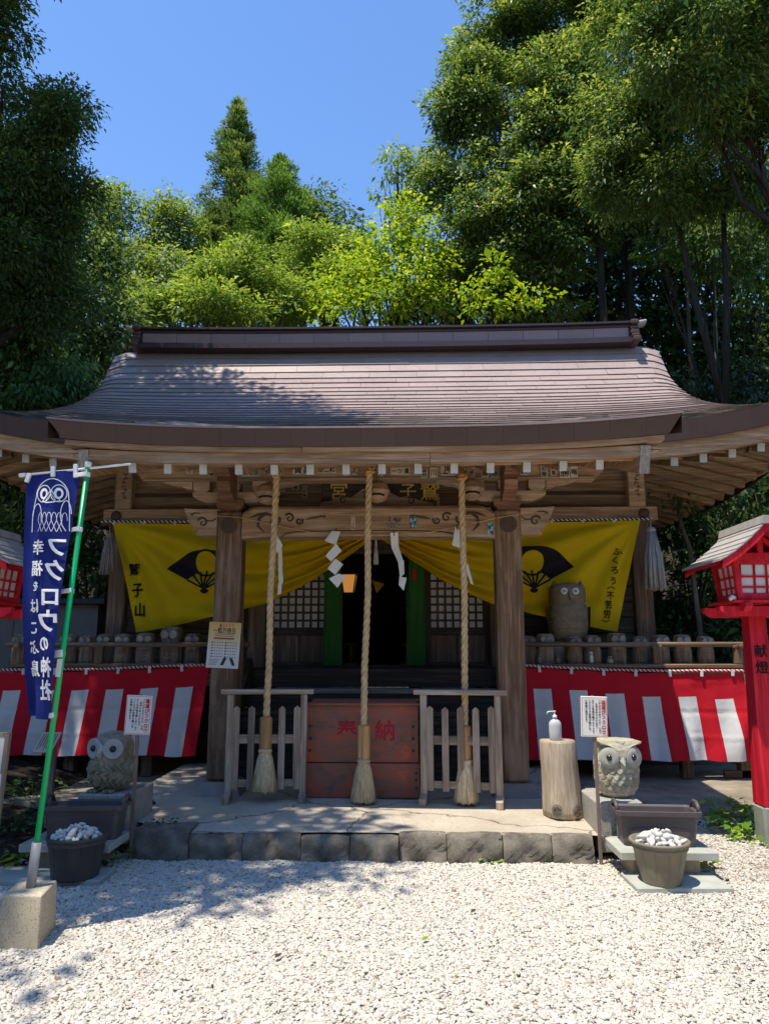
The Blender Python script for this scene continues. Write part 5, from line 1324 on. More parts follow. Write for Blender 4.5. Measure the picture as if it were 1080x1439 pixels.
# granite blocks under the owls
root = empty('granite_block', 'speckled granite block carrying the pale stone owl', 'stone block', (2.02, 6.40, .1)); mb = MB(); mb.box((2.03, 6.42, .25), (.36, .60, .37), .008); mb.build('block', M['granite'], root)
root = empty('granite_block', 'shaded stone block carrying the round-headed stone owl', 'stone block', (-2.05, 6.45, .1)); mb = MB(); mb.box((-2.04, 6.46, .27), (.42, .58, .38), .008); mb.build('block', M['granite'], root)
# benches, planters, slabs, buckets
def bench(x0, x1, y0, y1, zt, label):
    root = empty('stone_bench', label, 'bench', ((x0+x1)/2, (y0+y1)/2, 0), 0, 'stone slab benches carrying the planters')
    mb = MB(); mb.box(((x0+x1)/2, (y0+y1)/2, zt-.0275), (x1-x0, y1-y0, .055), .005); mb.build('slab', M['slab'], root)
    for x in (x0+.17, x1-.17): mb = MB(); mb.box((x, (y0+y1)/2+.02, (zt-.056)/2), (.14, y1-y0-.12, zt-.056), .01); mb.build('support', M['log_end'], root)
bench(1.88, 2.56, 5.60, 6.06, .20, 'grey stone slab bench under the planter by the pale owl')
bench(-2.42, -1.76, 5.62, 6.06, .215, 'grey stone slab bench under the shaded planter by the banner')
def planter(cx, cy, z0, rz, label):
    root = empty('planter_box', label, 'planter', (cx, cy, z0), rz, 'empty brown plastic planters')
    def ringr(w, d, z, r=.035, n=5):
        out = []
        for qx, qy, a0 in ((1, -1, -PI/2), (1, 1, 0), (-1, 1, PI/2), (-1, -1, PI)):
            for k in range(n): a = a0 + PI/2*k/(n-1); out.append((qx*(w/2-r)+r*math.cos(a), qy*(d/2-r)+r*math.sin(a), z))
        return out
    def shell(levels, mb):
        R0 = [ringr(*l) for l in levels]; m = len(R0[0]); V = [p for r in R0 for p in r]
        mb.add(V, [(k*m+j, k*m+(j+1) % m, (k+1)*m+(j+1) % m, (k+1)*m+j) for k in range(len(R0)-1) for j in range(m)], 0, False)
        b = len(mb.v)-len(V); mb.f.append(tuple(b+j for j in range(m))[::-1]); mb.mi.append(0); mb.sm.append(False)
        mb.f.append(tuple(b+(len(R0)-1)*m+j for j in range(m))); mb.mi.append(0); mb.sm.append(False)
    mb = MB(); shell([(.50, .20, 0), (.505, .205, .03), (.515, .215, .03), (.525, .225, .11), (.532, .232, .113), (.538, .236, .172), (.545, .242, .175), (.552, .248, .212), (.60, .29, .214), (.604, .294, .245), (.575, .265, .248), (.545, .235, .235), (.50, .19, .05)], mb); mb.build('tub', M['plastic'], root, False)
    for sx in (-1, 1):
        mb = MB(); mb.tube([(sx*.288, -.085, .24), (sx*.291, -.07, .275), (sx*.292, -.03, .296), (sx*.292, .03, .296), (sx*.291, .07, .275), (sx*.288, .085, .24)], .014, 8); mb.build('handle', M['plastic'], root, False)
    mb = MB()
    pts = [(-.19, .03), (-.21, .10), (-.19, .125), (-.1, .135), (0, .125), (.1, .135), (.19, .125), (.21, .10), (.19, .03)]
    mb.prism(pts[::-1], lambda u, v, q_: (u, -.106-.09*v+.004*0+q_-.004, v), .012); mb.build('front_panel', M['plastic'], root, False)
planter(2.215, 5.85, .20, -.06, 'empty brown plastic planter in the sun before the pale stone owl')
planter(-2.035, 5.86, .215, .05, 'empty brown plastic planter in the shade before the round-headed stone owl')
def flat_slab(x0, x1, y0, y1, z1, label):
    root = empty('paving_slab', label, 'paving slab', ((x0+x1)/2, (y0+y1)/2, 0), 0, 'single paving slabs under the pots')
    mb = MB(); mb.box(((x0+x1)/2, (y0+y1)/2, z1/2), (x1-x0, y1-y0, z1), .006, 0, Matrix.Rotation(.03, 3, 'Z')); mb.build('slab', M['slab'], root)
flat_slab(1.90, 2.54, 5.34, 5.70, .045, 'grey-green paving slab under the sunlit stone-filled pot')
flat_slab(-2.5, -1.72, 5.36, 5.68, .05, 'grey paving slab under the dark stone-filled pot')
peb = []
for k in range(3):
    mb = MB(); s = (1.2, .95, .8) if k == 0 else ((1.05, .85, .85) if k == 1 else (1.3, .85, .75))
    mb.lathe([(0, -1)]+[(math.cos(a), math.sin(a)) for a in np.linspace(-1.2, 1.2, 6)]+[(0, 1)], 10, fn=lambda th, r, z, k=k, s=s: (s[0]*r*math.cos(th)*(1+.12*math.sin(2*th+k)), s[1]*r*math.sin(th)*(1+.1*math.sin(3*th+2*k)), s[2]*z*(1+.1*math.cos(th+k))))
    peb.append(mb.mesh('pebble', M['pebble']))
def bucket(cx, cy, z0, r0, r1, h, mat, label, plabel, seed):
    root = empty('stone_pot', label, 'pot', (cx, cy, z0), 0, 'round pots heaped with white pebbles')
    n = 168
    def f(th, r, z):
        g = (1 - (.030 if (0.02 < z < h*.80 and (th/(2*PI)*12) % 1 < .10) else 0) + .012*abs(math.sin(th*6))) if r > .09 else 1
        return (r*g*math.cos(th), r*g*math.sin(th), z)
    rz = lambda z: r0 + (r1-r0)*z/h
    mb = MB(); mb.lathe([(0, 0), (r0, 0), (r0+.002, .012), (rz(h*.45), h*.45), (rz(h*.79), h*.79), (rz(h*.80)+.007, h*.805), (rz(h*.86)+.007, h*.86), (rz(h*.865)+.003, h*.87), (rz(h*.92)+.003, h*.92), (r1+.010, h*.93), (r1+.010, h), (r1-.006, h), (r1-.012, h*.8), (0, h*.78)], n, fn=f)
    mb.build('pot', mat, root, False)
    g = random.Random(seed); pts = []
    for lay, (R, cnt, zz) in enumerate(((r1-.03, 20, h*.88), (r1-.03, 26, h*.95), (r1*.66, 14, h*1.03), (r1*.36, 5, h*1.09))):
        for k in range(cnt):
            a = 2.399*k + lay; q_ = R*math.sqrt((k+.5)/cnt); s = g.uniform(.016, .031)
            o = bpy.data.objects.new('pebble', peb[g.randrange(3)]); COL.objects.link(o)
            o.location = (cx+q_*math.cos(a)+g.uniform(-.006, .006), cy+q_*math.sin(a), z0+zz+.03*(1-q_/r1)+g.uniform(-.008, .008)); o.rotation_euler = (g.uniform(-.9, .9), g.uniform(-.9, .9), g.uniform(0, 6.28)); o.scale = (s*g.uniform(.9, 1.3), s*g.uniform(.8, 1.1), s*g.uniform(.7, 1))
            tag(o, plabel, 'pebble', plabel.replace('white pebble', 'white pebbles'))
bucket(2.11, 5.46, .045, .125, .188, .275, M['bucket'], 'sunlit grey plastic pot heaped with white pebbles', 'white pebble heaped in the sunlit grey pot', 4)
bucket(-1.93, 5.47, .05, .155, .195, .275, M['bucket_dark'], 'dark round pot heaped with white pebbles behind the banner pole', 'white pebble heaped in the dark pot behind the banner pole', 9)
# notice boards on stakes
def sign(x, y, label):
    root = empty('notice_sign', label, 'sign', (x, y, 0), 0, 'white owl notices on stakes')
    mb = MB(); mb.box((x, y, .50), (.026, .020, 1.0), .003); mb.box((x, y+.012, 1.12), (.022, .012, .26)); mb.build('stake', M['rust'], root)
    cz = 1.09; w, h = .205, .305; Rt = Matrix.Rotation(.03, 3, 'Y')
    mb = MB(); mb.box((x, y-.012, cz), (w, .012, h), .004, 0, Rt); mb.build('board', M['paper'], root)
    def f(u, v): d = Rt @ Vector((u, 0, v)); return (x+d.x, y-.0205, cz+d.z)
    mb = MB()
    for a, b in (((-.094, -.144), (.094, -.144)), ((-.094, .144), (.094, .144)), ((-.094, -.144), (-.094, .144)), ((.094, -.144), (.094, .144))): inset(mb, [a, b], .0022, f)
    write(mb, '福運びフクロウ', .070, .108, .036, f, True, .04, pitch=1.04); write(mb, 'お金', .012+.024*0+.040-.012, -.085, .017, f, True, .02, pitch=1.1)
    write(mb, '福銭', .016, .095, .017, f, True, .02, pitch=1.15)
    mb.build('red_lettering', M['ink_red'], root)
    mb = MB()
    for t, u, v in (('フクロウのおへそに', .040, .118), ('をお入れになり、', .016, .052), ('多くの幸福を願いましょう', -.010, .118), ('フクロウが皆様の願いを', -.036, .118), ('大神様に運びます', -.062, .118)):
        write(mb, t, u, v, .0185, f, True, .015, pitch=1.12)
    mb.build('black_lettering', M['ink'], root)
sign(1.835, 5.99, 'white notice with red and black writing on a stake before the log stump')
sign(-1.745, 6.03, 'white notice with red and black writing on a stake beside the round-headed stone owl')
# log stump and bottle
root = empty('log_stump', 'bleached upright log used as a stand for the bottle', 'log', (1.70, 6.66, PZ))
mb = MB(); lx, ly = 1.705, 6.66
def lf(th, r, z):
    k = r*(1 + .035*math.sin(3*th+.5) + .018*math.sin(7*th+2*z) + .008*math.sin(19*th) + .006*math.sin(43*th))
    if z < .22:
        for a in (-2.05, -1.15): d = ((th if th < PI else th-2*PI)-a); k += .030*math.exp(-(d/.22)**2)*math.exp(-((z-.07)/.06)**2)
    return (k*math.cos(th) - .03*(z/.62), k*math.sin(th), z)
mb.lathe([(.168, 0), (.168, .05), (.164, .12), (.158, .22), (.152, .4), (.149, .595), (.143, .608)], 90, (lx, ly, PZ), fn=lf); mb.build('trunk', M['log'], root)
mb = MB()
for r in (.0, ): mb.lathe([(.143, .606), (.142, .612), (.07, .613), (0, .613)], 60, (lx, ly, PZ), fn=lf)
mb.build('cut_end', M['log_end'], root)
mb = MB()
for a in (-2.05, -1.15):
    for rr_ in (.035, .024, .012): 
        mb.tube([(lx + (.193+.004*(.035-rr_)/.03)*math.cos(a+rr_/.17*math.cos(t)), ly + .197*math.sin(a+rr_/.17*math.cos(t)), PZ+.07+rr_*1.3*math.sin(t)) for t in np.linspace(0, 2*PI, 15)], .0035, 5)
mb.build('knot_ring', M['bark_pale'], root)
root = empty('pump_bottle', 'milky white sanitizer pump bottle standing on the log stump', 'bottle', (1.655, 6.62, PZ+.614))
mb = MB(); mb.lathe([(0, 0), (.046, 0), (.050, .006), (.052, .06), (.053, .12), (.050, .145), (.035, .165), (.018, .175), (.016, .185), (0, .186)], 28, fn=lambda th, r, z: (r*math.cos(th)*1.02, r*math.sin(th)*.75, z)); mb.build('body', M['bottle'], root, False)
mb = MB(); mb.lathe([(0, .184), (.019, .184), (.019, .205), (.012, .207), (.006, .210), (.006, .235), (.011, .236), (.011, .244), (0, .245)], 16); mb.tube([(0, 0, .238), (-.04, -.005, .238), (-.062, -.008, .234), (-.068, -.009, .215)], .005, 8); mb.build('pump', M['white_plastic'], root, False)

# ---- blue banner on its pole
Bp = Vector((-1.765, 4.47, 0)); pt_ = at(124, 656, 4.47)
root = empty('banner_stand', 'tan granite block weighting the green banner pole', 'banner base', (-1.735, 4.46, 0))
mb = MB(); b0 = [(-1.865, 4.30), (-1.605, 4.29), (-1.66, 4.62), (-1.92, 4.63)]; cx_, cy_ = sum(p[0] for p in b0)/4, sum(p[1] for p in b0)/4
V = [(x, y, 0) for x, y in b0] + [(cx_+(x-cx_)*.86+.01, cy_+(y-cy_)*.86, .275) for x, y in b0]
mb.add(V, [(3, 2, 1, 0), (4, 5, 6, 7), (0, 1, 5, 4), (1, 2, 6, 5), (2, 3, 7, 6), (3, 0, 4, 7)]); o_ = mb.build('block', M['tan_block'], root)
bv = o_.modifiers.new('edge', 'BEVEL'); bv.width = .010; bv.segments = 3
p0 = Vector((cx_+.01, cy_, .27)); d_ = (pt_ - p0).normalized()
mb = MB(); mb.tube([p0 - d_*.04, p0 + d_*.245], .027, 16); mb.build('sleeve', M['steel'], root)
BN = empty('banner', 'navy blue banner on a green pole with a white line-drawn owl and mirrored white writing', 'banner', p0)
mb = MB(); mb.tube([p0 + d_*.22, pt_], .0165, 14); mb.build('pole', M['pole_green'], BN)
mb = MB(); mb.tube([pt_ - d_*.005, pt_ + d_*.03], .020, 12); ba, bb = at(30, 668, 4.47), at(184, 652, 4.47); mb.tube([ba, bb], .0075, 8); mb.tube([ba - Vector((.01, 0, 0)), ba + Vector((.03, 0, .003))], .014, 8); mb.build('crossbar', M['white_plastic'], BN)
def bpt(px, py, off=0.0):
    v = (py-663)/341.0; xl = 38 - 3*math.sin(PI*v) - 1*v; xr = 113 - 41*v**1.0
    u = (px-xl)/(xr-xl)
    p = at(px, py, 4.47)
    y = .055*v*math.sin(2*PI*(.85*u+.15)) + .020*v*v*math.sin(2*PI*(1.7*u)) + .012*math.sin(2*PI*u*1.2+5*v) - .05*math.sin(PI*v)
    return Vector((p.x, 4.47 + y + off, p.z))
mb = MB(); mb.grid(lambda u, v: (lambda v_, py: bpt((38 - 3*math.sin(PI*v_) - v_) + u*((113-41*v_) - (38 - 3*math.sin(PI*v_) - v_)), py + (6*(u-.0)*(-1) + 2*0)*(1-v_) + 4*u*v_*1.0 + 3))(v, 663+341*v), 40, 90); mb.build('cloth', M['blue_cloth'], BN)
mb = MB(); fB = lambda u, v: bpt(u, v, -.012)
bk = 4.47/F_PX
def bwrite(ch, px, py, s, bold=.03, sx=1.0):
    kan = ord(ch) >= 0x4e00; V, Fc = glyph(ch, .004)
    # subdivide is not needed: glyph triangles are small; mirrored, as seen through the cloth
    for kk, (ox, oy) in enumerate(((0, 0), (bold*.6, 0), (-bold*.6, 0), (0, bold*.5), (0, -bold*.5), (bold*.5, bold*.4), (-bold*.5, bold*.4), (bold*.5, -bold*.4), (-bold*.5, -bold*.4))):
        mb.add([fB(px - (x-.5+ox)*s*sx, py - (y-.38+oy)*s) + Vector((0, -.0004*kk, 0)) for x, y in V], Fc, 0)
for ch, px, py, s, sx in (('フ', 87, 770, 30, 1), ('ク', 84, 803, 32, .95), ('ロ', 79, 839, 30, 1), ('ウ', 76, 873, 34, .95), ('の', 71, 904, 24, .6), ('神', 72.5, 937, 29, .48), ('社', 71, 969, 30, .42)): bwrite(ch, px, py, s, .045, sx)
for ch, px, py, s, sx in (('幸', 61, 771, 22, .85), ('福', 60, 800, 23, .8), ('を', 58.5, 825, 15, .6), ('は', 56.5, 852, 22, .7), ('こ', 55, 882, 21, .75), ('ぶ', 54, 909, 22, .85), ('鳥', 54, 939, 24, .9)): bwrite(ch, px, py, s, .03, sx)
mb.build('lettering', M['ink_white'], BN)
mb = MB(); lw = 1.15
def arc(cx, cy, rx, ry, a0, a1, n=28): return [(cx+rx*math.cos(a), cy+ry*math.sin(a)) for a in np.linspace(a0, a1, n)]
inset(mb, arc(76, 698, 23, 24, PI, 2*PI) + [(99.5, 702), (101, 720), (102, 748)], lw, fB); inset(mb, [(53, 698), (50.5, 712), (48.5, 730), (48.5, 749)], lw, fB)
for cx in (65, 86.5):
    ring = arc(cx, 695, 6.3, 8.0, 0, 2*PI, 30); inset(mb, arc(cx, 695, 10.5, 12, 0, 2*PI, 30), lw, fB)
    mb.add([fB(*p) for p in ring] + [fB(cx + 3.2*math.cos(a) + .5, 695.5 + 4.6*math.sin(a)) for a in np.linspace(0, 2*PI, 30)], [(k, k+1, 31+k, 30+k) for k in range(29)])
inset(mb, [(64, 706), (71, 697), (76, 690), (81, 697), (89, 705), (80, 707.5), (70, 708), (64, 706)], 1.5, fB)
inset(mb, [(69, 705.5), (76, 695), (83, 704.5)], .9, fB)
inset(mb, arc(56, 729, 7.5, 20, PI*1.02, 2.0*PI, 20), lw, fB); inset(mb, [(63.5, 729), (64, 735)], lw, fB)
inset(mb, arc(96.5, 727, 7, 22, PI, 1.95*PI, 20), lw, fB); inset(mb, [(89.5, 727), (92, 740), (97, 748)], lw, fB)
for k in range(6):
    x = 59 + 6.6*k
    if k < 6: inset(mb, arc(x+3, 733, 3.4, 11, PI, 2*PI, 12), .8, fB)
    if k < 5: inset(mb, [(x-.4, 733), (x+6.2, 749)], .8, fB); inset(mb, [(x+6.4, 733), (x+.2, 749)], .8, fB)
mb.build('owl_drawing', M['ink_white'], BN)
for px, py, w, h in ((41, 672, 6, 14), (77, 664, 6, 15), (107, 662, 6, 20)):
    c = bpt(px, py, -.012); mb = MB(); mb.box(c, (w*bk, .02, h*bk), .003, 0, Matrix.Rotation(-.08 + (.35 if px < 50 else 0), 3, 'Y')); mb.build('loop', M['white_plastic'], BN)
for px, py, h in ((116, 667, 6), (108.5, 744, 6), (97, 830.5, 6), (85.5, 919, 10), (73.5, 1006, 7)):
    c = at(px, py, 4.455); tt = (py-656)/(1183-656); pp = at(124-74*tt*.985, py, 4.47)
    mb = MB(); mb.bar((c.x-.055, 4.46, c.z-.004), (pp.x+.012, 4.448, c.z+.006), .012, h*bk, .003); mb.tube([pp - d_*.014, pp + d_*.014], .020, 12); mb.build('loop', M['white_plastic'], BN)
mb = MB(); c = at(83, 938, 4.45); mb.bar(c - d_*.055, c + d_*.05, .030, .004, up=(0, -1, 0)); mb.build('maker_tag', M['paper'], BN)

# ---- red lanterns
q = N('red_post_base'); q.bsdf(q.ramp(q.noise(q.coords(), 5, 6), [(.3, (.21, .23, .19)), (.7, (.30, .31, .27))]), .85, bump=q.noise(q.coords(), 30), bstr=.2); M['post_base'] = q.m
def lantern(cx, cy, label, text):
    root = empty('red_lantern', label, 'lantern', (cx, cy, 0), 0, 'red wooden lanterns on posts')
    B = lambda nm, mb, m, par=root: mb.build(nm, M[m] if isinstance(m, str) else m, par, False)
    mb = MB(); mb.box((0, 0, .155), (.21, .21, .31), .02); B('post_base', mb, 'post_base')
    mb = MB(); V = []
    for z, w in ((.31, .098), (1.90, .072)): V += [(-w, -w, z), (w, -w, z), (w, w, z), (-w, w, z)]
    mb.add(V, [(3, 2, 1, 0), (4, 5, 6, 7), (0, 1, 5, 4), (1, 2, 6, 5), (2, 3, 7, 6), (3, 0, 4, 7)]); post = B('post', mb, 'red_paint')
    if text:
        mb = MB(); yf = lambda v: -(.098 - .026*(v-.31)/1.59) - .004
        for ch, v in (('献', 1.59), ('燈', 1.45)): write(mb, ch, .0, v, .115, lambda u, v: (u, yf(v), v), False, .025)
        B('lettering', mb, 'ink', post)
    for s2 in (-1, 1):
        mb = MB(); mb.prism([(-.37, 1.935), (-.30, 1.885), (.30, 1.885), (.37, 1.935), (.37, 1.97), (-.37, 1.97)], lambda u, v, q_, s2=s2: (u, s2*.17-.035+q_, v), .07); B('shelf_beam', mb, 'red_paint')
        mb = MB(); mb.prism([(-.32, 1.965), (-.27, 1.925), (.27, 1.925), (.32, 1.965), (.32, 2.0), (-.32, 2.0)][::-1], lambda u, v, q_, s2=s2: (s2*.17-.03+q_, u, v), .06); B('shelf_beam', mb, 'red_paint')
    mb = MB(); mb.box((0, 0, 2.010), (.56, .56, .022), .004); B('shelf_board', mb, 'red_paint')
    zb, zt, wb, wt = 2.022, 2.39, .185, .215
    W = lambda z: wb + (wt-wb)*(z-zb)/(zt-zb)
    for sx in (-1, 1):
        for sy in (-1, 1): mb = MB(); mb.bar((sx*wb, sy*wb, zb), (sx*wt, sy*wt, zt), .05, .05, .004, up=(1, 0, 0)); B('corner_post', mb, 'red_paint')
    for nx, ny in ((0, -1), (0, 1), (-1, 0), (1, 0)):
        def loc(u, z, o): w = W(z) + o; return (u*1.0, ny*w, z) if ny else (nx*w, u, z)
        for z in (zb+.03, zt-.025): 
            mb = MB(); mb.bar(loc(-W(z), z, 0), loc(W(z), z, 0), .05, .055 if z < 2.2 else .065, .004); B('frame_rail', mb, 'red_paint')
        us = [-.165, -.052, .052, .165]; zs_ = [zb+.055, 2.135, 2.225, zt-.055]
        for i in range(3):
            for j in range(3):
                a, b, c, d = us[i]+.006, us[i+1]-.006, zs_[j]+.006, zs_[j+1]-.006
                mb = MB(); V = [loc(a, c, -.006), loc(b, c, -.006), loc(b, d, -.006), loc(a, d, -.006)]; V += [loc(a, c, -.014), loc(b, c, -.014), loc(b, d, -.014), loc(a, d, -.014)]
                mb.add(V, [(0, 1, 2, 3), (7, 6, 5, 4), (0, 4, 5, 1), (1, 5, 6, 2), (2, 6, 7, 3), (3, 7, 4, 0)]); B('pane', mb, 'lantern_pane')
        for u in us[1:3]: mb = MB(); mb.bar(loc(u, zb+.03, .002), loc(u, zt-.03, .002), .016, .016, up=(1, 1, 0)); B('glazing_bar', mb, 'red_paint')
        for z in zs_[1:3]: mb = MB(); mb.bar(loc(-.17, z, .002), loc(.17, z, .002), .016, .016); B('glazing_bar', mb, 'red_paint')
    # gabled roof, ridge running away from the front
    ze, zr, hw, y0, y1 = 2.345, 2.69, .41, -.44, .44
    prof_ = [(0, zr), (.12, zr-.125), (.26, zr-.245), (hw, ze)]
    for sx in (-1, 1):
        mb = MB()
        V = [(sx*x, y, z+dz) for y in (y0+.02, y1-.02) for x, z in prof_ for dz in (0, -.035)]
        m = 8; mb.add(V, [(2*k, 2*k+2, m+2*k+2, m+2*k) for k in range(3)] + [(2*k+1, m+2*k+1, m+2*k+3, 2*k+3) for k in range(3)] + [(6, 7, m+7, m+6)]); rf = B('roof_slope', mb, 'red_paint')
        for k in range(6):
            t0, t1 = k/6, (k+1)/6
            def pp(t): x = hw*t*1.04; return (sx*x, interp([(a, b) for a, b in prof_] + [(hw*1.1, ze-.015)], x))
            (xa, za), (xb, zb_) = pp(t0), pp(t1+.02)
            mb = MB(); V = [(xa, y0, za+.006), (xa, y1, za+.006), (xb, y1, zb_+.020), (xb, y0, zb_+.020), (xa, y0, za-.002), (xa, y1, za-.002), (xb, y1, zb_+.002), (xb, y0, zb_+.002)]
            mb.add(V, [(0, 1, 2, 3), (7, 6, 5, 4), (0, 4, 5, 1), (1, 5, 6, 2), (2, 6, 7, 3), (3, 7, 4, 0)]); B('shingle', mb, 'slate', rf)
        for yy in (y0+.03, y1-.03):
            mb = MB(); mb.add([(sx*x, yy+dy, z+dz) for dy in (-.02, .02) for x, z in prof_ for dz in (-.004, -.09 + .02*(x/hw))], [(2*k, 2*k+1, 2*k+3, 2*k+2) for k in range(3)] + [(8+2*k, 8+2*k+2, 8+2*k+3, 8+2*k+1) for k in range(3)] + [(2*k+1, 8+2*k+1, 8+2*k+3, 2*k+3) for k in range(3)] + [(6, 7, 15, 14)]); B('barge_board', mb, 'red_paint')
    mb = MB(); mb.prism([(-.06, zr-.035), (-.045, zr+.035), (.045, zr+.035), (.06, zr-.035)], lambda u, v, q_: (u, y0-.01+q_, v), y1-y0+.02); B('ridge', mb, 'slate')
    for yy in (-.23, .23):
        mb = MB(); mb.box((0, yy, 2.40), (.56, .05, .06), .005); mb.box((0, yy, 2.51), (.05, .045, .17), .004); mb.bar((-.19, yy, 2.43), (0, yy, 2.57), .035, .04); mb.bar((.19, yy, 2.43), (0, yy, 2.57), .035, .04); B('gable_strut', mb, 'red_paint')
    if text: mb = MB(); mb.lathe([(0, -.032), (.028, -.015), (.032, 0), (.028, .015), (0, .032)], 14, (-.265, -.225, 2.035)); mb.build('bulb', M['white_plastic'], root, False)
lantern(3.46, 6.72, 'red wooden lantern on a red post lettered in black, beside the sunlit striped curtain', True)
lantern(-3.50, 6.75, 'red wooden lantern in the shade behind the blue banner', True)

# ---- small things at the left edge
root = empty('notice_board', 'white notice board in a weathered wooden frame, cut by the left edge of the photograph', 'notice board', (-2.62, 5.4, 0))
p1, p2 = at(10, 1035, 5.35), at(2, 1150, 5.35)
mb = MB(); mb.add([(p1.x-.5, 5.36, p1.z), (p1.x-.01, 5.36, p1.z), (p2.x-.01, 5.30, p2.z-.04), (p2.x-.5, 5.30, p2.z-.04)] + [(p1.x-.5, 5.38, p1.z), (p1.x-.01, 5.38, p1.z), (p2.x-.01, 5.32, p2.z-.04), (p2.x-.5, 5.32, p2.z-.04)], [(0, 3, 2, 1), (4, 5, 6, 7), (1, 2, 6, 5), (0, 1, 5, 4), (2, 3, 7, 6)]); mb.build('board', M['paper'], root)
mb = MB(); mb.bar((p1.x, 5.37, p1.z+.01), (p2.x-.02, 5.30, 0), .035, .035, .004); mb.bar((p1.x-.5, 5.37, p1.z+.01), (p2.x-.52, 5.30, 0), .035, .035); mb.bar((p1.x-.52, 5.37, p1.z+.012), (p1.x+.015, 5.37, p1.z+.012), .03, .03); mb.build('frame', M['grey_wood_z'], root)
root = empty('plaque_stand', 'small cream plaque tilted on a dark stand behind the green banner pole', 'plaque', at(66, 1060, 6.7))
C4 = [at(61, 1029, 6.75), at(87, 1029, 6.75), at(72, 1057, 6.55), at(46, 1057, 6.55)]
q = N('cream_print'); q.bsdf((.50, .44, .33), .7); nrm = (C4[1]-C4[0]).cross(C4[3]-C4[0]).normalized()
mb = MB(); mb.add(C4 + [p + nrm*.012 for p in C4], [(0, 3, 2, 1), (4, 5, 6, 7), (0, 1, 5, 4), (1, 2, 6, 5), (2, 3, 7, 6), (3, 0, 4, 7)]); mb.build('plaque', q.m, root)
mb = MB(); cfn = lambda u, v: C4[0] + (C4[1]-C4[0])*u + (C4[3]-C4[0])*v - nrm*(.004 if nrm.y > 0 else -.016)
for k in range(7): inset(mb, [(.13+.12*k, .1), (.13+.12*k, .9-.08*(k % 3))], .035, cfn)
mb.build('small_print', M['carve'], root)
pm_ = (C4[2]+C4[3])/2; mb = MB(); mb.bar((pm_.x+.05, 6.66, .1), (pm_.x+.05, 6.66, pm_.z+.06), .05, .04); mb.build('stand', M['rust'], root)
root = empty('storage_shed', 'small pale grey shed with a flat dark roof at the left of the hall', 'shed', (-5.9, 12.5, 0))
a_, b_ = at(140, 850, 12.0), at(60, 905, 12.0)
for k in range(4):
    x1 = a_.x - .46*k; mb = MB(); mb.box((x1-.23, 12.0, (a_.z)/2 + .0), (.452, .04, a_.z), .006); mb.build('wall_panel', M['shed'], root)
mb = MB(); mb.box((a_.x-.02, 12.8, a_.z/2), (.04, 1.54, a_.z)); mb.build('side_wall', M['shed'], root)
mb = MB(); mb.box((a_.x-.90, 12.7, a_.z+.05), (2.1, 1.75, .09), .01); mb.build('roof', M['dark_roof'], root)
# ================================================================ trees and plants
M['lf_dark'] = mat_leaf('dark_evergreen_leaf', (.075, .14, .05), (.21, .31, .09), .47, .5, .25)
M['lf_deep'] = mat_leaf('deep_shade_leaf', (.04, .08, .026), (.15, .23, .06), .36, .5, .25)  # darker leaf colour paints in the shade of backing trees and shrubs
M['lf_left'] = mat_leaf('drooping_green_leaf', (.085, .18, .065), (.22, .36, .11), .45)
M['lf_oak'] = mat_leaf('glossy_oak_leaf', (.10, .18, .055), (.40, .48, .12), .48, .4, .35)
M['lf_bright'] = mat_leaf('fresh_green_leaf', (.18, .29, .05), (.40, .51, .11), .5)
M['lf_olive'] = mat_leaf('olive_green_leaf', (.17, .26, .06), (.36, .45, .12), .5)
M['lf_maple'] = mat_leaf('yellow_green_maple_leaf', (.27, .41, .03), (.46, .57, .05), .5)
M['lf_cedar'] = mat_leaf('cedar_needle', (.11, .19, .06), (.32, .40, .11), .38, .6, .2)
M['lf_cedar2'] = mat_leaf('light_cedar_needle', (.13, .25, .06), (.30, .44, .10), .38, .6, .2)
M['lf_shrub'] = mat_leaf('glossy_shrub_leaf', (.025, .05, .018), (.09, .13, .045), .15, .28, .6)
M['lf_weed'] = mat_leaf('weed_leaf', (.15, .30, .04), (.36, .50, .08), .45)
TRI = [0]
def leaf_mesh(name, Pp, A, Nn, L, W, tint, mat, fold=.18, droop=.0):
    n = len(Pp); A = A/np.linalg.norm(A, axis=1, keepdims=True)
    S = np.cross(A, Nn); S /= (np.linalg.norm(S, axis=1, keepdims=True) + 1e-9); Nn = np.cross(S, A)
    L = L[:, None]; W = W[:, None]
    V = np.empty((n, 4, 3), np.float32)
    V[:, 0] = Pp; V[:, 2] = Pp + A*L + np.array([0, 0, -1.0])*L*droop
    mid = Pp + A*L*.42 + Nn*W*fold
    V[:, 1] = mid + S*W*.5; V[:, 3] = mid - S*W*.5
    me = bpy.data.meshes.new(name); me.vertices.add(4*n); me.vertices.foreach_set('co', V.reshape(-1))
    me.loops.add(4*n); me.loops.foreach_set('vertex_index', np.arange(4*n, dtype=np.int32))
    me.polygons.add(n); me.polygons.foreach_set('loop_start', np.arange(0, 4*n, 4, dtype=np.int32))
    try: me.polygons.foreach_set('loop_total', np.full(n, 4, np.int32))
    except Exception: pass
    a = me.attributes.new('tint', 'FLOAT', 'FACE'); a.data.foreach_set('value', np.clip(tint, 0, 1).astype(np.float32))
    me.materials.append(mat); me.update(calc_edges=True); TRI[0] += 2*n
    return me
def unit(v): return v/(np.linalg.norm(v, axis=-1, keepdims=True) + 1e-9)
def pxblob(px, py, rx, ry, Y, dy=.9):
    r = ray(px, py); t = Y/r.y; k = t/F_PX
    c = CAM_LOC + r*t
    return (np.array(c), np.array([rx*k, rx*k*dy, ry*k]))
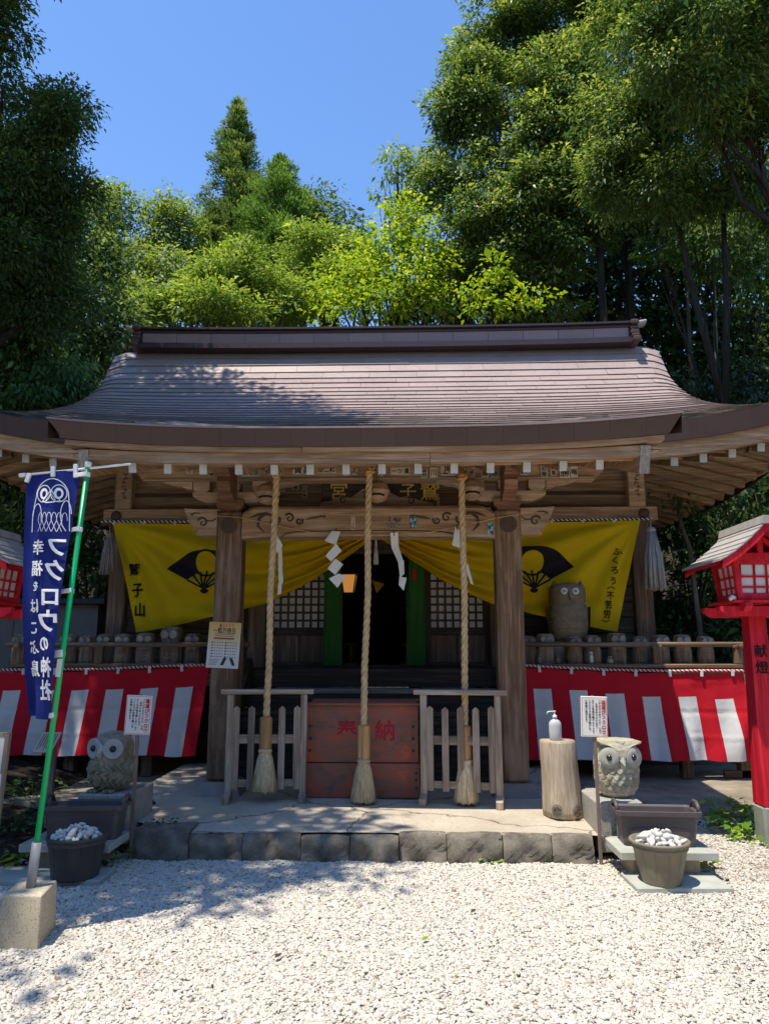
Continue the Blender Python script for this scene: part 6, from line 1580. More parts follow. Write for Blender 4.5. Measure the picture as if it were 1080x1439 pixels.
def bumpy(blobs, n, seed, lo=.26, hi=.60):
    g = np.random.default_rng(seed+500); out = []
    for c, r in blobs:
        for k in range(n):
            d = unit(g.normal(size=3) + np.array([0, -.35, .25])); f = g.uniform(lo, hi)
            out.append((c + d*r*(1.02-f*.75), r*f*np.array([1.1, 1.1, .9])))
        out.append((c, r*.62))
    return out
def crown(name, blobs, mat, parent, outw=.8, L=.12, W=.05, cover=3.0, clus=.35, per=14, flat=.65, down=.5, horiz=.5, shell=.55, lump=.2, back=.45, tvar=.22, seed=1, droop=.15, bump=0):
    if bump: blobs = bumpy(blobs, bump, seed)
    g = np.random.default_rng(seed); PP, AA, NN, TT = [], [], [], []
    for c, r in blobs:
        area = PI*r[0]*r[2]; nl = int(cover*area/(L*W*.5)); nc = max(3, nl//per)
        d = unit(g.normal(size=(nc*2, 3))); d = d[d[:, 1] < back + g.random(len(d))*.2][:nc]; nc = len(d)
        ph = g.uniform(0, 6.28, 6)
        lm = 1 + lump*(np.sin(3.1*d[:, 0]*2+ph[0])*np.sin(2.7*d[:, 2]*2+ph[1]) + .6*np.sin(6*d[:, 0]+ph[2])*np.cos(7*d[:, 2]+ph[3]))
        rad = (shell + (1-shell)*np.sqrt(g.random(nc)))*lm*(1 + .28*np.maximum(0, g.normal(0, .6, nc)))
        cc = c + d*r*rad[:, None]
        tl = g.normal(0, tvar*.6, nc)
        k = g.poisson(per, nc); idx = np.repeat(np.arange(nc), k); n = len(idx)
        off = unit(g.normal(size=(n, 3)))*(g.random(n)**.5*clus*1.05)[:, None]*np.array([1, 1, flat])
        PP.append(cc[idx] + off)
        o = unit(off*np.array([1, 1, .5]) + d[idx]*clus*.5)
        a = unit(o*1.0 + g.normal(size=(n, 3))*.45 + np.array([0, 0, -down]))
        AA.append(a)
        nn_ = unit(g.normal(size=(n, 3))*(1-horiz) + np.array([0, 0, 1.0])*horiz + (d[idx]*.6 + unit(off)*.6)*outw)
        NN.append(nn_)
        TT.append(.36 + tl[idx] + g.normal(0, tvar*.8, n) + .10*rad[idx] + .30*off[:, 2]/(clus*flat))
    Pp = np.concatenate(PP); n = len(Pp)
    Ln = g.lognormal(0, .33, n)*L; Wn = Ln*(W/L)*g.uniform(.8, 1.2, n)
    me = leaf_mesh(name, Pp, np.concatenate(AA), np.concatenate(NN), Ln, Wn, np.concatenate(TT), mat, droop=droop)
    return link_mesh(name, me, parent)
def limbs(mb, base, blobs, r0, g, bend=.3, nb=None):
    base = Vector(base)
    for c, r in (blobs if nb is None else blobs[:nb]):
        c = Vector(c); st = base
        m = st.lerp(c, .5) + Vector((g.uniform(-bend, bend), g.uniform(-bend, bend), g.uniform(0, bend)))
        mb.tube([st, st.lerp(m, .5)+Vector((g.uniform(-.1, .1), 0, .1)), m, m.lerp(c, .6), c], [r0, r0*.8, r0*.55, r0*.38, r0*.15], 7)
        for k in range(3):
            e = c + Vector((g.uniform(-.8, .8)*r[0], g.uniform(-.8, .3)*r[1], g.uniform(-.3, .8)*r[2]))
            mb.tube([m.lerp(c, .4), m.lerp(e, .7) + Vector((0, 0, .1)), e], [r0*.35, r0*.2, r0*.06], 5)
def tree(name, label, cat, base, blobs, mat, grp=None, tr=.2, bark='bark', fork=.55, nb=None, seed=1, trunk_pts=None, **kw):
    base = Vector((base[0], base[1], hz(base[0], base[1]) - .1))
    root = empty(name, label, cat, base, 0, grp)
    crown('crown', blobs, mat, root, seed=seed, **kw)
    g = random.Random(seed); top = Vector(sum(b[0] for b in blobs)/len(blobs))
    fk = base.lerp(top, fork)
    fk.x = base.x + (top.x-base.x)*.35*fork*2; fk.y = base.y + (top.y-base.y)*.3
    mb = MB(); mb.tube([base, base.lerp(fk, .35)+Vector((.05, 0, 0)), base.lerp(fk, .7)+Vector((-.04, .03, 0)), fk], [tr*1.35, tr, tr*.9, tr*.75], 12)
    limbs(mb, fk, blobs, tr*.6, g, nb=nb)
    mb.build('trunk', M[bark], root)
    return root
B = pxblob
GR = 'trees on the slope behind the hall'
# left: dark evergreen, the drooping tree before it
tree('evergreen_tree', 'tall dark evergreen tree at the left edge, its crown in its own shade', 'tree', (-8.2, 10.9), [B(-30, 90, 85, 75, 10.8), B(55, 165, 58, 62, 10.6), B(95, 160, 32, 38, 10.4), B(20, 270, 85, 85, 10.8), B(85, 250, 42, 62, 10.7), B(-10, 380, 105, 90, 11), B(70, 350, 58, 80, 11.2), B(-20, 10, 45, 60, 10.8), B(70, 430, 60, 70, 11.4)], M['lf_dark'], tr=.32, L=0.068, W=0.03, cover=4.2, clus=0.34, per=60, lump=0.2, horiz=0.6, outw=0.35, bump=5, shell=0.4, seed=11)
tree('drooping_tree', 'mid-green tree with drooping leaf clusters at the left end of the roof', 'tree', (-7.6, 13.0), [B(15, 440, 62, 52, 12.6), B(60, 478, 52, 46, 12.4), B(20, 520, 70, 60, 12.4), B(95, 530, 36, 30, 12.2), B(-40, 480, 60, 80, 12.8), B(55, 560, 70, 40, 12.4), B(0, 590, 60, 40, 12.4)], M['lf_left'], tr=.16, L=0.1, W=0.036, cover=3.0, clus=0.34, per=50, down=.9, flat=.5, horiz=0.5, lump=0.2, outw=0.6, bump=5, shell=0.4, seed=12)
tree('evergreen_tree', 'dark evergreen tree in the shade behind the left end of the roof', 'tree', (-7.4, 15.6), [B(125, 340, 30, 60, 15.4), B(130, 420, 40, 80, 15.2), B(165, 455, 30, 40, 15), B(110, 480, 60, 80, 15.2)], M['lf_dark'], tr=.2, L=0.13, W=0.055, cover=3.2, clus=0.45, per=45, horiz=0.6, outw=0.4, seed=13)
# background, left to right
tree('broadleaf_tree', 'olive-green leafy tree behind the left end of the ridge', 'tree', (-8.5, 21.5), [B(160, 300, 38, 38, 21), B(140, 280, 22, 22, 21), B(215, 325, 42, 42, 21), B(240, 298, 26, 22, 21.3), B(175, 380, 52, 55, 20.6), B(230, 400, 52, 55, 20.4), B(265, 340, 26, 40, 21.5), B(205, 440, 60, 40, 20)], M['lf_olive'], GR, .2, 'bark_pale', L=0.12, W=0.055, cover=3.0, clus=0.5, per=45, horiz=0.82, down=0.2, lump=0.25, bump=5, shell=0.4, seed=14)
tree('broadleaf_tree', 'fresh green leafy tree rising above the middle left of the ridge', 'tree', (-4.2, 19), [B(300, 405, 52, 40, 18.6), B(355, 385, 50, 36, 18.6), B(262, 430, 50, 32, 18.4), B(400, 420, 42, 38, 18.8), B(325, 445, 80, 28, 18.2), B(340, 365, 28, 18, 18.8), B(230, 440, 40, 26, 18.3)], M['lf_bright'], GR, .16, 'bark_pale', L=0.115, W=0.048, cover=3.2, clus=0.45, per=45, horiz=0.85, down=0.25, lump=0.35, bump=5, shell=0.4, seed=15)
tree('broadleaf_tree', 'green leafy tree with open branches between the conifers and the maple', 'tree', (-1.9, 20.5), [B(450, 350, 45, 30, 20.5), B(490, 350, 30, 28, 20.5), B(470, 400, 52, 45, 20.2), B(420, 395, 36, 38, 20.4), B(440, 330, 28, 16, 20.6), B(510, 370, 30, 40, 20.4)], M['lf_bright'], GR, .15, 'bark', L=0.115, W=0.048, cover=2.8, clus=0.45, per=40, horiz=0.85, down=0.2, lump=0.35, bump=5, shell=0.4, seed=16)
tree('maple_tree', 'bright yellow-green maple tree above the middle of the ridge', 'maple tree', (.6, 18.6), [B(565, 305, 36, 14, 18.6, 1.2), B(598, 335, 42, 16, 18.4, 1.2), B(545, 345, 40, 14, 18.6, 1.2), B(612, 365, 32, 16, 18.2, 1.2), B(560, 372, 52, 14, 18.4, 1.2), B(500, 395, 46, 16, 18.4, 1.2), B(590, 395, 46, 18, 18.0, 1.2), B(470, 415, 34, 13, 18.4, 1.2), B(540, 415, 50, 20, 18.1, 1.2), B(610, 430, 40, 20, 18, 1.2), B(520, 440, 60, 18, 18, 1.2), B(565, 322, 30, 12, 18.9), B(525, 365, 30, 12, 18.5)], M['lf_maple'], GR, .12, 'bark', L=0.1, W=0.075, cover=3.2, clus=0.5, per=18, flat=0.32, down=.12, horiz=.85, shell=.2, lump=.3, seed=17)
tree('slender_tree', 'slender light green tree against the sky left of the great oak', 'tree', (.55, 22.5), [B(560, 228, 26, 10, 22), B(545, 250, 20, 5, 22), B(540, 273, 14, 6, 22), B(578, 262, 18, 24, 22.2), B(575, 300, 22, 30, 22.2), B(553, 216, 14, 6, 22), B(585, 235, 18, 14, 22)], M['lf_bright'], GR, .09, 'bark', L=.15, W=.06, cover=2.6, clus=.35, per=12, flat=.4, seed=18)
tree('maple_tree', 'low yellow-green maple spray in front of the great oak, above the right of the ridge', 'maple tree', (2.0, 17.6), [B(688, 378, 22, 9, 15.2, 1.2), B(660, 412, 24, 7, 15.1, 1.2), B(690, 405, 22, 6, 15.1, 1.2), B(680, 438, 30, 7, 15.0, 1.2), B(722, 430, 22, 8, 15.0, 1.2), B(748, 412, 20, 6, 15.0, 1.2), B(740, 432, 16, 5, 15.1), B(700, 390, 16, 6, 15.2)], M['lf_maple'], GR, .08, 'bark', L=.10, W=.075, cover=3.6, clus=.30, per=16, flat=.2, down=.1, horiz=.85, shell=.2, lump=.3, seed=19)
tree('evergreen_tree', 'dark blue-green tree showing behind the lighter conifer', 'tree', (-2.3, 29.5), [B(455, 305, 30, 30, 29), B(480, 330, 26, 26, 29), B(430, 285, 24, 26, 29.5), B(465, 350, 40, 40, 29)], M['lf_dark'], GR, .25, L=.2, W=.085, cover=3, clus=0.8, per=40, horiz=0.65, seed=20)
def conifer(label, px, pt, pb, wpx, Y, mat, seed, n=110, taper=.8, L=.15, W=.05):
    top = Vector(at(px, pt, Y)); bx = top.x; base = Vector((bx, Y, hz(bx, Y)-.2)); low = at(px, pb, Y).z
    root = empty('conifer_tree', label, 'conifer', base, 0, GR)
    g = np.random.default_rng(seed); sc = (Y/ray(px, (pt+pb)/2).y)/F_PX; Rm = wpx/2*sc
    PP, AA, NN, TT = [], [], [], []; mb = MB()
    mb.tube([base, base.lerp(top, .5)+Vector((.05, 0, 0)), top - Vector((0, 0, .6)), top], [.34, .2, .05, .012], 9)
    for k in range(n):
        t = ((k+g.random())/n)**.9; z = top.z - .15 - (top.z-low)*t; az = g.uniform(0, 2*PI) if k % 3 else g.uniform(-PI*.95, -.05*PI)
        ln = Rm*(t**taper*.92+.07)*g.uniform(.45, 1.15); dirn = np.array([math.cos(az), math.sin(az), 0]); st = np.array([bx, Y, z])
        curve = lambda s: st + dirn*ln*s + np.array([0, 0, ln*(-.38*s + .50*s*s)])
        mb.tube([curve(s) for s in (0, .5, 1)], [.05*(.4+t), .03, .01], 4, caps=False)
        nb = int(1.7 + 2.6*ln/.9); tb = g.normal(0, .17)
        for q in range(nb):
            s = (q+.6+g.uniform(-.2, .2))/nb; c = curve(s) + np.array([-dirn[1], dirn[0], 0])*g.normal(0, .14*ln) + np.array([0, 0, g.uniform(-.12, .05)])
            m = int(40 + 50*g.random()); r = .17 + .17*min(1, ln/1.5)*g.uniform(.5, 1.4)
            off = unit(g.normal(size=(m, 3)))*(g.random(m)**.5*r*1.1)[:, None]*np.array([1, 1, .75])
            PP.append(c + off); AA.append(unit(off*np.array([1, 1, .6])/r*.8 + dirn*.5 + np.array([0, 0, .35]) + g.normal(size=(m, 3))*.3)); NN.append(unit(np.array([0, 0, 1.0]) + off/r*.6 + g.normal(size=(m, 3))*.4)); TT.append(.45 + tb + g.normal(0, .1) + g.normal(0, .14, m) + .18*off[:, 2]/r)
    Pp = np.concatenate(PP); m = len(Pp); Ln = g.lognormal(0, .25, m)*L
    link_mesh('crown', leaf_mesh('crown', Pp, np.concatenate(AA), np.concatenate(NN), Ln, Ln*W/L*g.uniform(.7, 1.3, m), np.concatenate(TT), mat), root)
    mb.build('trunk', M['bark'], root)
conifer('tall pointed conifer standing highest against the sky', 336, 140, 430, 150, 30, M['lf_cedar'], 21, 210, .74)
conifer('lighter green conifer just right of the tallest conifer', 394, 220, 440, 185, 28, M['lf_cedar2'], 22, 190, .70)
conifer('short conifer at the foot of the tallest conifer', 300, 290, 440, 90, 27, M['lf_cedar'], 23, 120, .7)
conifer('bushy light conifer right of the two tall conifers', 428, 268, 440, 110, 28.5, M['lf_cedar2'], 29, 140, .6)
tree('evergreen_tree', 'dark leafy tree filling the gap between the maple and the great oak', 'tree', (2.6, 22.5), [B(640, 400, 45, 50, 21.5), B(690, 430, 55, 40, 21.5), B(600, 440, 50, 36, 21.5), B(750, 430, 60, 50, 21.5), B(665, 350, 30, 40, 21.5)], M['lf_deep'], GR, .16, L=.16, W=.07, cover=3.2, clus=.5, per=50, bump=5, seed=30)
# right: the great oaks
tree('oak_tree', 'great broad evergreen oak with sunlit left side behind the right half of the roof', 'tree', (5.0, 20.8), [B(715, 70, 68, 66, 19.1), B(790, 40, 85, 70, 19.1), B(662, 195, 66, 66, 18.6), B(740, 165, 85, 80, 18.2), B(638, 275, 48, 52, 18.6), B(715, 290, 82, 72, 18.0), B(800, 230, 80, 90, 17.8), B(690, 375, 70, 50, 18.4), B(785, 360, 78, 60, 18.2), B(680, 120, 52, 55, 18.8), B(815, 120, 45, 80, 17.5), B(740, 430, 90, 40, 18.9), B(850, 30, 60, 50, 18.6)], M['lf_oak'], tr=.34, L=0.115, W=0.048, cover=4.2, clus=0.42, per=90, down=0.45, flat=.6, lump=0.2, fork=.5, horiz=0.82, nb=5, outw=1.0, bump=5, shell=0.4, seed=24)
tree('oak_tree', 'great dark evergreen oak filling the upper right corner', 'tree', (6.75, 14.2), [B(910, 60, 85, 75, 14), B(1010, 30, 100, 70, 14), B(885, 170, 68, 80, 13.8), B(975, 150, 75, 70, 13.6), B(1075, 120, 70, 90, 13.8), B(930, 270, 80, 52, 13.9), B(1035, 250, 70, 58, 13.6), B(1090, 290, 50, 70, 14), B(870, 260, 50, 60, 14.2), B(905, 60, 70, 55, 11.6), B(1000, 85, 80, 60, 11.2), B(1085, 40, 60, 80, 11), B(960, -60, 120, 80, 11.5)], M['lf_oak'], tr=0.14, L=0.088, W=0.034, cover=3.8, clus=0.4, per=80, down=0.6, flat=.55, lump=0.2, fork=0.5, horiz=0.78, nb=2, outw=0.9, bump=5, shell=0.4, seed=25)
tree('oak_tree', 'sunlit leafy oak branches hanging out at the right edge', 'tree', (8.1, 12.0), [B(985, 165, 30, 18, 12.2), B(1040, 150, 45, 28, 12), B(1075, 135, 40, 22, 12), B(1010, 195, 36, 16, 12.2), B(1062, 190, 36, 30, 12.1)], M['lf_oak'], tr=.13, L=0.105, W=0.036, cover=3.2, clus=0.3, per=60, down=0.7, flat=.5, fork=.75, horiz=0.8, outw=1.0, bump=3, shell=0.4, seed=26, tvar=.3)
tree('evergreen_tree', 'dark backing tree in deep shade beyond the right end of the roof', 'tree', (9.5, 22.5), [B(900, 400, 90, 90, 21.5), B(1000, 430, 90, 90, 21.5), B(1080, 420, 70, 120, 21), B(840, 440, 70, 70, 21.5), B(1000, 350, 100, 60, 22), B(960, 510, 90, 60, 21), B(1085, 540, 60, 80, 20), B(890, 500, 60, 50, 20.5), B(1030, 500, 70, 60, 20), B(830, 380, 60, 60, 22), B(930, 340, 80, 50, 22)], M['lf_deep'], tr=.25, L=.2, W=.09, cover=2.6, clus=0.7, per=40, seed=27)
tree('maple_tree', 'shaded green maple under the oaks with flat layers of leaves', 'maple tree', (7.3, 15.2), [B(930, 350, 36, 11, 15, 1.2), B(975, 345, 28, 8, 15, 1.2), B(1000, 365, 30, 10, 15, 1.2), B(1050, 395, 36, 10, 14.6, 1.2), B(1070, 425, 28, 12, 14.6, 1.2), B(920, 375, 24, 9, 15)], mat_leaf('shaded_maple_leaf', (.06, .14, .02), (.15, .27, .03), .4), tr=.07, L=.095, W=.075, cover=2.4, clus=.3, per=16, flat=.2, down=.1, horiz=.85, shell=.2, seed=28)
# slim trunks under the oaks
for k, (px0, px1, py1, Y, r, lab) in enumerate(((860, 838, 300, 17.2, .13, 'leaning dark trunk rising from behind the right end of the ridge'), (905, 880, 320, 18.5, .17, 'dark trunk beside the right end of the ridge'), (955, 962, 330, 18.8, .07, 'thin pale trunk in the shade beyond the right slope of the roof'), (1012, 1002, 380, 17.4, .06, 'thin trunk with pale patches near the thick shaded trunk'), (775, 760, 330, 18.6, .15, 'dark forked trunk under the sunlit oak'))):
    b0 = at(px0, 520, Y); e = at(px1, py1, Y); root = empty('forest_tree', lab, 'tree', (b0.x, Y, hz(b0.x, Y)-.1), 0, 'tree trunks under the oaks')
    mb = MB(); mm = Vector((b0.x, Y, hz(b0.x, Y)-.1)); q1 = mm.lerp(e, .5) + Vector((.12*(-1)**k, .1, 0)); mb.tube([mm, mm.lerp(q1, .5), q1, q1.lerp(e, .5)+Vector((-.06, 0, 0)), e], [r*1.3, r, r*.95, r*.8, r*.55], 9)
    g = random.Random(k)
    for j in range(4): s = q1.lerp(e, g.uniform(-.2, 1)); mb.tube([s, s + Vector((g.uniform(-.6, .6), g.uniform(-.4, .2), .5)), s + Vector((g.uniform(-1.3, 1.3), g.uniform(-.5, .3), 1.2))], [r*.4, r*.25, r*.08], 6)
    mb.build('trunk', M['bark_pale' if k in (2, 3) else 'bark'], root)
    tb = [(np.array(e) + np.array([g.uniform(-.6, .6), g.uniform(-.3, .3), .6]), np.array([1.0, .8, .8])) for _ in range(2)]
    crown('crown', tb, M['lf_dark'], root, L=.13, W=.055, cover=2.2, clus=.4, per=14, seed=40+k)
# shrubs and undergrowth
def shrub(label, bl, mat, seed, L=.11, W=.05, cover=2.8, grp=None, **kw):
    c = bl[0][0]; x, y = c[0], c[1]; root = empty('shrub', label, 'shrub', (x, y, hz(x, y)-.05), 0, grp)
    crown('foliage', bl, mat, root, L=L, W=W, cover=cover, clus=kw.pop('clus', .28), per=14, seed=seed, back=.6, **kw)
    g = random.Random(seed); mb = MB()
    for c, r in bl:
        for k in range(2): mb.tube([(x+g.uniform(-.1, .1), y, hz(x, y)-.1), (x+(c[0]-x)*.5+g.uniform(-.2, .2), (y+c[1])/2, (hz(x, y)+c[2])/2), (c[0]+g.uniform(-.3, .3)*r[0], c[1], c[2]+.3*r[2])], [.035, .025, .008], 5)
    mb.build('stem', M['bark'], root)
shrub('glossy dark shrub along the right end of the roof', [B(960, 545, 32, 24, 15.5), B(1010, 555, 42, 26, 15), B(1060, 545, 36, 30, 14.6), B(930, 560, 26, 20, 16)], M['lf_shrub'], 51)
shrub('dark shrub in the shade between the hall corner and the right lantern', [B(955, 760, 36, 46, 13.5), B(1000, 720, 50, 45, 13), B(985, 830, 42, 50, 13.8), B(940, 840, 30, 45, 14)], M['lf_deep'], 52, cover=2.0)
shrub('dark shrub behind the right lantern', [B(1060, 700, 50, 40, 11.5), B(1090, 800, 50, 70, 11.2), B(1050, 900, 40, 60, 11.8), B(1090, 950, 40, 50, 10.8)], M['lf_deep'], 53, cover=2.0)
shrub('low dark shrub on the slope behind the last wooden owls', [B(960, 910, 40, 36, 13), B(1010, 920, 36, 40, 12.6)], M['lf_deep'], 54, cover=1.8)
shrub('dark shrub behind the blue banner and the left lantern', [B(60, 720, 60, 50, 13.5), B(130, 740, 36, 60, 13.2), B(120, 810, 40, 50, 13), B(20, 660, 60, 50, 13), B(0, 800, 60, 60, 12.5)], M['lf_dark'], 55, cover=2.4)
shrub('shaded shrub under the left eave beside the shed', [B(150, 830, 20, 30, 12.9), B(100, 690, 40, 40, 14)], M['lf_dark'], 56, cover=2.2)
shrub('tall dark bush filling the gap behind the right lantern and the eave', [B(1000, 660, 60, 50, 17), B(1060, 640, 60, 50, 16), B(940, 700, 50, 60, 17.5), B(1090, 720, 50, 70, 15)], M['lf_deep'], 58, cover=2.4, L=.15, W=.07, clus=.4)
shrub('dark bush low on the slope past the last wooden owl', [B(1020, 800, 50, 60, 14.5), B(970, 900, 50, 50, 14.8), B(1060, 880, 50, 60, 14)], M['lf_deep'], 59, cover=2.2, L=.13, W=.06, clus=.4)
# thin tree beside the hall on the right
root = empty('sapling', 'thin bare-stemmed sapling in the dark between the hall and the right lantern', 'tree', (at(985, 890, 11.6).x, 11.6, hz(at(985, 890, 11.6).x, 11.6)))
mb = MB(); pts = [at(984, 935, 11.6), at(982, 880, 11.6), at(974, 820, 11.6), at(968, 770, 11.6), at(957, 740, 11.6), at(950, 700, 11.6)]; pts[0].z = min(pts[0].z, hz(pts[0].x, 11.6)-.05); mb.tube(pts, [.055, .05, .045, .042, .036, .03], 8)
mb.tube([pts[3], at(945, 775, 11.4), at(925, 785, 11.3)], [.015, .01, .004], 5); mb.tube([pts[2], at(950, 822, 11.5), at(925, 828, 11.4)], [.012, .009, .003], 5)
mb.build('trunk', M['bark_pale'], root); crown('crown', [(np.array(at(952, 690, 11.6)), np.array([.5, .4, .25])), (np.array(at(945, 790, 11.4)), np.array([.35, .3, .12]))], M['lf_dark'], root, L=.09, W=.04, cover=1.2, seed=57)
# litter and seedlings on the shaded slopes: nobody could count them
def litter(name, label, n, xr, yr, mat, L, W, seed, up=.5, zoff=.02):
    g = np.random.default_rng(seed); x = g.uniform(*xr, n); y = g.uniform(*yr, n); z = np.array([hz(a, b) for a, b in zip(x, y)]) + zoff + np.abs(g.normal(0, .05, n))*up
    a = unit(np.stack([g.normal(size=n), g.normal(size=n), g.uniform(-.1, up, n)], 1)); nn_ = unit(np.stack([g.normal(0, .4, n), g.normal(0, .4, n), np.ones(n)], 1))
    Ln = g.lognormal(0, .3, n)*L
    o = link_mesh(name, leaf_mesh(name, np.stack([x, y, z], 1), a, nn_, Ln, Ln*W/L, g.normal(.5, .25, n), mat), kind='stuff'); tag(o, label, 'ground cover'); return o
M['lf_litter'] = mat_leaf('dry_leaf_litter', (.035, .026, .017), (.12, .09, .06), .05, .8, .1)
litter('leaf_litter', 'dry leaves littering the slope at the right of the hall', 9000, (5.2, 12), (8.6, 20), M['lf_litter'], .11, .05, 61, .3)
litter('leaf_litter', 'dry leaves and twigs on the bare earth at the left of the hall', 5000, (-9, -2.25), (5.9, 13), M['lf_litter'], .06, .028, 62, .25)
litter('undergrowth', 'small green seedlings on the shaded slope at the right', 5000, (5.4, 12), (9.4, 20), M['lf_shrub'], .12, .06, 63, 1.2, .12)
# weeds
def weed(label, x, y, h, r, n, seed, mat='lf_weed', L=.075, W=.05, z0=0):
    root = empty('weed', label, 'weed', (x, y, z0 + max(0, hz(x, y)))); g = np.random.default_rng(seed); zb = z0 + max(0, hz(x, y))
    az = g.uniform(0, 6.28, n); q_ = np.sqrt(g.random(n))*r; z = zb + h*(.15+.85*g.random(n))*(1.1-q_/r*.6)
    Pp = np.stack([x+q_*np.cos(az), y+q_*np.sin(az), z], 1); a = unit(np.stack([np.cos(az), np.sin(az), g.normal(-.1, .35, n)], 1)); nn_ = unit(np.stack([g.normal(0, .35, n), g.normal(0, .35, n), np.ones(n)], 1))
    Ln = g.lognormal(0, .3, n)*L; link_mesh('foliage', leaf_mesh('foliage', Pp, a, nn_, Ln, Ln*W/L, g.normal(.5, .25, n), M[mat]), root)
    mb = MB()
    for k in range(0, n, 6): mb.tube([(x+.15*q_[k]*math.cos(az[k]), y+.15*q_[k]*math.sin(az[k]), zb-.01), tuple(Pp[k])], [.004, .002], 4, caps=False)
    mb.build('stem', M['lf_weed'], root)
def gp(px, py): p = atz(px, py, 0); return p.x, p.y
weed('bright green weed clump at the foot of the red lantern post', *gp(1045, 1172), .30, .26, 150, 71)
weed('low green weed spreading along the gravel before the red lantern', *gp(1068, 1183), .14, .24, 80, 72)
weed('bright weed growing against the stone ledge left of the lantern post', *gp(1020, 1150), .22, .26, 110, 73, L=.06, W=.045)
weed('small weed behind the sunlit pot of pebbles', *gp(980, 1222), .14, .09, 22, 74)
weed('tiny weed growing out of the stone kerb below the podium', *gp(680, 1212), .09, .05, 12, 75)
weed('tiny weed in the joint of the shaded podium corner', at(233, 1160, 6.3).x, 6.25, .07, .09, 30, 76, 'lf_dark', .035, .02, PZ)
weed('dark-leaved weed beside the bench of the shaded planter', *gp(158, 1215), .16, .14, 26, 77, 'lf_left', .11, .05)
weed('ragged weed on the shaded bank behind the banner pole', *gp(45, 1135), .25, .35, 110, 78, 'lf_left', .06, .04)
weed('small weed on the bank left of the banner pole', *gp(20, 1165), .18, .30, 80, 79, 'lf_left', .06, .04)
weed('green sprig beside the grey banner sleeve', *gp(35, 1215), .22, .12, 30, 80, 'lf_weed', .07, .045)
weed('small weed on the shaded bank near the slanted plaque', *gp(42, 1095), .2, .35, 80, 81, 'lf_left', .06, .04)
# fallen leaves on the gravel
for k, (px, py, mt, lab) in enumerate(((593, 1330, 'lf_weed', 'single green leaf fallen on the open gravel'), (661, 1290, 'lf_litter', 'brown leaf fallen on the gravel below the podium'), (385, 1355, 'lf_litter', 'small dry leaf lying on the gravel at the lower left'), (1020, 1246, 'bark', 'dark dead leaf lying beside the slab of the sunlit pot'))):
    x, y = gp(px, py); g = np.random.default_rng(k)
    o = link_mesh('fallen_leaf', leaf_mesh('fallen_leaf', np.array([[x, y, .03]]), np.array([[.6, .6, .15]]), np.array([[.1, -.3, 1.0]]), np.array([.055]), np.array([.028]), np.array([.6]), M[mt]))
    tag(o, lab, 'leaf')
for k in range(16):
    px, py = ((150, 1300), (240, 1345), (300, 1395), (420, 1250), (470, 1400), (530, 1275), (620, 1390), (700, 1330), (760, 1260), (800, 1395), (860, 1300), (900, 1370), (980, 1330), (1040, 1390), (330, 1235), (560, 1225))[k]
    x, y = gp(px, py); g = np.random.default_rng(200+k); a = g.uniform(0, 6.28)
    o = link_mesh('fallen_leaf', leaf_mesh('fallen_leaf', np.array([[x, y, .024]]), np.array([[math.cos(a), math.sin(a), .1]]), np.array([[g.normal(0, .3), g.normal(0, .3), 1.0]]), np.array([g.uniform(.02, .038)]), np.array([g.uniform(.010, .016)]), np.array([g.uniform(.2, .9)]), M['lf_litter']))
    tag(o, 'tiny dry brown leaf scattered on the white gravel', 'leaf', 'tiny dry leaves scattered on the gravel')
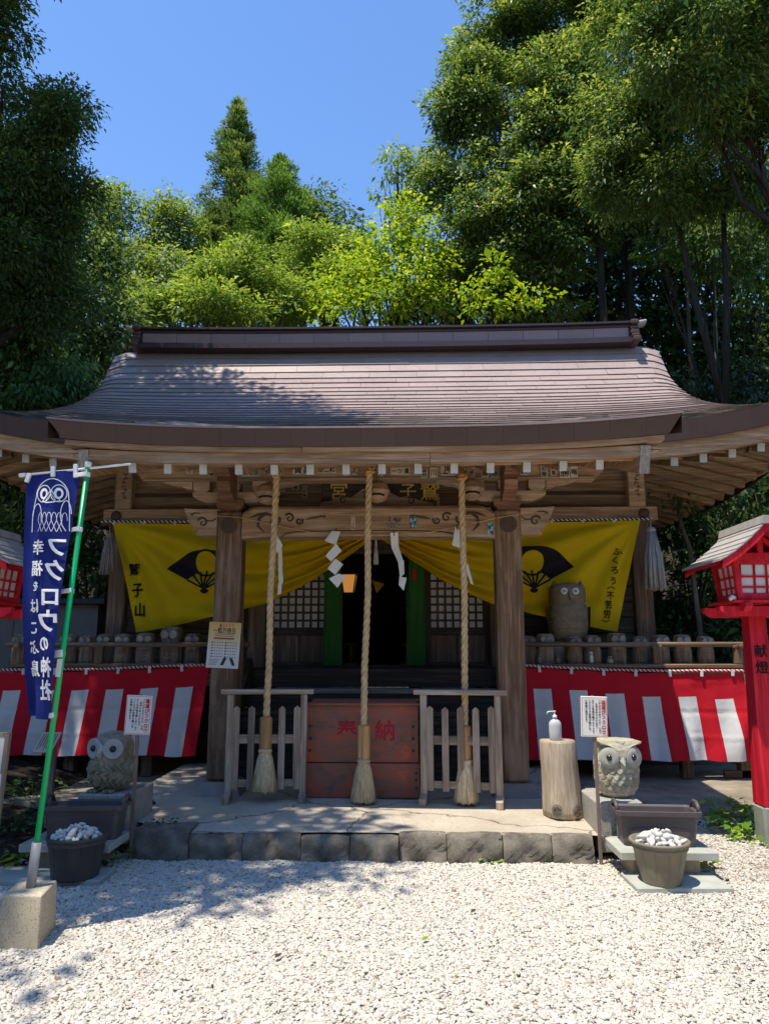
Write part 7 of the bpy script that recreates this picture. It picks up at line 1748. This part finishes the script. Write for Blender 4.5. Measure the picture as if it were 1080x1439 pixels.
# the tree at the visitor's left whose crown shades the yard and the left of the roof
tree('shade_tree', 'large leafy tree left of the yard whose crown shades the banner and roof', 'tree', (-8.6, 5.0),
     [(np.array([-5.2, 3.3, 10.0]), np.array([1.9, .75, .9])), (np.array([-3.55, 3.75, 10.2]), np.array([1.15, .42, .5])), (np.array([-4.7, 4.55, 10.6]), np.array([1.7, .9, .8])), (np.array([-6.2, 5.6, 11.2]), np.array([2.2, 2.0, 1.4])), (np.array([-5.3, 1.65, 10]), np.array([1.0, .95, .9])),
      (np.array([-3.7, 8.0, 13.3]), np.array([1.25, 1.1, .8])), (np.array([-5.0, 9.2, 13.8]), np.array([1.5, 1.3, .9])), (np.array([-6.0, 8.0, 13.4]), np.array([1.6, 1.6, 1.1])), (np.array([-6.6, 10.0, 14.2]), np.array([1.4, 1.3, .9])), (np.array([-3.9, 8.3, 13.4]), np.array([1.2, 1.0, .7])), (np.array([-4.8, 9.0, 13.7]), np.array([1.4, 1.2, .8])), (np.array([-3.1, 7.5, 13.2]), np.array([.8, .7, .5])), (np.array([-5.6, 9.9, 14.0]), np.array([1.3, 1.2, .8]))],
     M['lf_dark'], tr=.3, L=.15, W=.07, cover=4.0, clus=.4, per=16, back=1.2, seed=90)
# unseen woods added behind the viewpoint, sized to cut low sky light
def woods():
    g = np.random.default_rng(99); n = 30000
    az = g.uniform(math.radians(148), math.radians(392), n); r = g.uniform(15, 23, n) ; hgt = 8.5 + 2.2*np.sin(az*7) + 1.0*np.sin(az*17+1)
    z = g.random(n)**.8*hgt; x = r*np.cos(az); y = 3 + r*np.sin(az)
    keep = ~((y > 4) & (np.abs(x) < 14)); x, y, z = x[keep], y[keep], z[keep]; n = len(x)
    a = unit(g.normal(size=(n, 3)) + np.array([0, 0, -.4])); nn_ = unit(g.normal(size=(n, 3))*.6 + np.array([0, 0, 1.0]))
    Ln = g.lognormal(0, .3, n)*.75
    o = link_mesh('added_woods', leaf_mesh('added_woods', np.stack([x, y, z], 1), a, nn_, Ln, Ln*.55, g.normal(.45, .25, n), M['lf_dark']), kind='stuff')
    tag(o, 'unseen mass of woods added round the open side of the yard to cut sky light', 'woods')
woods()
def hillside_woods():
    g = np.random.default_rng(77); n = 60000
    sgn = np.where(g.random(n) < .5, -1, 1); x = sgn*g.uniform(10.5, 36, n); y = g.uniform(5, 38, n); base = np.array([hz(a, b) for a, b in zip(x, y)])
    lump = .55 + .45*np.sin(x*.9 + 1.3*np.sin(y*.7))*np.sin(y*.8 + 1.1*np.sin(x*.5)); z = base + g.random(n)**.7*(2.0 + 5.0*lump)
    a = unit(g.normal(size=(n, 3)) + np.array([0, 0, -.3])); nn_ = unit(g.normal(size=(n, 3))*.5 + np.array([0, -.3, 1.0])); Ln = g.lognormal(0, .35, n)*.42
    o = link_mesh('hillside_woods', leaf_mesh('hillside_woods', np.stack([x, y, z], 1), a, nn_, Ln, Ln*.45, g.normal(.45, .25, n), M['lf_dark']), kind='stuff'); tag(o, 'mass of woods on the slopes either side of the hall', 'woods')
hillside_woods()
print('leaf triangles', TRI[0])
